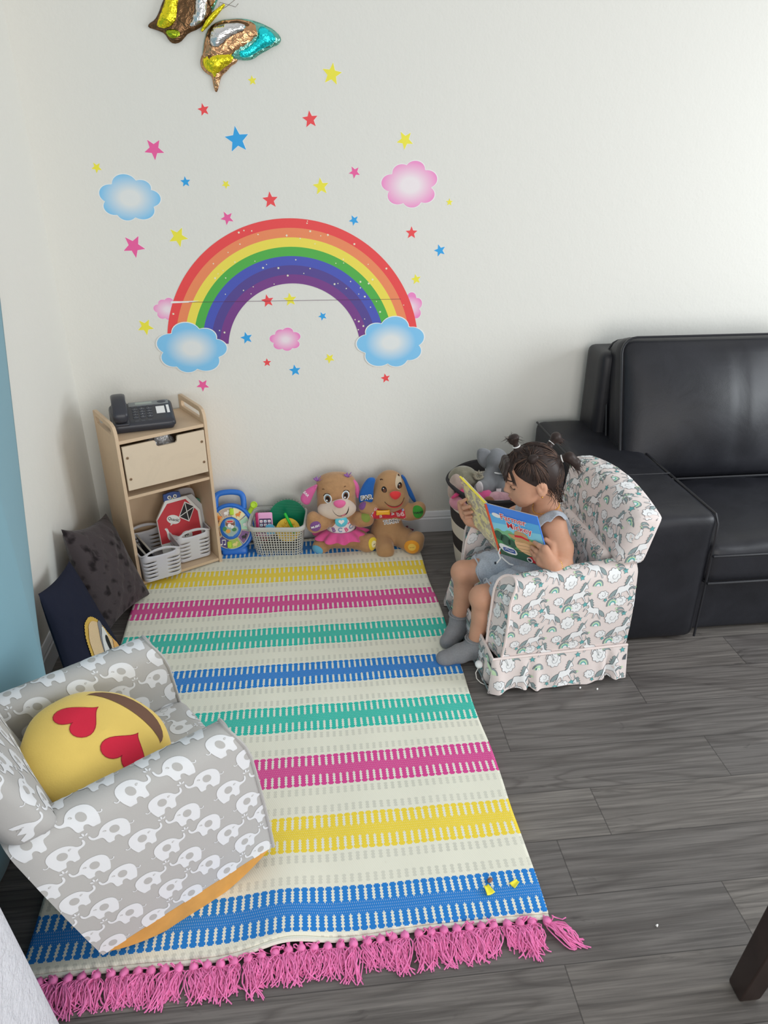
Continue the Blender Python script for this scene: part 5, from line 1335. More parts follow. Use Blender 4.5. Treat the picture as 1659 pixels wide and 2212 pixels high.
# ================================================================== grey lattice basket and its toys
def lattice(name, loc, rz, tilt):
    root = thing(name, 'light grey plastic basket with square holes full of toys, in front of the wall', 'basket', loc, rz); root.rotation_euler = (radians(tilt), 0, rz)
    m = mat('pale_grey_plastic', RGB(178, 179, 176), .4, .4); w0, w1, d0, d1, h, R = .196, .232, .138, .172, .160, .034
    def per(s, k):
        w, d = w0+(w1-w0)*k, d0+(d1-d0)*k; a, c = w/2-R, d/2-R; L = [2*a, R*pi/2, 2*c, R*pi/2]*2; T = sum(L); x = s*T
        pts = [(-a, -c-R), None, (a+R, -c), None, (a, c+R), None, (-a-R, c), None]; dirs = [(1, 0), 0, (0, 1), 0, (-1, 0), 0, (0, -1), 0]
        cen = [0, (a, -c, -pi/2), 0, (a, c, 0), 0, (-a, c, pi/2), 0, (-a, -c, pi)]
        for i in range(8):
            if x <= L[i] or i == 7:
                if i % 2 == 0: return V(pts[i][0]+dirs[i][0]*x, pts[i][1]+dirs[i][1]*x, k*h)
                t = cen[i][2]+x/R; return V(cen[i][0]+R*cos(t), cen[i][1]+R*sin(t), k*h)
            x -= L[i]
    b = MB(); NC, NR = 60, 10
    us = [(i+f)/NC for i in range(NC) for f in (0, .36)]; vv = [.055]+[.055+(.85-.055)*(j+f)/NR for j in range(NR) for f in (.28, 1)]
    vs = [per(u, v) for u in us for v in vv]; n = len(vv); N = len(us); fs = []
    for i in range(N):
        for j in range(n-1):
            if i % 2 == 1 and j % 2 == 1: continue
            q = (i+1) % N; fs.append((i*n+j, q*n+j, q*n+j+1, i*n+j+1))
    b.add(vs, fs)
    b.grid(lambda u, v: per(u, .85+.15*v), 120, 2, cu=True); b.grid(lambda u, v: per(u, .055*v), 120, 2, cu=True)
    b.add([per(i/60, 0) for i in range(60)], [tuple(range(60))[::-1]])
    b.build('basket_body', m, root, sharp=50, merge=1e-5, solid=-.0022)
    b = MB(); b.grid(lambda u, v: (lambda p, o: V(p.x*(1+o[0]/.11), p.y*(1+o[0]/.08), p.z+o[1]))(per(u, 1), [(0, 0), (.004, .001), (.006, -.002), (.006, -.015), (.004, -.017)][int(round(v*4))]), 120, 4, cu=True); b.build('rim', m, root, sharp=None, solid=-.002)
    return root
bk = lattice('lattice_basket', (-.145, -.122, RUG_Z+.001), radians(-6), 3.5)
bkM = Matrix.Translation((-.145, -.122, RUG_Z)) @ Matrix.Rotation(radians(-6), 4, 'Z')
def toy(name, label, b, mats, x, y, z, rot=(0, 0, 0), sharp=40, solid=None, cat='toy', grp=None):
    o = b.build(name, mats, sharp=sharp, solid=solid); o.location = bkM @ V(x, y, z); o.rotation_euler = (rot[0], rot[1], rot[2]+radians(-6)); return tag(o, label, cat, grp)
b = MB(); gt = NT('green_translucent_plastic'); gt.fin(RGB(16, 132, 96), .25, .5); gt.p.inputs['Transmission Weight'].default_value = .25; gt.p.inputs['IOR'].default_value = 1.2
R_ = .082
b.prism([(R_*cos(a), R_*sin(a)) for a in [k*2*pi/48 for k in range(48)]], [], (0, 0, 0), (1, 0, 0), (0, 0, 1), .004)
for k in range(13):
    z = -.072+.012*k; x = sqrt(max(0, .074**2-z*z))
    if x > .01: b.box((0, -.005, z), (2*x, .003, .0022))
for k in range(40):
    for rr in (.083,): b.cyl((rr*cos(k*.157), 0, rr*sin(k*.157)), ((rr+.004)*cos(k*.157), 0, (rr+.004)*sin(k*.157)), .0012, n=5)
toy('ridged_disc', 'large dark green ridged plastic disc standing in the grey lattice basket', b, gt.m, .035, .038, .135, (radians(-12), radians(8), radians(8)))
b = MB(); b.rbox((0, 0, 0), (.062, .015, .105), .006, 5); fn = plane((0, -.0078, 0), (1, 0, 0), (0, 0, 1), (0, -1, 0))
stamp(b, fn, tess(rrect(-.026, -.038, .026, .028, .004)), 1, .0002)
for r in range(3):
    for c in range(3):
        x, y = -.017+c*.017, .016-r*.017; stamp(b, fn, tess(rrect(x-.0062, y-.006, x+.0062, y+.006, .002)), 2, .0005); stamp(b, fn, tess(circ(x, y, .003, n=10) if (r+c) % 2 else star(x, y, .0042, 0)), 3+(r+c) % 2, .0008)
b.rbox((-.034, .002, 0), (.014, .018, .105), .005, 4, mi=5)
toy('toy_phone', 'pink and purple toy phone with picture buttons in the grey lattice basket', b, [mat('phone_pink', RGB(222, 160, 200), .4), mat('phone_purple', RGB(76, 52, 92), .4), mat('phone_button', RGB(226, 222, 230), .4), mat('icon_pink', RGB(214, 110, 150), .5), mat('icon_blue', RGB(110, 150, 200), .5), mat('phone_magenta', RGB(178, 40, 96), .4)], -.052, -.028, .138, (radians(-8), 0, radians(4)))
b = MB(); b.prism(circ(0, 0, .052, n=40), [], (0, 0, 0), (1, 0, 0), (0, 0, 1), -.006)
for i in range(-3, 4):
    for j in range(-3, 4):
        x, y = i*.0165+(.008 if j % 2 else 0), j*.0150
        if x*x+y*y < .043**2: b.ell((x, -.002, y), (.0062, .005, .0062), nu=12, nv=6)
for k in range(-2, 3): b.box((k*.019, -.001, 0), (.0018, .003, 2*sqrt(.05**2-(k*.019)**2)))
toy('bubble_popper', 'yellow round bubble popper toy lying in the grey lattice basket', b, mat('popper_yellow', RGB(238, 186, 60), .4), .042, -.022, .108, (radians(-40), radians(12), 0))
b = MB(); b.prism(circ(0, 0, .026, n=6, a0=.3, a1=.3+2*pi), [], (0, 0, 0), (1, 0, 0), (0, 0, 1), -.008); b.rbox((0, .004, 0), (.02, .01, .03), .003, 3)
toy('hexagon_block', 'light blue hexagon toy piece at the front of the grey lattice basket', b, mat('block_sky_blue', RGB(100, 184, 226), .4), -.030, -.056, .124, (radians(-10), .2, 0))
b = MB(); b.tube([V(0, 0, -.05), V(0, 0, .045)], .0062, 10); b.ell((0, 0, .045), (.0062, .0062, .004), nu=10, nv=6)
toy('green_stick', 'bright green plastic stick poking up in the grey lattice basket', b, mat('stick_green', RGB(40, 178, 60), .4), .052, -.030, .145, (radians(-6), radians(-24), 0))
rb_ = random.Random(5)
for i, (c, nm2) in enumerate((((150, 40, 60), 'crimson'), ((214, 190, 120), 'pale yellow'), ((206, 166, 60), 'yellow'), ((92, 150, 176), 'light blue'), ((190, 186, 172), 'cream'))):
    b = MB(); b.rbox((0, 0, 0), (.034, .034, .034), .008, 3)
    toy('toy_block', '%s toy block seen through the holes of the grey lattice basket' % nm2, b, mat('block_'+nm2.replace(' ', '_'), RGB(*c, 1.0), .5), -.066+.033*i, .0+.014*(i % 3), .062+.030*(i % 2), (rb_.uniform(-.3, .3), rb_.uniform(-.3, .3), rb_.uniform(-.5, .5)), grp='toy blocks in the lattice basket', sharp=None)
b = MB(); b.rbox((0, 0, 0), (.150, .10, .022), .01, 4, fn=lambda p: p+V(0, 0, .006*sin(p.x*60)*sin(p.y*70)))
toy('dark_cloth', 'dark cloth at the bottom of the grey lattice basket under the toys', b, mat('dark_grey_cloth', RGB(46, 46, 50, 1.0), .9), 0, .01, .024, sharp=None, cat='cloth')

# ================================================================== plush dogs
def plush(name, col, var=.12, k=1.1, bs=260, bst=.5):
    return mat(name, RGB(*col, k), .95, .1, bump=(bs, bst, .003), var=(45, var), sheen=.45)
def pxslab(px, Y, th, r, ox_, parent, name, m, scale=1, o=(0, 0), step=.012, bul=0.0, tiltY=None, extra=None, sm=2):
    """soft flat piece whose outline is read off the photograph on a plane of constant depth, given real thickness"""
    pts = [at(o[0]+x/scale, o[1]+y/scale, Y) for x, y in px]; lp = smooth_loop([(p.x, p.z) for p in pts], sm)
    ar = sum(lp[i][0]*lp[(i+1) % len(lp)][1]-lp[(i+1) % len(lp)][0]*lp[i][1] for i in range(len(lp)))
    if ar < 0: lp = lp[::-1]
    b = MB(); mp = lambda x, z, d: V(x, Y-d+(tiltY(x, z) if tiltY else 0), z)-ox_
    slab(b, lp, th, r, mp, step, 0, bul)
    if extra: extra(b)
    return b.build(name, m, parent, sharp=None, merge=0)
TAN = plush('tan_plush', (178, 138, 100)); CRM = plush('cream_velour', (214, 198, 184), .04, bst=.2); PNK = plush('pink_velour', (214, 104, 160), .05, bst=.2)
def eye(b, fn, x, y, s, lash=0):
    stamp(b, fn, tess(circ(x, y, .0135*s, .0165*s, 22), .006), 1, .0006); stamp(b, fn, tess(circ(x, y, .0105*s, .0140*s, 20), .006), 2, .0009); stamp(b, fn, tess(circ(x+.0005, y-.001, .0085*s, .0115*s, 18), .006), 3, .0012)
    stamp(b, fn, tess(circ(x, y-.001, .0055*s, .0078*s, 14), .006), 4, .0015); stamp(b, fn, tess(circ(x-.003*s, y-.006*s, .0028*s, .003*s, 10)), 1, .0018)
    if lash: stamp(b, fn, strk([(x-.014*s*lash, y+.008*s), (x-.008*s*lash, y+.0155*s), (x, y+.0175*s), (x+.008*s*lash, y+.015*s)], .0028), 4, .0012)
Z5 = dict(scale=5.925, o=(640, 1000))
# -- first dog: pink ears, skirt
p1 = thing('plush_dog', 'plush dog with pink ears and pink skirt sitting against the wall', 'plush toy', (.10, -.13, RUG_Z)); O1 = V(.10, -.13, RUG_Z)
def W1(x, y, Y): return at(640+x/5.925, 1000+y/5.925, Y)
def F1(x, y, z): return atz(640+x/5.925, 1000+y/5.925, z)
s = SDF((-.12, -.36, -.01), (.36, 0.005, .42), .0034)
hc = W1(508, 400, -.115); s.ell(hc, (.083, .068, .080), .02); s.ell(W1(520, 560, -.125), (.082, .062, .050), .03); s.ell(W1(440, 250, -.10), (.058, .05, .04), .03); s.ell(W1(590, 250, -.10), (.058, .05, .04), .03)
tc = W1(570, 800, -.115); s.ell(tc, (.060, .058, .085), .02); s.ell(tc+V(0, -.01, -.045), (.070, .062, .05), .02)
for ps, rs_ in ((((W1(430, 720, -.14)), (W1(330, 750, -.17)), (W1(235, 790, -.185))), (.030, .034, .036)), ((W1(720, 700, -.13), W1(820, 720, -.155), W1(900, 720, -.165)), (.028, .032, .032)),
                ((V(tc.x-.02, -.13, .055), F1(420, 960, .045), F1(330, 1060, .036)), (.045, .040, .036)), ((V(tc.x+.02, -.13, .055), F1(790, 980, .050), F1(900, 1030, .045)), (.045, .042, .040))):
    s.chain([tuple(p) for p in ps], rs_, .015)
s.ell(W1(215, 700, -.19), (.026, .026, .028), .02); s.ell(F1(290, 1075, .034), (.028, .026, .032), .012); s.ell(F1(940, 1010, .055), (.030, .024, .040), .012)
s.clip(lambda x, y, z: .0015+RUG_Z-z)
mb1 = s.mb(2); bv = mb1.bvh(); mb1.v = [tuple(Vector(p)-O1) for p in mb1.v]
hv = s; fnH = lambda off=0: cast(bv, V(hc.x, -.6, hc.z), (1, 0, 0), (0, .0, 1), (0, 1, -.0), 1, .1)
def rel(fn, O): return lambda x, y: (lambda h: None if h is None else (h[0]-O, h[1]))(fn(x, y))
f1 = rel(fnH(), O1)
def L1(x, y, Y=-.19): q = W1(x, y, Y); return q.x-hc.x, q.z-hc.z
bodyo = mb1.build('body', TAN, p1, sharp=None, merge=0)
# muzzle
s = SDF((-.02, -.30, .15), (.24, -.05, .34), .0030); s.ell(W1(520, 590, -.160), (.083, .046, .044), .0); s.ell(W1(560, 530, -.165), (.040, .036, .036), .03); s.clip(lambda x, y, z: (y+.125)*.7)
mm = s.mb(2); bm = mm.bvh(); fm = rel(cast(bm, V(hc.x, -.6, hc.z), (1, 0, 0), (0, 0, 1), (0, 1, 0), 1, .05), O1); mm.v = [tuple(Vector(p)-O1) for p in mm.v]
sm_ = smooth_loop([L1(455, 570), L1(490, 625), L1(540, 655), L1(600, 655), L1(645, 620), L1(670, 545)], 2, False); lo = smooth_loop([L1(670, 545), L1(668, 600), L1(640, 645), L1(580, 665), L1(530, 660), L1(480, 620), L1(455, 570)], 2, False)
stamp(mm, fm, tess(dense(sm_+lo[1:-1], .006), .006), 1, .0010); stamp(mm, fm, tess([L1(560, 648), L1(600, 640), L1(632, 620), L1(625, 642), L1(590, 660)], .006), 2, .0016)
mz = mm.build('muzzle', [CRM, mat('mouth_black', RGB(44, 34, 34), .8), mat('tongue_pink', RGB(200, 110, 130), .8)], p1, sharp=None, merge=0)
b = MB(); nc = W1(555, 525, -.218)-O1; b.ell(nc, (.0255, .014, .018), fn=lambda p: V(p.x*(1+.35*p.z/.018*.6), p.y, p.z)); b.build('nose', plush('nose_pink', (226, 110, 160), .03, bst=.1), p1, sharp=None)
EYM = [mat('eye_white', RGB(235, 235, 232), .4)]*2+[mat('eye_ring', RGB(130, 156, 168), .4), mat('eye_brown', RGB(96, 60, 40), .35), mat('eye_black', RGB(26, 22, 22), .3)]
for x, y, sz, ls in ((405, 465, 1.25, 1), (632, 425, 1.2, -1)):
    b = MB(); eye(b, f1, *L1(x, y, -.18), sz, ls); b.build('eye', EYM, p1, smooth=False)
for q in (((335, 360), (350, 350), (363, 355)), ((612, 318), (625, 310), (637, 314))):
    b = MB(); stamp(b, f1, strk([L1(x, y, -.17) for x, y in q], .003), 0, .0015); b.build('eyebrow', mat('eyebrow_brown', RGB(96, 66, 44), .9), p1)
def earx1(b): stamp(b, (lambda x, y: (W1(125, 395, -.1425)-O1+V(x*.6+y*.8, 0, -x*.8+y*.6)*1.0, V(0, -1, 0))), text2d('EAR', .016, .03), 1, .0040)
pxslab([(275, 255), (205, 285), (125, 325), (65, 395), (48, 450), (85, 505), (145, 522), (185, 485), (215, 400), (262, 310)], -.118, .024, .011, O1, p1, 'ear', [PNK, mat('print_pale_pink', RGB(240, 214, 226), .8)], bul=.003, extra=earx1, **Z5)
pxslab([(640, 190), (700, 185), (760, 210), (800, 270), (815, 350), (800, 430), (775, 440), (745, 370), (735, 300), (700, 240)], -.105, .024, .011, O1, p1, 'ear', [PNK], bul=.003, **Z5)
PUR = mat('purple_ribbon', RGB(140, 92, 160), .6)
for (x, y) in ((275, 215), (665, 165)):
    b = MB()
    for k, (dx, dy) in enumerate(((-.016, .014), (-.006, .020), (.006, .016), (.012, .022), (.015, .008))):
        c = W1(x, y, -.125)-O1; b.grid(lambda u, v: c+V(dx*u+(v-.5)*.006*(1-dx*20), -.004*sin(u*3), dy*u-.006+(v-.5)*.004), 6, 2)
    b.build('ribbon', PUR, p1, solid=.0012)
# dress
s = SDF((-.02, -.26, .05), (.24, .0, .24), .003); s.ell(tc, (.064, .062, .088), 0); s.ell(tc+V(0, -.01, -.045), (.073, .066, .052), .02); s.clip(lambda x, y, z: np.maximum(z-.205, .098-z))
sh = s.mb(2); bs_ = sh.bvh(); fs_ = rel(cast(bs_, V(tc.x, -.6, tc.z), (1, 0, 0), (0, 0, 1), (0, 1, 0), 1, .15), O1); sh.v = [tuple(Vector(p)-O1) for p in sh.v]
rl = random.Random(4)
for i, (x, y) in enumerate(((430, 800), (470, 740), (400, 850), (690, 770), (720, 700), (560, 850), (640, 850), (480, 860), (700, 830), (440, 700), (690, 690), (620, 720))):
    cx, cy = (W1(x, y, -.17).x-tc.x, W1(x, y, -.17).z-tc.z); r = rl.uniform(-.5, .5)
    stamp(sh, fs_, text2d('BCDAPCB'[i % 7], .026, .04), 1+i % 3, .0012, lambda a, c: (cx+a*cos(r)-c*sin(r), cy+a*sin(r)+c*cos(r)))
sh.build('dress_top', [mat('white_cotton', RGB(222, 214, 218), .85), mat('letter_pink', RGB(206, 88, 128), .8), mat('letter_purple', RGB(132, 92, 150), .8), mat('letter_grey_blue', RGB(120, 150, 180), .8)], p1, sharp=None, merge=0)
b = MB(); c = W1(575, 740, -.185)-O1
b.grid(lambda u, v: c+V([0, .024, .027, .027, .022][int(round(v*4))]*cos(2*pi*u), [-.010, -.010, -.007, .004, .006][int(round(v*4))], [0, .024, .027, .027, .022][int(round(v*4))]*sin(2*pi*u)), 32, 4, cu=True)
ht = b.build('heart_button', mat('turquoise_button', RGB(88, 192, 214), .35, .5), p1, sharp=None)
b = MB(); b.add([c+V(x, -.0115, z) for x, z in heart(0, 0, .0125, 0)], [tuple(range(40))]); b.build('heart', mat('heart_white', RGB(226, 238, 244), .4), ht, smooth=False)
b = MB(); sc_ = W1(575, 860, -.125)
def skf(u, v):
    a = 2*pi*u; r = .062+.050*v; wv = .012*v*sin(a*11)
    return V(sc_.x-O1.x+(r*1.05+wv)*cos(a), -.130-O1.y+(r*.88+wv)*sin(a), sc_.z-O1.z+.016-.018*v-.012*v*v+.005*v*sin(a*11+1))
b.grid(skf, 110, 10, cu=True); b.build('skirt', plush('pink_skirt_cloth', (226, 96, 156), .05, bst=.2), p1, sharp=None, solid=.0015)
def pawpad(name, m, c, n, rx, ry, parent, O, bvp, txt=None, tm=None, size=.012, rot=0, ring=None):
    n = Vector(n).normalized(); u, w = frame(n); w = V(0, 0, 1)-n*n.z; w.normalize(); u = w.cross(n)
    fn = rel(cast(bvp, Vector(c)+n*.15, u, w, -n, .4, .05), O); b = MB()
    stamp(b, fn, tess(circ(0, 0, rx, ry, 30), .007), 0, .0012)
    if ring: stamp(b, fn, tess(circ(0, 0, rx*.52, ry*.52, 20), .006), 2, .0022); 
    if txt: stamp(b, fn, text2d(txt, size, .03), 1, .003, lambda x, y: (x*cos(rot)-y*sin(rot), x*sin(rot)+y*cos(rot)))
    return b.build(name, [m, tm or MWH]+([ring] if ring else []), parent, smooth=False)
bvw = bv
pawpad('paw_pad', plush('purple_velour', (126, 84, 142), .04, bst=.1), W1(243, 795, -.2), (.05, -1, .15), .0225, .0235, p1, O1, bvw, 'MUSIC', MWH, .0125, .25)
pawpad('paw_pad', plush('olive_velour', (132, 148, 74), .04, bst=.1), W1(893, 705, -.19), (.2, -1, .1), .018, .018, p1, O1, bvw)
pawpad('paw_pad', plush('light_blue_velour', (104, 172, 206), .04, bst=.1), F1(300, 1090, .03), (-.55, -.75, .05), .026, .022, p1, O1, bvw)
pawpad('paw_pad', plush('yellow_velour', (228, 204, 70), .04, bst=.1), F1(945, 1030, .05), (.65, -.8, .25), .024, .030, p1, O1, bvw, '~', MINK, .016, .3, mat('pad_cream', RGB(222, 214, 170), .8))

# -- second dog: blue ears, red shirt
p2 = thing('plush_dog', 'plush dog with blue ears and red letter shirt at the rug\'s far right corner', 'plush toy', (.335, -.13, RUG_Z)); O2 = V(.335, -.13, RUG_Z)
TAN2 = plush('light_brown_velour', (176, 138, 100), .05, bst=.25)
s = SDF((.18, -.36, -.01), (.56, 0.005, .42), .0034)
hc2 = W1(1195, 330, -.105); s.ell(hc2, (.070, .062, .085), .02); s.ell(W1(1205, 470, -.125), (.079, .060, .044), .04); s.ell(W1(1260, 470, -.165), (.042, .034, .030), .03)
t2 = W1(1170, 800, -.110); s.ell(t2, (.066, .058, .085), .02); s.ell(t2+V(0, -.006, -.035), (.074, .064, .060), .02)
for ps, rs_ in (((W1(1060, 640, -.13), W1(960, 610, -.145), W1(880, 570, -.15)), (.028, .030, .028)), ((W1(1330, 640, -.13), W1(1450, 630, -.15), W1(1540, 620, -.16)), (.030, .034, .036)),
                ((V(t2.x-.025, -.13, .06), F1(1100, 970, .048), F1(1140, 1105, .036)), (.050, .044, .038)), ((V(t2.x+.025, -.13, .06), F1(1380, 960, .055), F1(1500, 1040, .050)), (.048, .044, .044))):
    s.chain([tuple(p) for p in ps], rs_, .015)
for dx in (-55, 0, 55): s.ell(F1(1140+dx, 1140, .026), (.018, .022, .020), .010)
s.ell(W1(1575, 570, -.165), (.026, .026, .026), .02); s.ell(F1(1540, 960, .085), (.034, .028, .030), .02)
s.clip(lambda x, y, z: .0015+RUG_Z-z)
mb2 = s.mb(2); bv2 = mb2.bvh(); mb2.v = [tuple(Vector(p)-O2) for p in mb2.v]; f2 = rel(cast(bv2, V(hc2.x, -.6, hc2.z), (1, 0, 0), (0, 0, 1), (0, 1, 0), 1, .05), O2)
def L2(x, y, Y=-.18): q = W1(x, y, Y); return q.x-hc2.x, q.z-hc2.z
# cream eye patch, mouth and stitched lines belong to the head
stamp(mb2, f2, tess([L2(x, y, -.16) for x, y in smooth_loop([(1265, 260), (1290, 195), (1325, 182), (1352, 215), (1362, 280), (1350, 330), (1310, 345), (1275, 320)], 2)], .006), 1, .0008)
up_ = [L2(1130, 490), L2(1160, 515), L2(1200, 530), L2(1250, 535), L2(1300, 525), L2(1340, 500), L2(1380, 445)]; dn_ = [L2(1380, 445), L2(1345, 515), L2(1310, 545), L2(1250, 557), L2(1195, 548), L2(1160, 525), L2(1130, 490)]
stamp(mb2, f2, tess(dense(smooth_loop(up_, 2, False)+smooth_loop(dn_, 2, False)[1:-1], .006), .006), 2, .0010); stamp(mb2, f2, strk(dense(smooth_loop(up_, 2, False), .006, False), .0024), 3, .0014)
for q in (((1085, 258), (1102, 246), (1118, 248)), ((1312, 205), (1325, 208), (1334, 218))): stamp(mb2, f2, strk([L2(x, y, -.165) for x, y in q], .0030), 3, .0014)
mb2.build('body', [TAN2, plush('cream_patch', (206, 190, 166), .03, bst=.1), mat('mouth_red', RGB(196, 60, 70), .8), mat('dark_brown_stitch', RGB(66, 44, 36), .8)], p2, sharp=None, merge=0)
for x, y in ((1128, 352), (1328, 312)):
    b = MB(); q = L2(x, y, -.165); stamp(b, f2, tess([(q[0]+.0105*cos(a)*(1 if a < pi else 1.05), q[1]+(.0145 if sin(a) > 0 else .010)*sin(a)) for a in [k*2*pi/24 for k in range(24)]], .006), 0, .0012); stamp(b, f2, tess(circ(q[0]+.001, q[1]-.001, .0065, .008, 16), .006), 1, .0016); stamp(b, f2, tess(circ(q[0]-.003, q[1]+.006, .0022, n=8)), 2, .002)
    b.build('eye', [mat('eye_black', RGB(26, 22, 22), .3), mat('eye_brown', RGB(96, 60, 40), .35), mat('eye_white', RGB(235, 235, 232), .4)], p2, smooth=False)
b = MB(); nc = W1(1268, 415, -.200)-O2; b.ell(nc, (.0235, .016, .019), fn=lambda p: V(p.x*(1+.45*p.z/.019*.7), p.y, p.z)); b.build('nose', plush('nose_red', (222, 66, 68), .03, bst=.1), p2, sharp=None)
BLE = plush('blue_velour', (44, 100, 176), .06, bst=.2)
def earx2(b):
    for bold, mi, off in ((.10, 1, .0040), (.0, 2, .0048)): stamp(b, (lambda x, y: (W1(897, 440, -.1425)-O2+V(x-.06*y, 0, y+.12*x), V(0, -1, 0))), text2d('EAR', .027, bold), mi, off)
pxslab([(1020, 180), (930, 168), (870, 230), (820, 320), (790, 430), (805, 505), (865, 550), (940, 548), (990, 485), (985, 380), (990, 280)], -.118, .024, .011, O2, p2, 'ear', [BLE, MWH, MINK], bul=.003, extra=earx2, **Z5)
pxslab([(1325, 130), (1390, 160), (1430, 255), (1470, 330), (1512, 420), (1537, 492), (1500, 494), (1440, 415), (1400, 335), (1368, 240)], -.100, .022, .010, O2, p2, 'ear', [BLE], bul=.002, **Z5)
s = SDF((.2, -.26, .05), (.5, .0, .26), .003); s.ell(t2, (.070, .062, .089), 0); s.ell(t2+V(0, -.006, -.035), (.077, .067, .062), .02); s.cap(tuple(W1(1060, 640, -.13)), tuple(W1(985, 620, -.143)), .033, .036, .012); s.cap(tuple(W1(1330, 640, -.13)), tuple(W1(1385, 636, -.142)), .034, .039, .012)
zb_ = W1(1170, 718, -.17).z; s.clip(lambda x, y, z: np.maximum(z-.240, (zb_-.006*np.cos((x-t2.x)*30))-z))
sh = s.mb(2); bs_ = sh.bvh(); fs_ = rel(cast(bs_, V(t2.x, -.6, t2.z), (1, 0, 0), (0, 0, 1), (0, 1, 0), 1, .12), O2); sh.v = [tuple(Vector(p)-O2) for p in sh.v]
for i, (x, y) in enumerate(((965, 635), (1010, 590), (1005, 705), (1235, 620), (1240, 675), (1310, 670), (1360, 600), (1400, 690), (1320, 610), (1080, 690), (955, 680), (1355, 650))):
    cx, cy = (W1(x, y, -.17).x-t2.x, W1(x, y, -.17).z-t2.z); r = rl.uniform(-.6, .6)
    for bold, mi, off in ((.10, 1, .0012), (.0, 2+i % 2, .0018)): stamp(sh, fs_, text2d('SOIBZDBAPEMC'[i], .017, bold), mi, off, lambda a, c: (cx+a*cos(r)-c*sin(r), cy+a*sin(r)+c*cos(r)))
sh.build('shirt', [mat('red_cotton', RGB(192, 52, 66), .85), MWH, mat('letter_blue', RGB(70, 90, 170), .8), mat('letter_red', RGB(200, 90, 90), .8)], p2, sharp=None, merge=0)
b = MB(); bc_ = W1(1110, 632, -.186)-O2
bone = smooth_loop([(-.020, .010), (-.027, .013), (-.031, .006), (-.028, 0), (-.031, -.006), (-.027, -.013), (-.020, -.010), (.020, -.010), (.027, -.013), (.031, -.006), (.028, 0), (.031, .006), (.027, .013), (.020, .010)], 2)
slab(b, bone[::-1] if False else bone, .012, .005, lambda x, z, d: bc_+V(x, .004-d, z), .012); b.build('bone_badge', mat('amber_plastic', RGB(232, 164, 40), .25, .5), p2, sharp=None, merge=0)
b = MB(); ft = rel(cast(bv2, V(W1(1225, 760, -.17).x, -.6, W1(1225, 775, -.17).z), (1, 0, 0), (0, 0, 1), (0, 1, 0), 1, .1), O2)
for bold, mi, off in ((.11, 0, .0010), (.0, 1, .0018)): stamp(b, ft, text2d('TUMMY', .0215, bold), mi, off, lambda x, y: (x*.96, y-3.0*x*x+.003))
b.build('tummy_print', [MWH, MINK], p2, smooth=False)
pawpad('paw_pad', plush('green_velour', (66, 150, 62), .04, bst=.1), W1(1570, 640, -.2), (.25, -1, .05), .021, .028, p2, O2, bv2, 'HAND', MINK, .0125, .1)
pawpad('paw_pad', plush('purple_velour', (126, 84, 142), .04, bst=.1), W1(830, 548, -.17), (-.5, -.9, .2), .017, .019, p2, O2, bv2)
pawpad('foot_pad', plush('orange_velour', (232, 158, 56), .04, bst=.1), F1(1475, 1065, .05), (-.05, -1, .35), .031, .030, p2, O2, bv2, '- - -', MINK, .0110, .1, mat('pad_light_orange', RGB(240, 184, 84), .8))
b = MB(); c = W1(1440, 850, -.10)-O2; b.tube([c+V(-.02, 0, .01), c+V(.0, -.004, .004), c+V(.02, 0, -.004)], .004, 6); b.grid(lambda u, v: c+V(-.014+.010*u, -.004, .008+.012*v), 2, 2); b.build('tag', mat('maroon_tag', RGB(120, 66, 84), .8), p2)

# ================================================================== striped hamper and what is in it
def hm_mat():
    t = NT('striped_canvas'); sx = t.n('ShaderNodeSeparateXYZ'); t.l(t.obj(), sx.inputs[0]); z = sx.outputs[2]
    lt = lambda a, b: t.math('LESS_THAN', a, b)
    g = lambda a, b: t.math('MULTIPLY', lt(z, b), t.math('SUBTRACT', 1.0, lt(z, a)))
    f = t.math('MAXIMUM', t.math('MAXIMUM', g(.222, .285), g(.095, .160)), g(.346, .5))
    w = t.noise(t.obj((1, 1, 2)), 240, 2); c = t.mix(f, RGB(220, 214, 202, 1.06), RGB(64, 61, 62, 1.0)); t.bump(t.math('ADD', w, t.math('MULTIPLY', t.noise(t.obj(), 12, 3), 2.0)), .35, .004); t.fin(c, .88, .15); return t.m
hp_ = thing('striped_hamper', 'cream and charcoal striped fabric hamper of plush toys behind the unicorn armchair', 'hamper', (.757, -.322, 0)); HB = V(.757, -.322, 0)
def hr(z): return .152+.053*(z/.385)**.8
b = MB()
def hmf(u, v):
    a = 2*pi*u; z = .385*v; r = hr(z)*(1+.012*sin(a*5+z*9)+.010*sin(a*3)); return V(r*cos(a), r*sin(a), .003+z+.006*sin(a*4+1)*v)
b.grid(hmf, 72, 24, cu=True); b.add([hmf(k/72, 0) for k in range(72)], [tuple(range(72))[::-1]]); hmo = b.build('hamper_body', hm_mat(), hp_, sharp=None, solid=-.006)
b = MB(); b.tube([hmf(k/72, 1)+V(0, 0, -.004) for k in range(72)], .0075, 8, closed=True); b.build('rim', mat('charcoal_binding', RGB(62, 60, 62, 1.0), .9, .1, bump=(200, .4)), hp_, sharp=None)
def hsdf(name, label, prims, m, lo, hi, h=.004, cat='plush toy', extra=None):
    s = SDF(lo, hi, h)
    for p in prims:
        if p[0] == 'e': s.ell(tuple(p[1]), p[2], p[3] if len(p) > 3 else .012)
        else: s.chain([tuple(q) for q in p[1]], p[2], .012)
    q = s.mb(2); c = Vector(np.array(q.v).mean(0)); bvq = q.bvh(); q.v = [tuple(Vector(p)-c) for p in q.v]
    o = q.build(name, m, sharp=None, merge=0, loc=c); tag(o, label, cat); return o, c, bvq
HL, HH = (.52, -.62, .2), (1.0, -.08, .62)
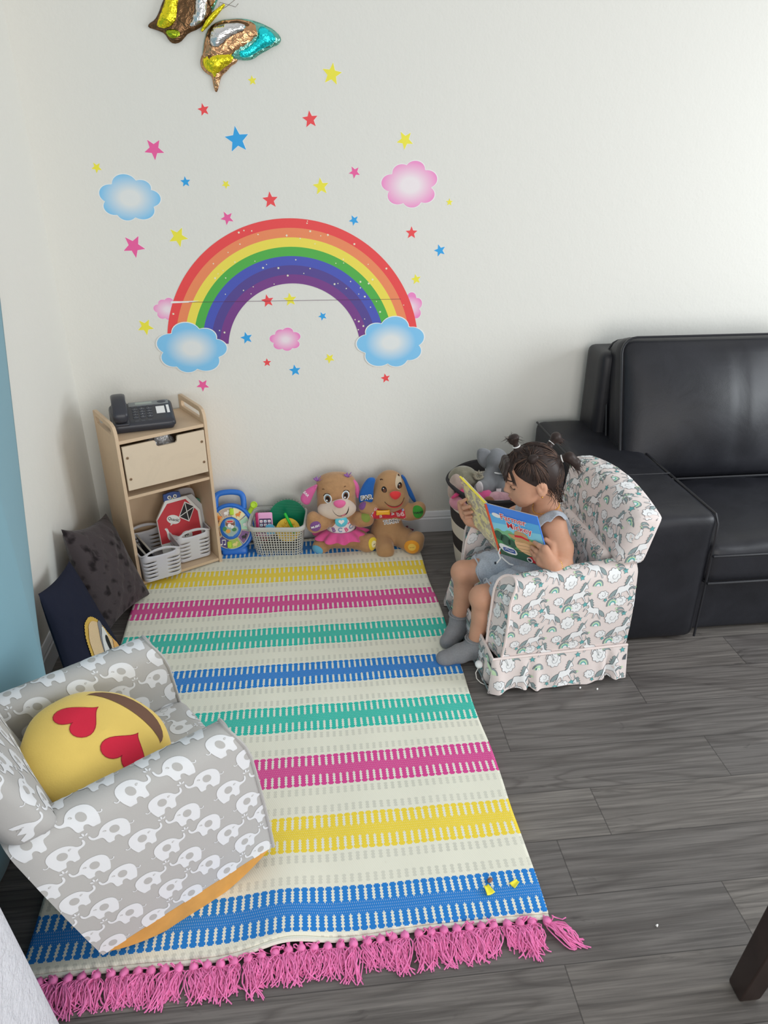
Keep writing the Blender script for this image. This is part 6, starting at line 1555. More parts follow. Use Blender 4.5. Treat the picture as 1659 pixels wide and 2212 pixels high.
# elephant
GE = plush('grey_velour', (128, 130, 134), .08, bst=.25)
o, c, bq = hsdf('plush_elephant', 'grey plush elephant sitting in the hamper behind the child', [('e', at(1072, 995, -.27), (.048, .045, .052)), ('e', at(1075, 1040, -.29), (.055, .05, .058), .02), ('c', [at(1068, 1040, -.31), at(1050, 1052, -.35), at(1040, 1056, -.38)], [.034, .034, .030]),
    ('c', [at(1085, 1045, -.33), at(1092, 1058, -.38)], [.032, .030]), ('c', [at(1085, 1000, -.30), at(1094, 1015, -.345), at(1095, 1030, -.36)], [.022, .018, .014]), ('c', [at(1060, 1020, -.30), at(1046, 1040, -.335)], [.024, .02])], GE, HL, HH, .0036)
pxslab([(1063, 975), (1048, 966), (1032, 967), (1028, 978), (1030, 995), (1040, 1007), (1052, 1011), (1060, 1000)], -.262, .020, .009, c, o, 'ear', [GE], bul=.003)
b = MB(); k = at(1036, 1053, -.40)-c; b.ell(k, (.010, .020, .026), R=Matrix.Rotation(.4, 3, 'Z')); b.build('sole', plush('white_velour', (218, 210, 212), .03), o, sharp=None)
b = MB(); kc = at(1074, 1014, -.28)-c; b.tube([kc+V(.046*cos(a), .045*sin(a), .004*sin(a*2)) for a in [q*2*pi/30 for q in range(30)]], .0035, 6, closed=True); b.build('ribbon', mat('white_satin_ribbon', RGB(222, 224, 228), .45), o)
b = MB(); k = at(1077, 1063, -.40)-c; b.grid(lambda u, v: k+V(-.010+.020*u, -.002*sin(u*3), -.016+.032*v), 3, 3)

for q in range(4): stamp(b, plane(k+V(0, -.004, -.006), (1, 0, 0), (0, 0, 1), (0, -1, 0)), strk([(-.006+.003*q, -.003), (-.005+.003*q, .004), (-.004+.003*q, -.002)], .0012), 1, .0004)
b.build('label_tag', [MWH, mat('label_brown', RGB(110, 80, 70), .8)], o, smooth=False)
# olive snail-like plush with a spiral
GO = plush('olive_grey_fleece', (136, 132, 116), .18, bs=120)
o, c, bq = hsdf('olive_fleece_toy', 'olive grey fleece toy with a curled spiral at the back of the hamper', [('e', at(1000, 1032, -.30), (.060, .055, .048)), ('e', at(1020, 1045, -.28), (.07, .06, .04), .03)], GO, HL, HH)
b = MB(); k = at(1031, 1024, -.335)-c; b.tube([k+V((.004+.0016*q)*cos(q*.55), -.006-.0004*q, (.004+.0016*q)*sin(q*.55)) for q in range(12)], [.006]*12, 8)
for q in range(9): b.tube([k+V(.007*cos(q*.7), -.012, .007*sin(q*.7)), k+V(.021*cos(q*.7), -.010, .021*sin(q*.7))], .0022, 5)
b.build('spiral', plush('beige_fleece', (168, 160, 140), .1), o, sharp=None)
hsdf('beige_velour_toy', 'beige velour toy pressed against the left rim of the hamper', [('e', at(985, 1052, -.34), (.030, .04, .055)), ('e', at(978, 1062, -.36), (.02, .03, .035))], plush('beige_velour', (176, 156, 146), .1), HL, HH)
hsdf('pale_pink_plush', 'pale pink plush lying at the left of the hamper beside the child\'s hand', [('e', at(1000, 1084, -.40), (.055, .05, .035)), ('e', at(1022, 1080, -.40), (.045, .05, .035))], plush('pale_pink_velour', (206, 142, 158), .06), HL, HH)
b = MB(); b.tube([at(976, 1076, -.42), at(988, 1067, -.41), at(1000, 1060, -.38), at(1008, 1052, -.36)], [.006, .011, .012, .010], 10, flat=.5); o = b.build('pink_strap', plush('hot_pink_cloth', (214, 74, 124), .05), sharp=None, merge=0)
cc = at(990, 1067, -.41); o.data.transform(Matrix.Translation(-cc)); o.location = cc; tag(o, 'hot pink strap loop at the left rim of the hamper', 'strap')
hsdf('hot_pink_ball_plush', 'round hot pink plush below the grey elephant in the hamper', [('e', at(1045, 1072, -.40), (.038, .035, .030))], plush('hot_pink_velour', (222, 96, 150), .05), HL, HH)
hsdf('pink_white_plush', 'pink and white plush at the right side of the hamper', [('e', at(1072, 1076, -.42), (.040, .03, .026)), ('e', at(1090, 1080, -.42), (.03, .03, .03))], plush('rose_velour', (206, 160, 170), .2), HL, HH)
hsdf('brown_plush', 'small brown plush in the hamper between the pink toys', [('e', at(1056, 1084, -.44), (.024, .024, .022))], plush('brown_velour', (140, 98, 74), .1), HL, HH)
hsdf('stuffing_blanket', 'white blanket bunched up in the hamper under the plush toys', [('e', (.757, -.322, .30), (.165, .165, .06)), ('e', at(1075, 1098, -.46), (.06, .05, .03), .03)], plush('white_fleece', (214, 208, 206), .06), (.52, -.62, .1), (1.0, -.08, .62), .006, 'blanket')
# ================================================================== picture book
S1, S0 = at(1048, 1088, -.86), at(1080, 1195, -.88); TRc = at(1160, 1117, -1.015); BU = TRc-S1; BV_ = S0-S1; BRc = S0+BU
CN = BU.cross(BV_).normalized()
if CN.y > 0: CN = -CN                         # outward side of the front cover, towards the camera
OT = at(993, 1030, -.715); KU = OT-S1; KV = BV_; KN = KU.cross(KV).normalized()
if KN.x > 0: KN = -KN                         # outward side of the back cover, away from the child
def on(px, py, P, N, off):
    d = _ray(px, py); t = (P-CAM).dot(N)/d.dot(N); return CAM+d*t+N*off
def oncov(px, py, off): return on(px, py, S1, CN, off)
def onback(px, py, off): return on(px, py, S1, KN, off)
bo = S0; bk_ = thing('picture_book', 'open picture book with a blue farm cover held by the child', 'book', tuple(bo))
def sheet(mb, P, U, Vv, N, th, mi=0):
    c = [P, P+U, P+U+Vv, P+Vv]; q = [p-N*th for p in c]; vs = [p-bo for p in c+q]
    mb.add(vs, [(0, 1, 2, 3), (7, 6, 5, 4), (0, 4, 5, 1), (1, 5, 6, 2), (2, 6, 7, 3), (3, 7, 4, 0)], mi)
b = MB(); sheet(b, S1, BU, BV_, CN, .0035)
fc = lambda x, y: (S1+BU*x+BV_*y-bo, CN)
AR = BU.length/BV_.length
def cv(vf, mi, l, tf=None): stamp(b, fc, vf, mi, .0003+.00022*l, tf)
M_ART = [mat('cover_blue', RGB(66, 128, 220), .22, .5, coat=.3), mat('sky_blue', RGB(92, 172, 230), .22, .5, coat=.3), mat('sky_light', RGB(130, 200, 236), .22, .5, coat=.3), mat('hill_green', RGB(70, 140, 84), .22, .5, coat=.3), mat('dark_tree_green', RGB(40, 84, 62), .22, .5, coat=.3),
         mat('straw', RGB(190, 150, 100), .3, .5), mat('straw_shade', RGB(160, 124, 84), .3, .5), mat('title_red', RGB(206, 34, 46), .3, .5), mat('cover_white', RGB(238, 238, 240), .3, .5), mat('cover_ink', RGB(48, 46, 62), .3, .5), mat('hay', RGB(222, 176, 130), .3, .5), mat('label_blue', RGB(60, 84, 150), .3, .5), mat('soft_green', RGB(120, 176, 130), .3, .5)]
cv(tess([(0.01, .18), (.99, .16), (.99, .56), (.01, .56)]), 1, 0); cv(tess([(0.01, .36), (.3, .33), (.7, .36), (.99, .33), (.99, .64), (.01, .64)]), 2, 1)
cv(tess(smooth_loop([(.0, .52), (.12, .44), (.22, .50), (.34, .42), (.50, .52), (.75, .48), (1, .55), (1, 1), (0, 1)], 1)), 12, 2)
cv(tess(smooth_loop([(.0, .62), (.15, .54), (.30, .60), (.45, .55), (.6, .63), (.8, .6), (1, .66), (1, 1), (0, 1)], 1)), 3, 3)
cv(tess([(0, .80), (.3, .78), (.6, .82), (1, .80), (1, 1), (0, 1)]), 4, 4)
for x, y, r in ((.10, .60, .09), (.22, .66, .10), (.34, .70, .08)): cv(tess(circ(x, y, r, r*1.1, 16)), 4, 4)
cv(tess(smooth_loop([(.40, .66), (.43, .58), (.62, .54), (.83, .60), (.88, .74), (.80, .86), (.56, .84), (.42, .76)], 2)), 10, 6)     # hay bale
for y in (.62, .69, .76, .82): cv(strk([(.43, y), (.62, y-.02), (.85, y)], .008), 6, 7)
cv(tess(smooth_loop([(.30, .49), (.42, .50), (.60, .48), (.80, .54), (.96, .62), (.84, .66), (.62, .60), (.44, .60), (.34, .56)], 2)), 5, 8)   # straw hat
cv(tess(smooth_loop([(.44, .52), (.46, .41), (.56, .38), (.70, .42), (.72, .53), (.58, .56)], 2)), 5, 9); cv(tess([(.445, .49), (.58, .47), (.72, .51), (.72, .545), (.58, .515), (.445, .53)]), 7, 10)
cv(tess(smooth_loop([(.60, .86), (.90, .86), (.96, .98), (.56, .98)], 1)), 7, 8); 
for x, y in ((.62, .94), (.80, .94)): cv(tess(circ(x, y, .055, .05, 16)), 8, 9); cv(tess(circ(x, y, .035, .032, 14)), 9, 10)
cv(tess(smooth_loop([(.88, .64), (.96, .62), (1.0, .70), (1.0, .84), (.90, .82)], 1)), 7, 8); cv(tess(circ(.955, .70, .038, .034, 16)), 8, 9)
cv(tess(smooth_loop([(.04, .79), (.10, .75), (.20, .77), (.38, .80), (.40, .92), (.24, .94), (.08, .90)], 1)), 8, 8); cv(tess(rrect(.12, .82, .36, .90, .02)), 11, 9); cv(strk([(.15, .86), (.2, .84), (.25, .87), (.33, .85)], .012), 8, 10)
cv(tess(smooth_loop([(.08, .16), (.14, .13), (.24, .15), (.30, .19), (.20, .23), (.10, .21)], 2)), 8, 5)
for s_, (cx, cy) in (('Farmer', (.50, .185)), ('Mickey', (.58, .33))):
    for bold, mi, l in ((.060, 8, 11), (.006, 7, 12)):
        cv(text2d(s_, .225, bold), mi, l, lambda x, y: (cx+x*.86/AR*.93, cy-y*.72+.02*x))
frontc = b.build('front_cover', M_ART, bk_, smooth=False, merge=0)
M_PAGE = mat('page_paper', RGB(226, 222, 210, 1.08), .6); M_YEL = mat('yellow_cover_edge', RGB(232, 206, 70), .4)
tb_ = NT('glossy_back_cover'); n_ = tb_.noise(tb_.obj((1, 1, 1)), 22, 3, .6, 1.6)
tb_.fin(tb_.ramp(n_, [(.30, RGB(226, 214, 130)), (.46, RGB(224, 214, 168)), (.54, RGB(150, 146, 146)), (.68, RGB(216, 200, 150))]), .25, .5, coat=.3)
b = MB(); sheet(b, S1+KN*.001, KU, KV, KN, .0035); b.build('back_cover', tb_.m, bk_, smooth=False)
b = MB(); sheet(b, S1+KN*.0014-KV*.004+KU*.02, KU*.985, KV*.012, KN, .007); b.build('cover_edge', M_YEL, bk_, smooth=False)
b = MB(); b.tube([S1-bo-KU*.01, S0-bo-KU*.01], .0042, 8); b.build('spine', mat('spine_red', RGB(200, 80, 50), .4), bk_)
IN = -(CN+KN).normalized()
for k in range(4):
    b = MB(); dd = .0042+.0016*k
    sheet(b, S1+BV_*.015-CN*dd+BU*.02, BU*.95, BV_*.97, CN, .0012); b.build('page', M_PAGE, bk_, smooth=False)
    b = MB(); sheet(b, S1+KV*.015-KN*dd+KU*.02, KU*.95, KV*.97, KN, .0012); b.build('page', M_PAGE, bk_, smooth=False)

# ================================================================== the child
per = thing('person', 'small child in grey romper and grey socks reading a book in the unicorn armchair', 'person', (.74, -.90, 0)); PO = V(.74, -.90, 0)
SKIN = mat('skin', RGB(198, 150, 124, 1.1), .5, .3, var=(30, .05), sub=.12); LIPS = mat('lips', RGB(180, 98, 90, 1.1), .45, .3); HAIRM = mat('dark_brown_hair', RGB(52, 40, 37, 1.0), .5, .35); HAIRL = mat('brown_hair_strand', RGB(104, 80, 68, 1.0), .5, .35)
Fh = V(-.948, .060, -.312).normalized(); Uh = (V(0, 0, 1)-Fh*Fh.z).normalized(); Sh = Uh.cross(Fh); HC = at(1149, 1027, -.885)
HR = Matrix((Fh, Sh, Uh)).transposed()
def hl(f, s, u): return HC+Fh*f+Sh*s+Uh*u
HRn = np.array(HR)
s = SDF((.40, -1.13, -.01), (.93, -.66, .80), .0028)
E_ = lambda c, r, k: s.ell(tuple(hl(*c)), r, k, HRn)
# head
E_((-.006, 0, .020), (.082, .070, .076), 0); E_((.030, 0, -.028), (.052, .056, .060), .03)
E_((.034, .030, -.046), (.028, .025, .026), .025); E_((.034, -.030, -.046), (.028, .025, .026), .025)
E_((.052, 0, -.079), (.020, .022, .016), .025); E_((.058, 0, -.052), (.022, .026, .018), .02)
E_((.066, 0, .040), (.016, .040, .026), .03)
E_((.082, 0, -.012), (.009, .0085, .014), .012); E_((.091, 0, -.021), (.0085, .0095, .0085), .008)
for sd in (1, -1): E_((.083, sd*.0095, -.0245), (.0075, .0065, .006), .006)
for sd in (1, -1): s.cut(tuple(hl(.082, sd*.032, .000)), (.013, .017, .011), .012, HRn); E_((.0635, sd*.031, -.001), (.0125, .014, .0115), .005); E_((.072, sd*.030, .017), (.009, .018, .005), .012)
E_((.0810, 0, -.0470), (.0090, .0155, .0056), .006); E_((.0785, 0, -.0590), (.0090, .0135, .0062), .006)
s.cut(tuple(hl(.0925, 0, -.0527)), (.011, .014, .0018), .003, HRn)
# ears
for sd in (1, -1):
    E_((-.012, sd*.068, -.020), (.0185, .0090, .0285), .006); E_((-.006, sd*.070, -.040), (.0085, .006, .0085), .006)
    s.cut(tuple(hl(-.009, sd*.0785, -.015)), (.0095, .0075, .0155), .004, HRn); E_((-.002, sd*.071, -.018), (.0045, .005, .007), .004)
    E_((-.012, sd*.0735, -.010), (.004, .0035, .010), .003)
# neck and torso
s.chain([tuple(hl(-.030, 0, -.045)), (.765, -.893, .545), (.775, -.893, .49)], [.038, .034, .045], .02)
s.ell((.782, -.895, .445), (.060, .082, .085), .03); s.ell((.785, -.893, .365), (.068, .084, .070), .04); s.ell((.800, -.893, .315), (.075, .086, .062), .03)
s.chain([(.770, -.955, .510), (.765, -.840, .510)], [.036, .036], .025)
# legs
HNj, HFj = (.785, -.945, .308), (.785, -.842, .308)
KNn, KNf = tuple(at(1040, 1290, -.975)+V(.004, .0, -.004)), tuple(at(998, 1240, -.815)+V(.006, 0, .004))
ANn, ANf = tuple(at(1026, 1388, -.975)), tuple(at(990, 1338, -.83))
for h, k, a, md in ((HNj, KNn, ANn, 0), (HFj, KNf, ANf, 1)):
    h, k, a = Vector(h), Vector(k), Vector(a); cm = k.lerp(a, .38)+V(.010, 0, 0)
    s.chain([tuple(h), tuple(h.lerp(k, .5)), tuple(k)], [.056, .050, .0405], .02); s.chain([tuple(k), tuple(cm), tuple(a)], [.0395, .0355, .0245], .012)
    s.ell(tuple(k+V(-.010, -.004, .010)), (.032, .032, .034), .02)
# arms
SNj, SFj = V(.770, -.975, .505), V(.752, -.812, .505)
ELn, WRn = V(.792, -1.030, .395), oncov(1201, 1221, .010)
ELf, WRf = V(.650, -.735, .385), onback(1014, 1124, -.004)
s.chain([tuple(SNj), tuple(SNj.lerp(ELn, .5)+V(.004, -.006, 0)), tuple(ELn)], [.038, .036, .030], .02); s.chain([tuple(ELn), tuple(ELn.lerp(WRn, .5)), tuple(WRn)], [.030, .029, .0225], .010)
s.chain([tuple(SFj), tuple(SFj.lerp(ELf, .5)), tuple(ELf)], [.036, .034, .029], .02); s.chain([tuple(ELf), tuple(ELf.lerp(WRf, .5)), tuple(WRf)], [.029, .027, .021], .010)
# near hand on the front cover
KK = [(1185, 1179), (1178, 1190), (1174, 1200), (1174, 1209)]; TT = [(1157, 1169), (1151, 1179), (1150, 1188), (1153, 1196)]; RR = [.0080, .0080, .0078, .0070]
for (kx, ky), (tx, ty), r in zip(KK, TT, RR):
    K = oncov(kx, ky, .019); Tm = oncov(kx*.48+tx*.52, ky*.48+ty*.52, .0155); Tp = oncov(tx, ty, .0066)
    s.chain([tuple(WRn), tuple(K)], [.019, .0135], .012); s.chain([tuple(K), tuple(Tm), tuple(Tp)], [r*1.15, r, r*.82], .003)
s.ell(tuple(oncov(1190, 1199, .016)), (.019, .016, .019), .012)
s.chain([tuple(oncov(1196, 1204, .004)), tuple(oncov(1186, 1184, -.020)), tuple(oncov(1172, 1171, -.018))], [.0125, .0095, .0075], .006)
# far hand on the back cover
KK = [(1001, 1084), (1003, 1093), (1006, 1103), (1010, 1112)]; TT = [(1010, 1077), (1019, 1092), (1023, 1104), (1022, 1114)]; RR = [.0076, .0078, .0076, .0068]
for (kx, ky), (tx, ty), r in zip(KK, TT, RR):
    K = onback(kx, ky, .012); Tm = onback(kx*.45+tx*.55, ky*.45+ty*.55, .0175); Tp = onback(tx, ty, .0068)
    s.chain([tuple(WRf), tuple(K)], [.017, .0125], .012); s.chain([tuple(K), tuple(Tm), tuple(Tp)], [r*1.15, r, r*.82], .003)
s.chain([tuple(onback(1010, 1112, -.008)), tuple(onback(1012, 1092, -.022)), tuple(onback(1018, 1080, -.016))], [.012, .009, .0072], .006)
skin = s.mb(2); bsk = skin.bvh()
def face(fx, sgn=1):  # prints on the face: x forward->back on the near side (sgn=1), y up
    return cast(bsk, hl(0, sgn*.30, 0), Fh, Uh, -Sh*sgn, .5, .05)
frontf = cast(bsk, hl(.30, 0, 0), Sh, Uh, -Fh, .5, .05)
stamp(skin, frontf, tess(smooth_loop([(-.0145, -.0530), (-.006, -.0455), (0, -.047), (.006, -.0455), (.0145, -.0530), (.008, -.0625), (0, -.0645), (-.008, -.0625)], 1), .004), 1, .0003)
skin.v = [tuple(Vector(p)-PO) for p in skin.v]; skin.build('body', [SKIN, LIPS], per, sharp=None, merge=0)
LASH = mat('eyelash_black', RGB(30, 24, 24, 1.0), .6)
for sd in (1, -1):
    b = MB()
    lp_ = [(sd*.031+.0135*cos(a), -.0045-.0045*sin(a)) for a in [k*pi/10 for k in range(11)]]
    stamp(b, frontf, strk(lp_, .0026), 0, .0006)
    for k in range(1, 10, 2):
        h = frontf(*lp_[k])
        if h: b.tube([h[0]+h[1]*.0005, h[0]+h[1]*.004-Uh*.002, h[0]+h[1]*.0065-Uh*.0025], [.0006, .0005, .0002], 4)
    stamp(b, frontf, strk([(sd*.031+.0145*cos(a), .0050+.0035*sin(a)) for a in [pi*.1+k*pi*.08 for k in range(11)]], .0010), 1, .0004)
    b.v = [tuple(Vector(p)-PO) for p in b.v]; b.build('eyelashes', [LASH, mat('lid_crease', RGB(150, 100, 84), .6)], per)
    b = MB(); bp = [(sd*(.014+.034*t), .0195+.0065*sin(t*pi*.8)) for t in [k/10 for k in range(11)]]
    stamp(b, frontf, strk(bp, .0034), 0, .0006); b.v = [tuple(Vector(p)-PO) for p in b.v]; b.build('eyebrow', HAIRM, per)
# ---- hair
s = SDF((.52, -1.06, .46), (.93, -.70, .86), .003)
s.ell(tuple(hl(-.008, 0, .021)), (.0875, .0755, .0835), 0, HRn); s.ell(tuple(hl(-.048, 0, .0)), (.050, .066, .066), .02, HRn); s.ell(tuple(hl(-.055, 0, -.045)), (.034, .050, .034), .02, HRn)
FN, SN_, UN = np.array(Fh), np.array(Sh), np.array(Uh); HN_ = np.array(HC)
def hairclip(x, y, z):
    P = np.stack([x, y, z], -1)-HN_; f, s_, u = P@FN, P@SN_, P@UN
    line = -.006+np.where(f > 0, 1.0*f, .55*f)+.008*np.cos(s_*45)-np.where(f < -.03, (-.03-f)*1.1, 0)
    return (line-u)*.8
s.clip(hairclip)
# fringe over the forehead, bun and tails
for sd in (-.028, -.010, .010, .028): s.chain([tuple(hl(.066, sd, .074)), tuple(hl(.083, sd*1.15, .048)), tuple(hl(.0850, sd*1.25, .022))], [.012, .0075, .002], .010)
G1, G2, G3, G4 = (.022, -.004, .104), (-.004, .050, .078), (-.090, .026, .036), (-.076, -.030, .060)
s.chain([tuple(hl(.022, -.004, .100)), tuple(hl(.024, -.006, .118))], [.014, .008], .010); s.ell(tuple(hl(.027, -.006, .136)), (.017, .017, .017), .006, HRn); s.ell(tuple(hl(.022, .002, .146)), (.014, .015, .010), .008, HRn)
s.chain([tuple(hl(-.004, .046, .072)), tuple(hl(-.008, .062, .084)), tuple(hl(-.018, .066, .088))], [.014, .013, .009], .008)
s.chain([tuple(hl(-.080, .020, .036)), tuple(hl(-.102, .030, .040))], [.016, .009], .01); s.chain([tuple(hl(-.102, .030, .040)), tuple(hl(-.122, .036, .040)), tuple(hl(-.136, .042, .018)), tuple(hl(-.140, .046, -.008))], [.009, .016, .014, .004], .008)
s.chain([tuple(hl(-.068, -.030, .058)), tuple(hl(-.092, -.036, .074))], [.014, .009], .01); s.chain([tuple(hl(-.092, -.036, .074)), tuple(hl(-.108, -.040, .084)), tuple(hl(-.124, -.044, .060))], [.009, .016, .005], .008)
hair = s.mb(2); hair.v = [tuple(Vector(p)-PO) for p in hair.v]
rh = random.Random(9)
def shellr(d):   # radius of the hair cap along a direction (local)
    best = 0
    for c, r in (((-.008, 0, .021), (.0875, .0755, .0835)), ((-.048, 0, .0), (.050, .066, .066))):
        o_ = [-c[i]/r[i] for i in range(3)]; q = [d[i]/r[i] for i in range(3)]
        A = sum(k*k for k in q); B2 = sum(o_[i]*q[i] for i in range(3)); C2 = sum(k*k for k in o_)-1; D2 = B2*B2-A*C2
        if D2 > 0: best = max(best, (-B2+sqrt(D2))/A)
    return best
GS = [V(*G1), V(*G2), V(*G3), V(*G4)]
def strand(p0, g, lift=.002):
    a, c = V(*p0).normalized(), g.normalized(); pts = []
    for k in range(9):
        t = k/8; d = a.lerp(c, t).normalized(); r = shellr(d); pts.append(hl(*(d*(r+lift*sin(pi*t)+.0008)))-PO)
    return pts
cnt = 0
while cnt < 1300:
    d = V(rh.gauss(0, 1), rh.gauss(0, 1), rh.gauss(0, 1)).normalized(); r = shellr(d); p = d*r
    line = -.002+(p.x if p.x > 0 else .55*p.x)-max(0, -.03-p.x)*1.1
    if p.z < line or p.x > .075: continue
    # pick the tail the strand is combed into
    if p.x > .012 and abs(p.y) < .034: g = GS[0]
    elif p.x > -.045 and p.y > 0: g = GS[1]
    else: g = GS[2] if p.y > -.01 else GS[3]
    if (p-g).length < .012: continue
    pts = strand(p, g+V(rh.gauss(0, .003), rh.gauss(0, .003), rh.gauss(0, .003)), rh.uniform(.0005, .004)); w = rh.uniform(.0006, .0011)
    hair.tube(pts, [w*.5]+[w]*7+[w*.6], 4, mi=1 if rh.random() < .32 else 0, caps=False); cnt += 1
for k in range(170):   # fringe
    sd = rh.uniform(-.052, .060); p0 = hl(.060+rh.uniform(-.006, .008)-abs(sd)*.25, sd*.8, .080); e = rh.uniform(.006, .030)
    pts = [p0, hl(.080-abs(sd)*.28, sd, .063), hl(.0890-abs(sd)*.36-(.006 if abs(sd) > .035 else 0), sd*1.1+rh.uniform(-.003, .003), .042), hl(.0890-abs(sd)*.40-(.004 if abs(sd) > .03 else 0), sd*1.18+rh.uniform(-.006, .006), e)]
    hair.tube([q-PO for q in pts], [.0009, .0011, .0009, .0003], 4, mi=1 if rh.random() < .18 else 0, caps=False)
for k in range(150):   # tail ends
    T = rh.choice([0, 0, 1, 2, 2, 3])
    if T == 0: b0, m1, e = (.024, -.006, .122), (.030+rh.gauss(0, .012), -.006+rh.gauss(0, .012), .150+rh.gauss(0, .006)), (.034+rh.gauss(0, .018), -.004+rh.gauss(0, .014), .138+rh.gauss(0, .012))
    elif T == 1: b0, m1, e = (-.006, .058, .080), (-.012+rh.gauss(0, .006), .068, .092+rh.gauss(0, .005)), (-.026+rh.gauss(0, .010), .066, .084+rh.gauss(0, .012))
    elif T == 2: b0, m1, e = (-.102, .030, .040), (-.128+rh.gauss(0, .008), .038+rh.gauss(0, .008), .034+rh.gauss(0, .010)), (-.142+rh.gauss(0, .012), .046+rh.gauss(0, .008), -.014+rh.gauss(0, .016))
    else: b0, m1, e = (-.092, -.036, .074), (-.110+rh.gauss(0, .010), -.040, .090+rh.gauss(0, .008)), (-.128+rh.gauss(0, .010), -.044, .058+rh.gauss(0, .012))
    q = [hl(*b0)]; A_, B_ = hl(*b0), hl(*m1); C_ = hl(*e)
    pts = [A_*(1-t)**2+B_*(2*t*(1-t))+C_*t*t-PO for t in [i/6 for i in range(7)]]
    hair.tube(pts, [.0011, .0011, .001, .001, .0008, .0006, .0002], 4, mi=1 if rh.random() < .2 else 0, caps=False)
for k in range(46):    # loose wisps at the neck and behind the ear
    a = hl(-.050+rh.gauss(0, .016), .050+rh.gauss(0, .010), -.030+rh.gauss(0, .010)); e = hl(-.058+rh.gauss(0, .020), .052+rh.gauss(0, .012), -.090+rh.gauss(0, .016))
    hair.tube([a-PO, a.lerp(e, .5)-PO+Sh*.006-Fh*.006, e-PO], [.0009, .0008, .0002], 4, mi=1 if rh.random() < .25 else 0, caps=False)
hr_ = hair.build('hair', [HAIRM, HAIRL], per, sharp=None, merge=0)
for c, d, r in (((.023, -.005, .112), (.05, 0, 1), .0105), ((-.100, .030, .040), (-1, .25, .1), .0105), ((-.090, -.036, .073), (-1, -.2, .6), .0095)):
    b = MB(); n = (Fh*d[0]+Sh*d[1]+Uh*d[2]).normalized(); u, w = frame(n); P = hl(*c)-PO
    b.tube([P+u*(r*cos(a))+w*(r*sin(a)) for a in [k*2*pi/24 for k in range(24)]], .0022, 6, closed=True); b.build('hair_tie', mat('white_elastic', RGB(226, 226, 228), .5), hr_)
# ---- clothes
CL = NT('heather_grey_jersey'); o_ = CL.obj(); fz = CL.noise(o_, 240, 4, .7); CL.bump(CL.math('ADD', CL.noise(o_, 26, 3, .6, .8), CL.math('MULTIPLY', fz, .3)), .35, .005); CL.fin(CL.ramp(fz, [(.3, RGB(150, 158, 170)), (.7, RGB(186, 193, 203))]), .9, .12, sheen=.2); M_ROM = CL.m
s = SDF((.50, -1.06, .22), (.90, -.74, .60), .003)
s.ell((.782, -.895, .445), (.0645, .0865, .089), 0); s.ell((.785, -.893, .365), (.076, .091, .075), .04); s.ell((.800, -.893, .315), (.082, .093, .068), .03)
s.clip(lambda x, y, z: np.maximum(z-(.520-.10*np.maximum(0, .77-x)), -9))
for sd in (-1, 1): s.cut((.772, -.893+sd*.112, .52), (.050, .042, .085), .012)
for h, k in ((HNj, KNn), (HFj, KNf)):
    h, k = Vector(h), Vector(k); e_ = h.lerp(k, .90); s.chain([tuple(h), tuple(h.lerp(k, .5)), tuple(e_)], [.064, .061, .056], .022)
def wav(x, y, z): return .0032*np.sin(x*70+z*50)*np.sin(y*60-z*30)+.002*np.sin(x*150+y*90)
sl_, P_ = s._sub(s.lo, s.lo+s.h*(s.n-1)); s.g = s.g+wav(P_[..., 0], P_[..., 1], P_[..., 2]).astype(np.float32)
hemx = lambda x, y, z: (.566+.010*np.sin(z*60)+.006*np.sin(y*90)+np.where(y < -.90, .012, 0.0))-x
s.clip(hemx)
rom = s.mb(2); rom.v = [tuple(Vector(p)-PO) for p in rom.v]; ro = rom.build('romper', M_ROM, per, sharp=None, merge=0)
for h, k, dx in ((HNj, KNn, .578), (HFj, KNf, .566)):   # raw hems
    b = MB(); h, k = Vector(h), Vector(k); d = (k-h).normalized(); c = h+d*((dx-h.x)/d.x); u, w = frame(d)
    b.tube([c+(u*cos(a)+w*sin(a))*(.0575+.002*sin(a*7))-d*(.004*sin(a*5)+.001)-PO for a in [q*2*pi/48 for q in range(48)]], .0026, 6, closed=True); b.build('hem', M_ROM, ro)
def ruffle(path, outd, wd):
    b = MB(); n = 60; P = smooth3(path)
    def g(u, v):
        x = u*(len(P)-1); i = min(int(x), len(P)-2); p = P[i].lerp(P[i+1], x-i); o = Vector(outd).normalized()
        return p+o*(wd*v*(.35+.65*sin(pi*min(1, u*1.1+.05))))+V(0, 0, .006-.010*v+.007*v*sin(u*26))+V(.005*v*sin(u*21+1), 0, 0)-PO
    b.grid(g, n, 6); return b
b = ruffle([V(.704, -.945, .478), V(.715, -.950, .520), V(.745, -.958, .550), V(.775, -.958, .556), V(.812, -.952, .535), V(.838, -.945, .48)], (0, -1, .15), .046); b.build('ruffle_strap', M_ROM, ro, sharp=None, solid=.0018)
b = ruffle([V(.694, -.845, .478), V(.700, -.838, .520), V(.730, -.828, .548), V(.765, -.830, .552), V(.81, -.84, .53), V(.835, -.845, .48)], (-.2, 1, .15), .040); b.build('ruffle_strap', M_ROM, ro, sharp=None, solid=.0018)
wc = mat('white_cotton_cord', RGB(226, 228, 232), .7)
for i, (pp_) in enumerate((((1079, 1190), (1076, 1200), (1080, 1212), (1072, 1222)), ((1082, 1208), (1090, 1216), (1100, 1224), (1108, 1226)))):
    b = MB(); b.tube([at(x, y, -.895-.012*k)+V(0, -.004, .012)-PO for k, (x, y) in enumerate(pp_)], .0024, 6); b.build('drawstring', wc, ro)
b = MB(); k = at(1070, 1216, -.925)-PO; b.ell(k, (.004, .004, .005), nu=10, nv=8); b.build('eyelet', mat('dark_eyelet', RGB(50, 56, 66), .4, .5, .4), ro)
SOCK = mat('grey_knit_sock', RGB(130, 131, 135), .92, .1, bump=(420, .6, .003), var=(160, .10), sheen=.2)
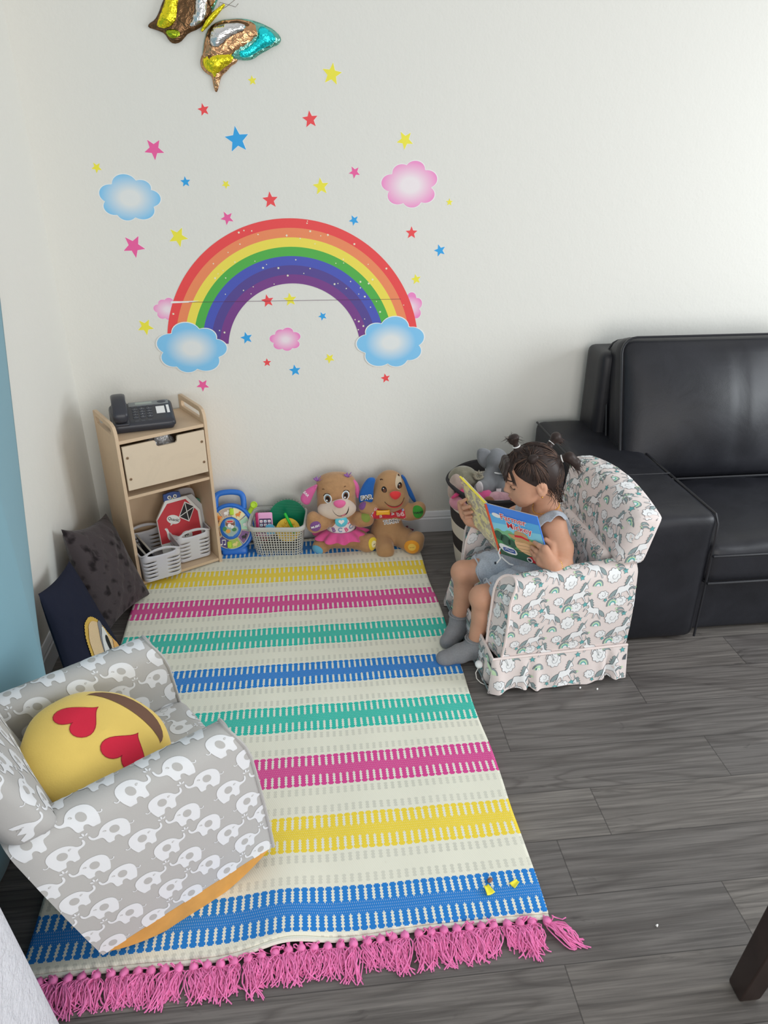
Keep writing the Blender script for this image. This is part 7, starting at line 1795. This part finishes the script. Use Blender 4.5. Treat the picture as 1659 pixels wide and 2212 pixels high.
for k, a, toe_px, hd_ in ((KNn, ANn, (957, 1422), -.01), (KNf, ANf, (966, 1388), .012)):
    k, a = Vector(k), Vector(a); toe = atz(*toe_px, .030); hl_ = V(a.x+.012, a.y, .031); s = SDF((.36, -1.08, -.01), (.64, -.74, .16), .003)
    zc = .095 if hd_ < 0 else .098
    if hl_.z < .03: hl_.z = .03
    s.chain([tuple(a.lerp(k, .14)), tuple(a), tuple(a.lerp(hl_, .6))], [.0315, .0295, .031], .012); s.ell(tuple(hl_), (.030, .028, .028), .015)
    mid = hl_.lerp(toe, .5); s.chain([tuple(a.lerp(hl_, .5)), tuple(mid+V(0, 0, .010)), tuple(toe)], [.032, .031, .0225], .018); s.ell(tuple(toe.lerp(mid, .2)), (.030, .030, .021), .015)
    s.clip(lambda x, y, z: np.maximum(z-(zc-.12*(x-a.x)), (.0105 if False else RUG_Z+.0005)-z if toe.x < .47 else .001-z))
    q = s.mb(2); q.v = [tuple(Vector(p)-PO) for p in q.v]; so = q.build('sock', SOCK, per, sharp=None, merge=0)
    b = MB(); b.tube([V(a.x+.034*cos(t), a.y+.032*sin(t), zc-.004-.12*.034*cos(t))-PO for t in [i*2*pi/36 for i in range(36)]], .0030, 6, closed=True); b.build('cuff', SOCK, so)
# ---- jewellery
GLD = mat('gold', RGB(220, 172, 84), .25, .5, .9); d = (WRn-ELn).normalized(); u, w = frame(d); P = WRn-d*.006
b = MB()
for k in range(26):
    a = 2*pi*k/26; b.ell(P+(u*cos(a)+w*sin(a))*.0250-PO, (.0034, .0034, .0034), nu=8, nv=6)
b.build('gold_bracelet', GLD, per)
b = MB(); P = WRn-d*.020; b.tube([P+(u*cos(a)+w*sin(a))*.0275-PO for a in [k*2*pi/30 for k in range(30)]], .0022, 6, closed=True); b.build('red_thread_bracelet', mat('red_thread', RGB(196, 60, 50), .8), per)
b = MB()
for k in range(54):
    a = 2*pi*k/54; dx, dy = cos(a), sin(a); c0 = V(.766, -.893, .540-.022*max(0, -dx)+.006*max(0, dx))
    h = bsk.ray_cast(c0+V(dx*.12, dy*.12, .02), V(-dx, -dy, -.165), .2)
    if h[0]: b.ell(h[0]+h[1]*.0012-PO, (.0021, .0021, .0021), nu=7, nv=5)
b.build('gold_necklace', GLD, per)
b = MB(); b.ell(hl(-.005, .0775, -.046)-PO, (.0028, .0028, .0028), nu=10, nv=8); b.build('earring', GLD, per)
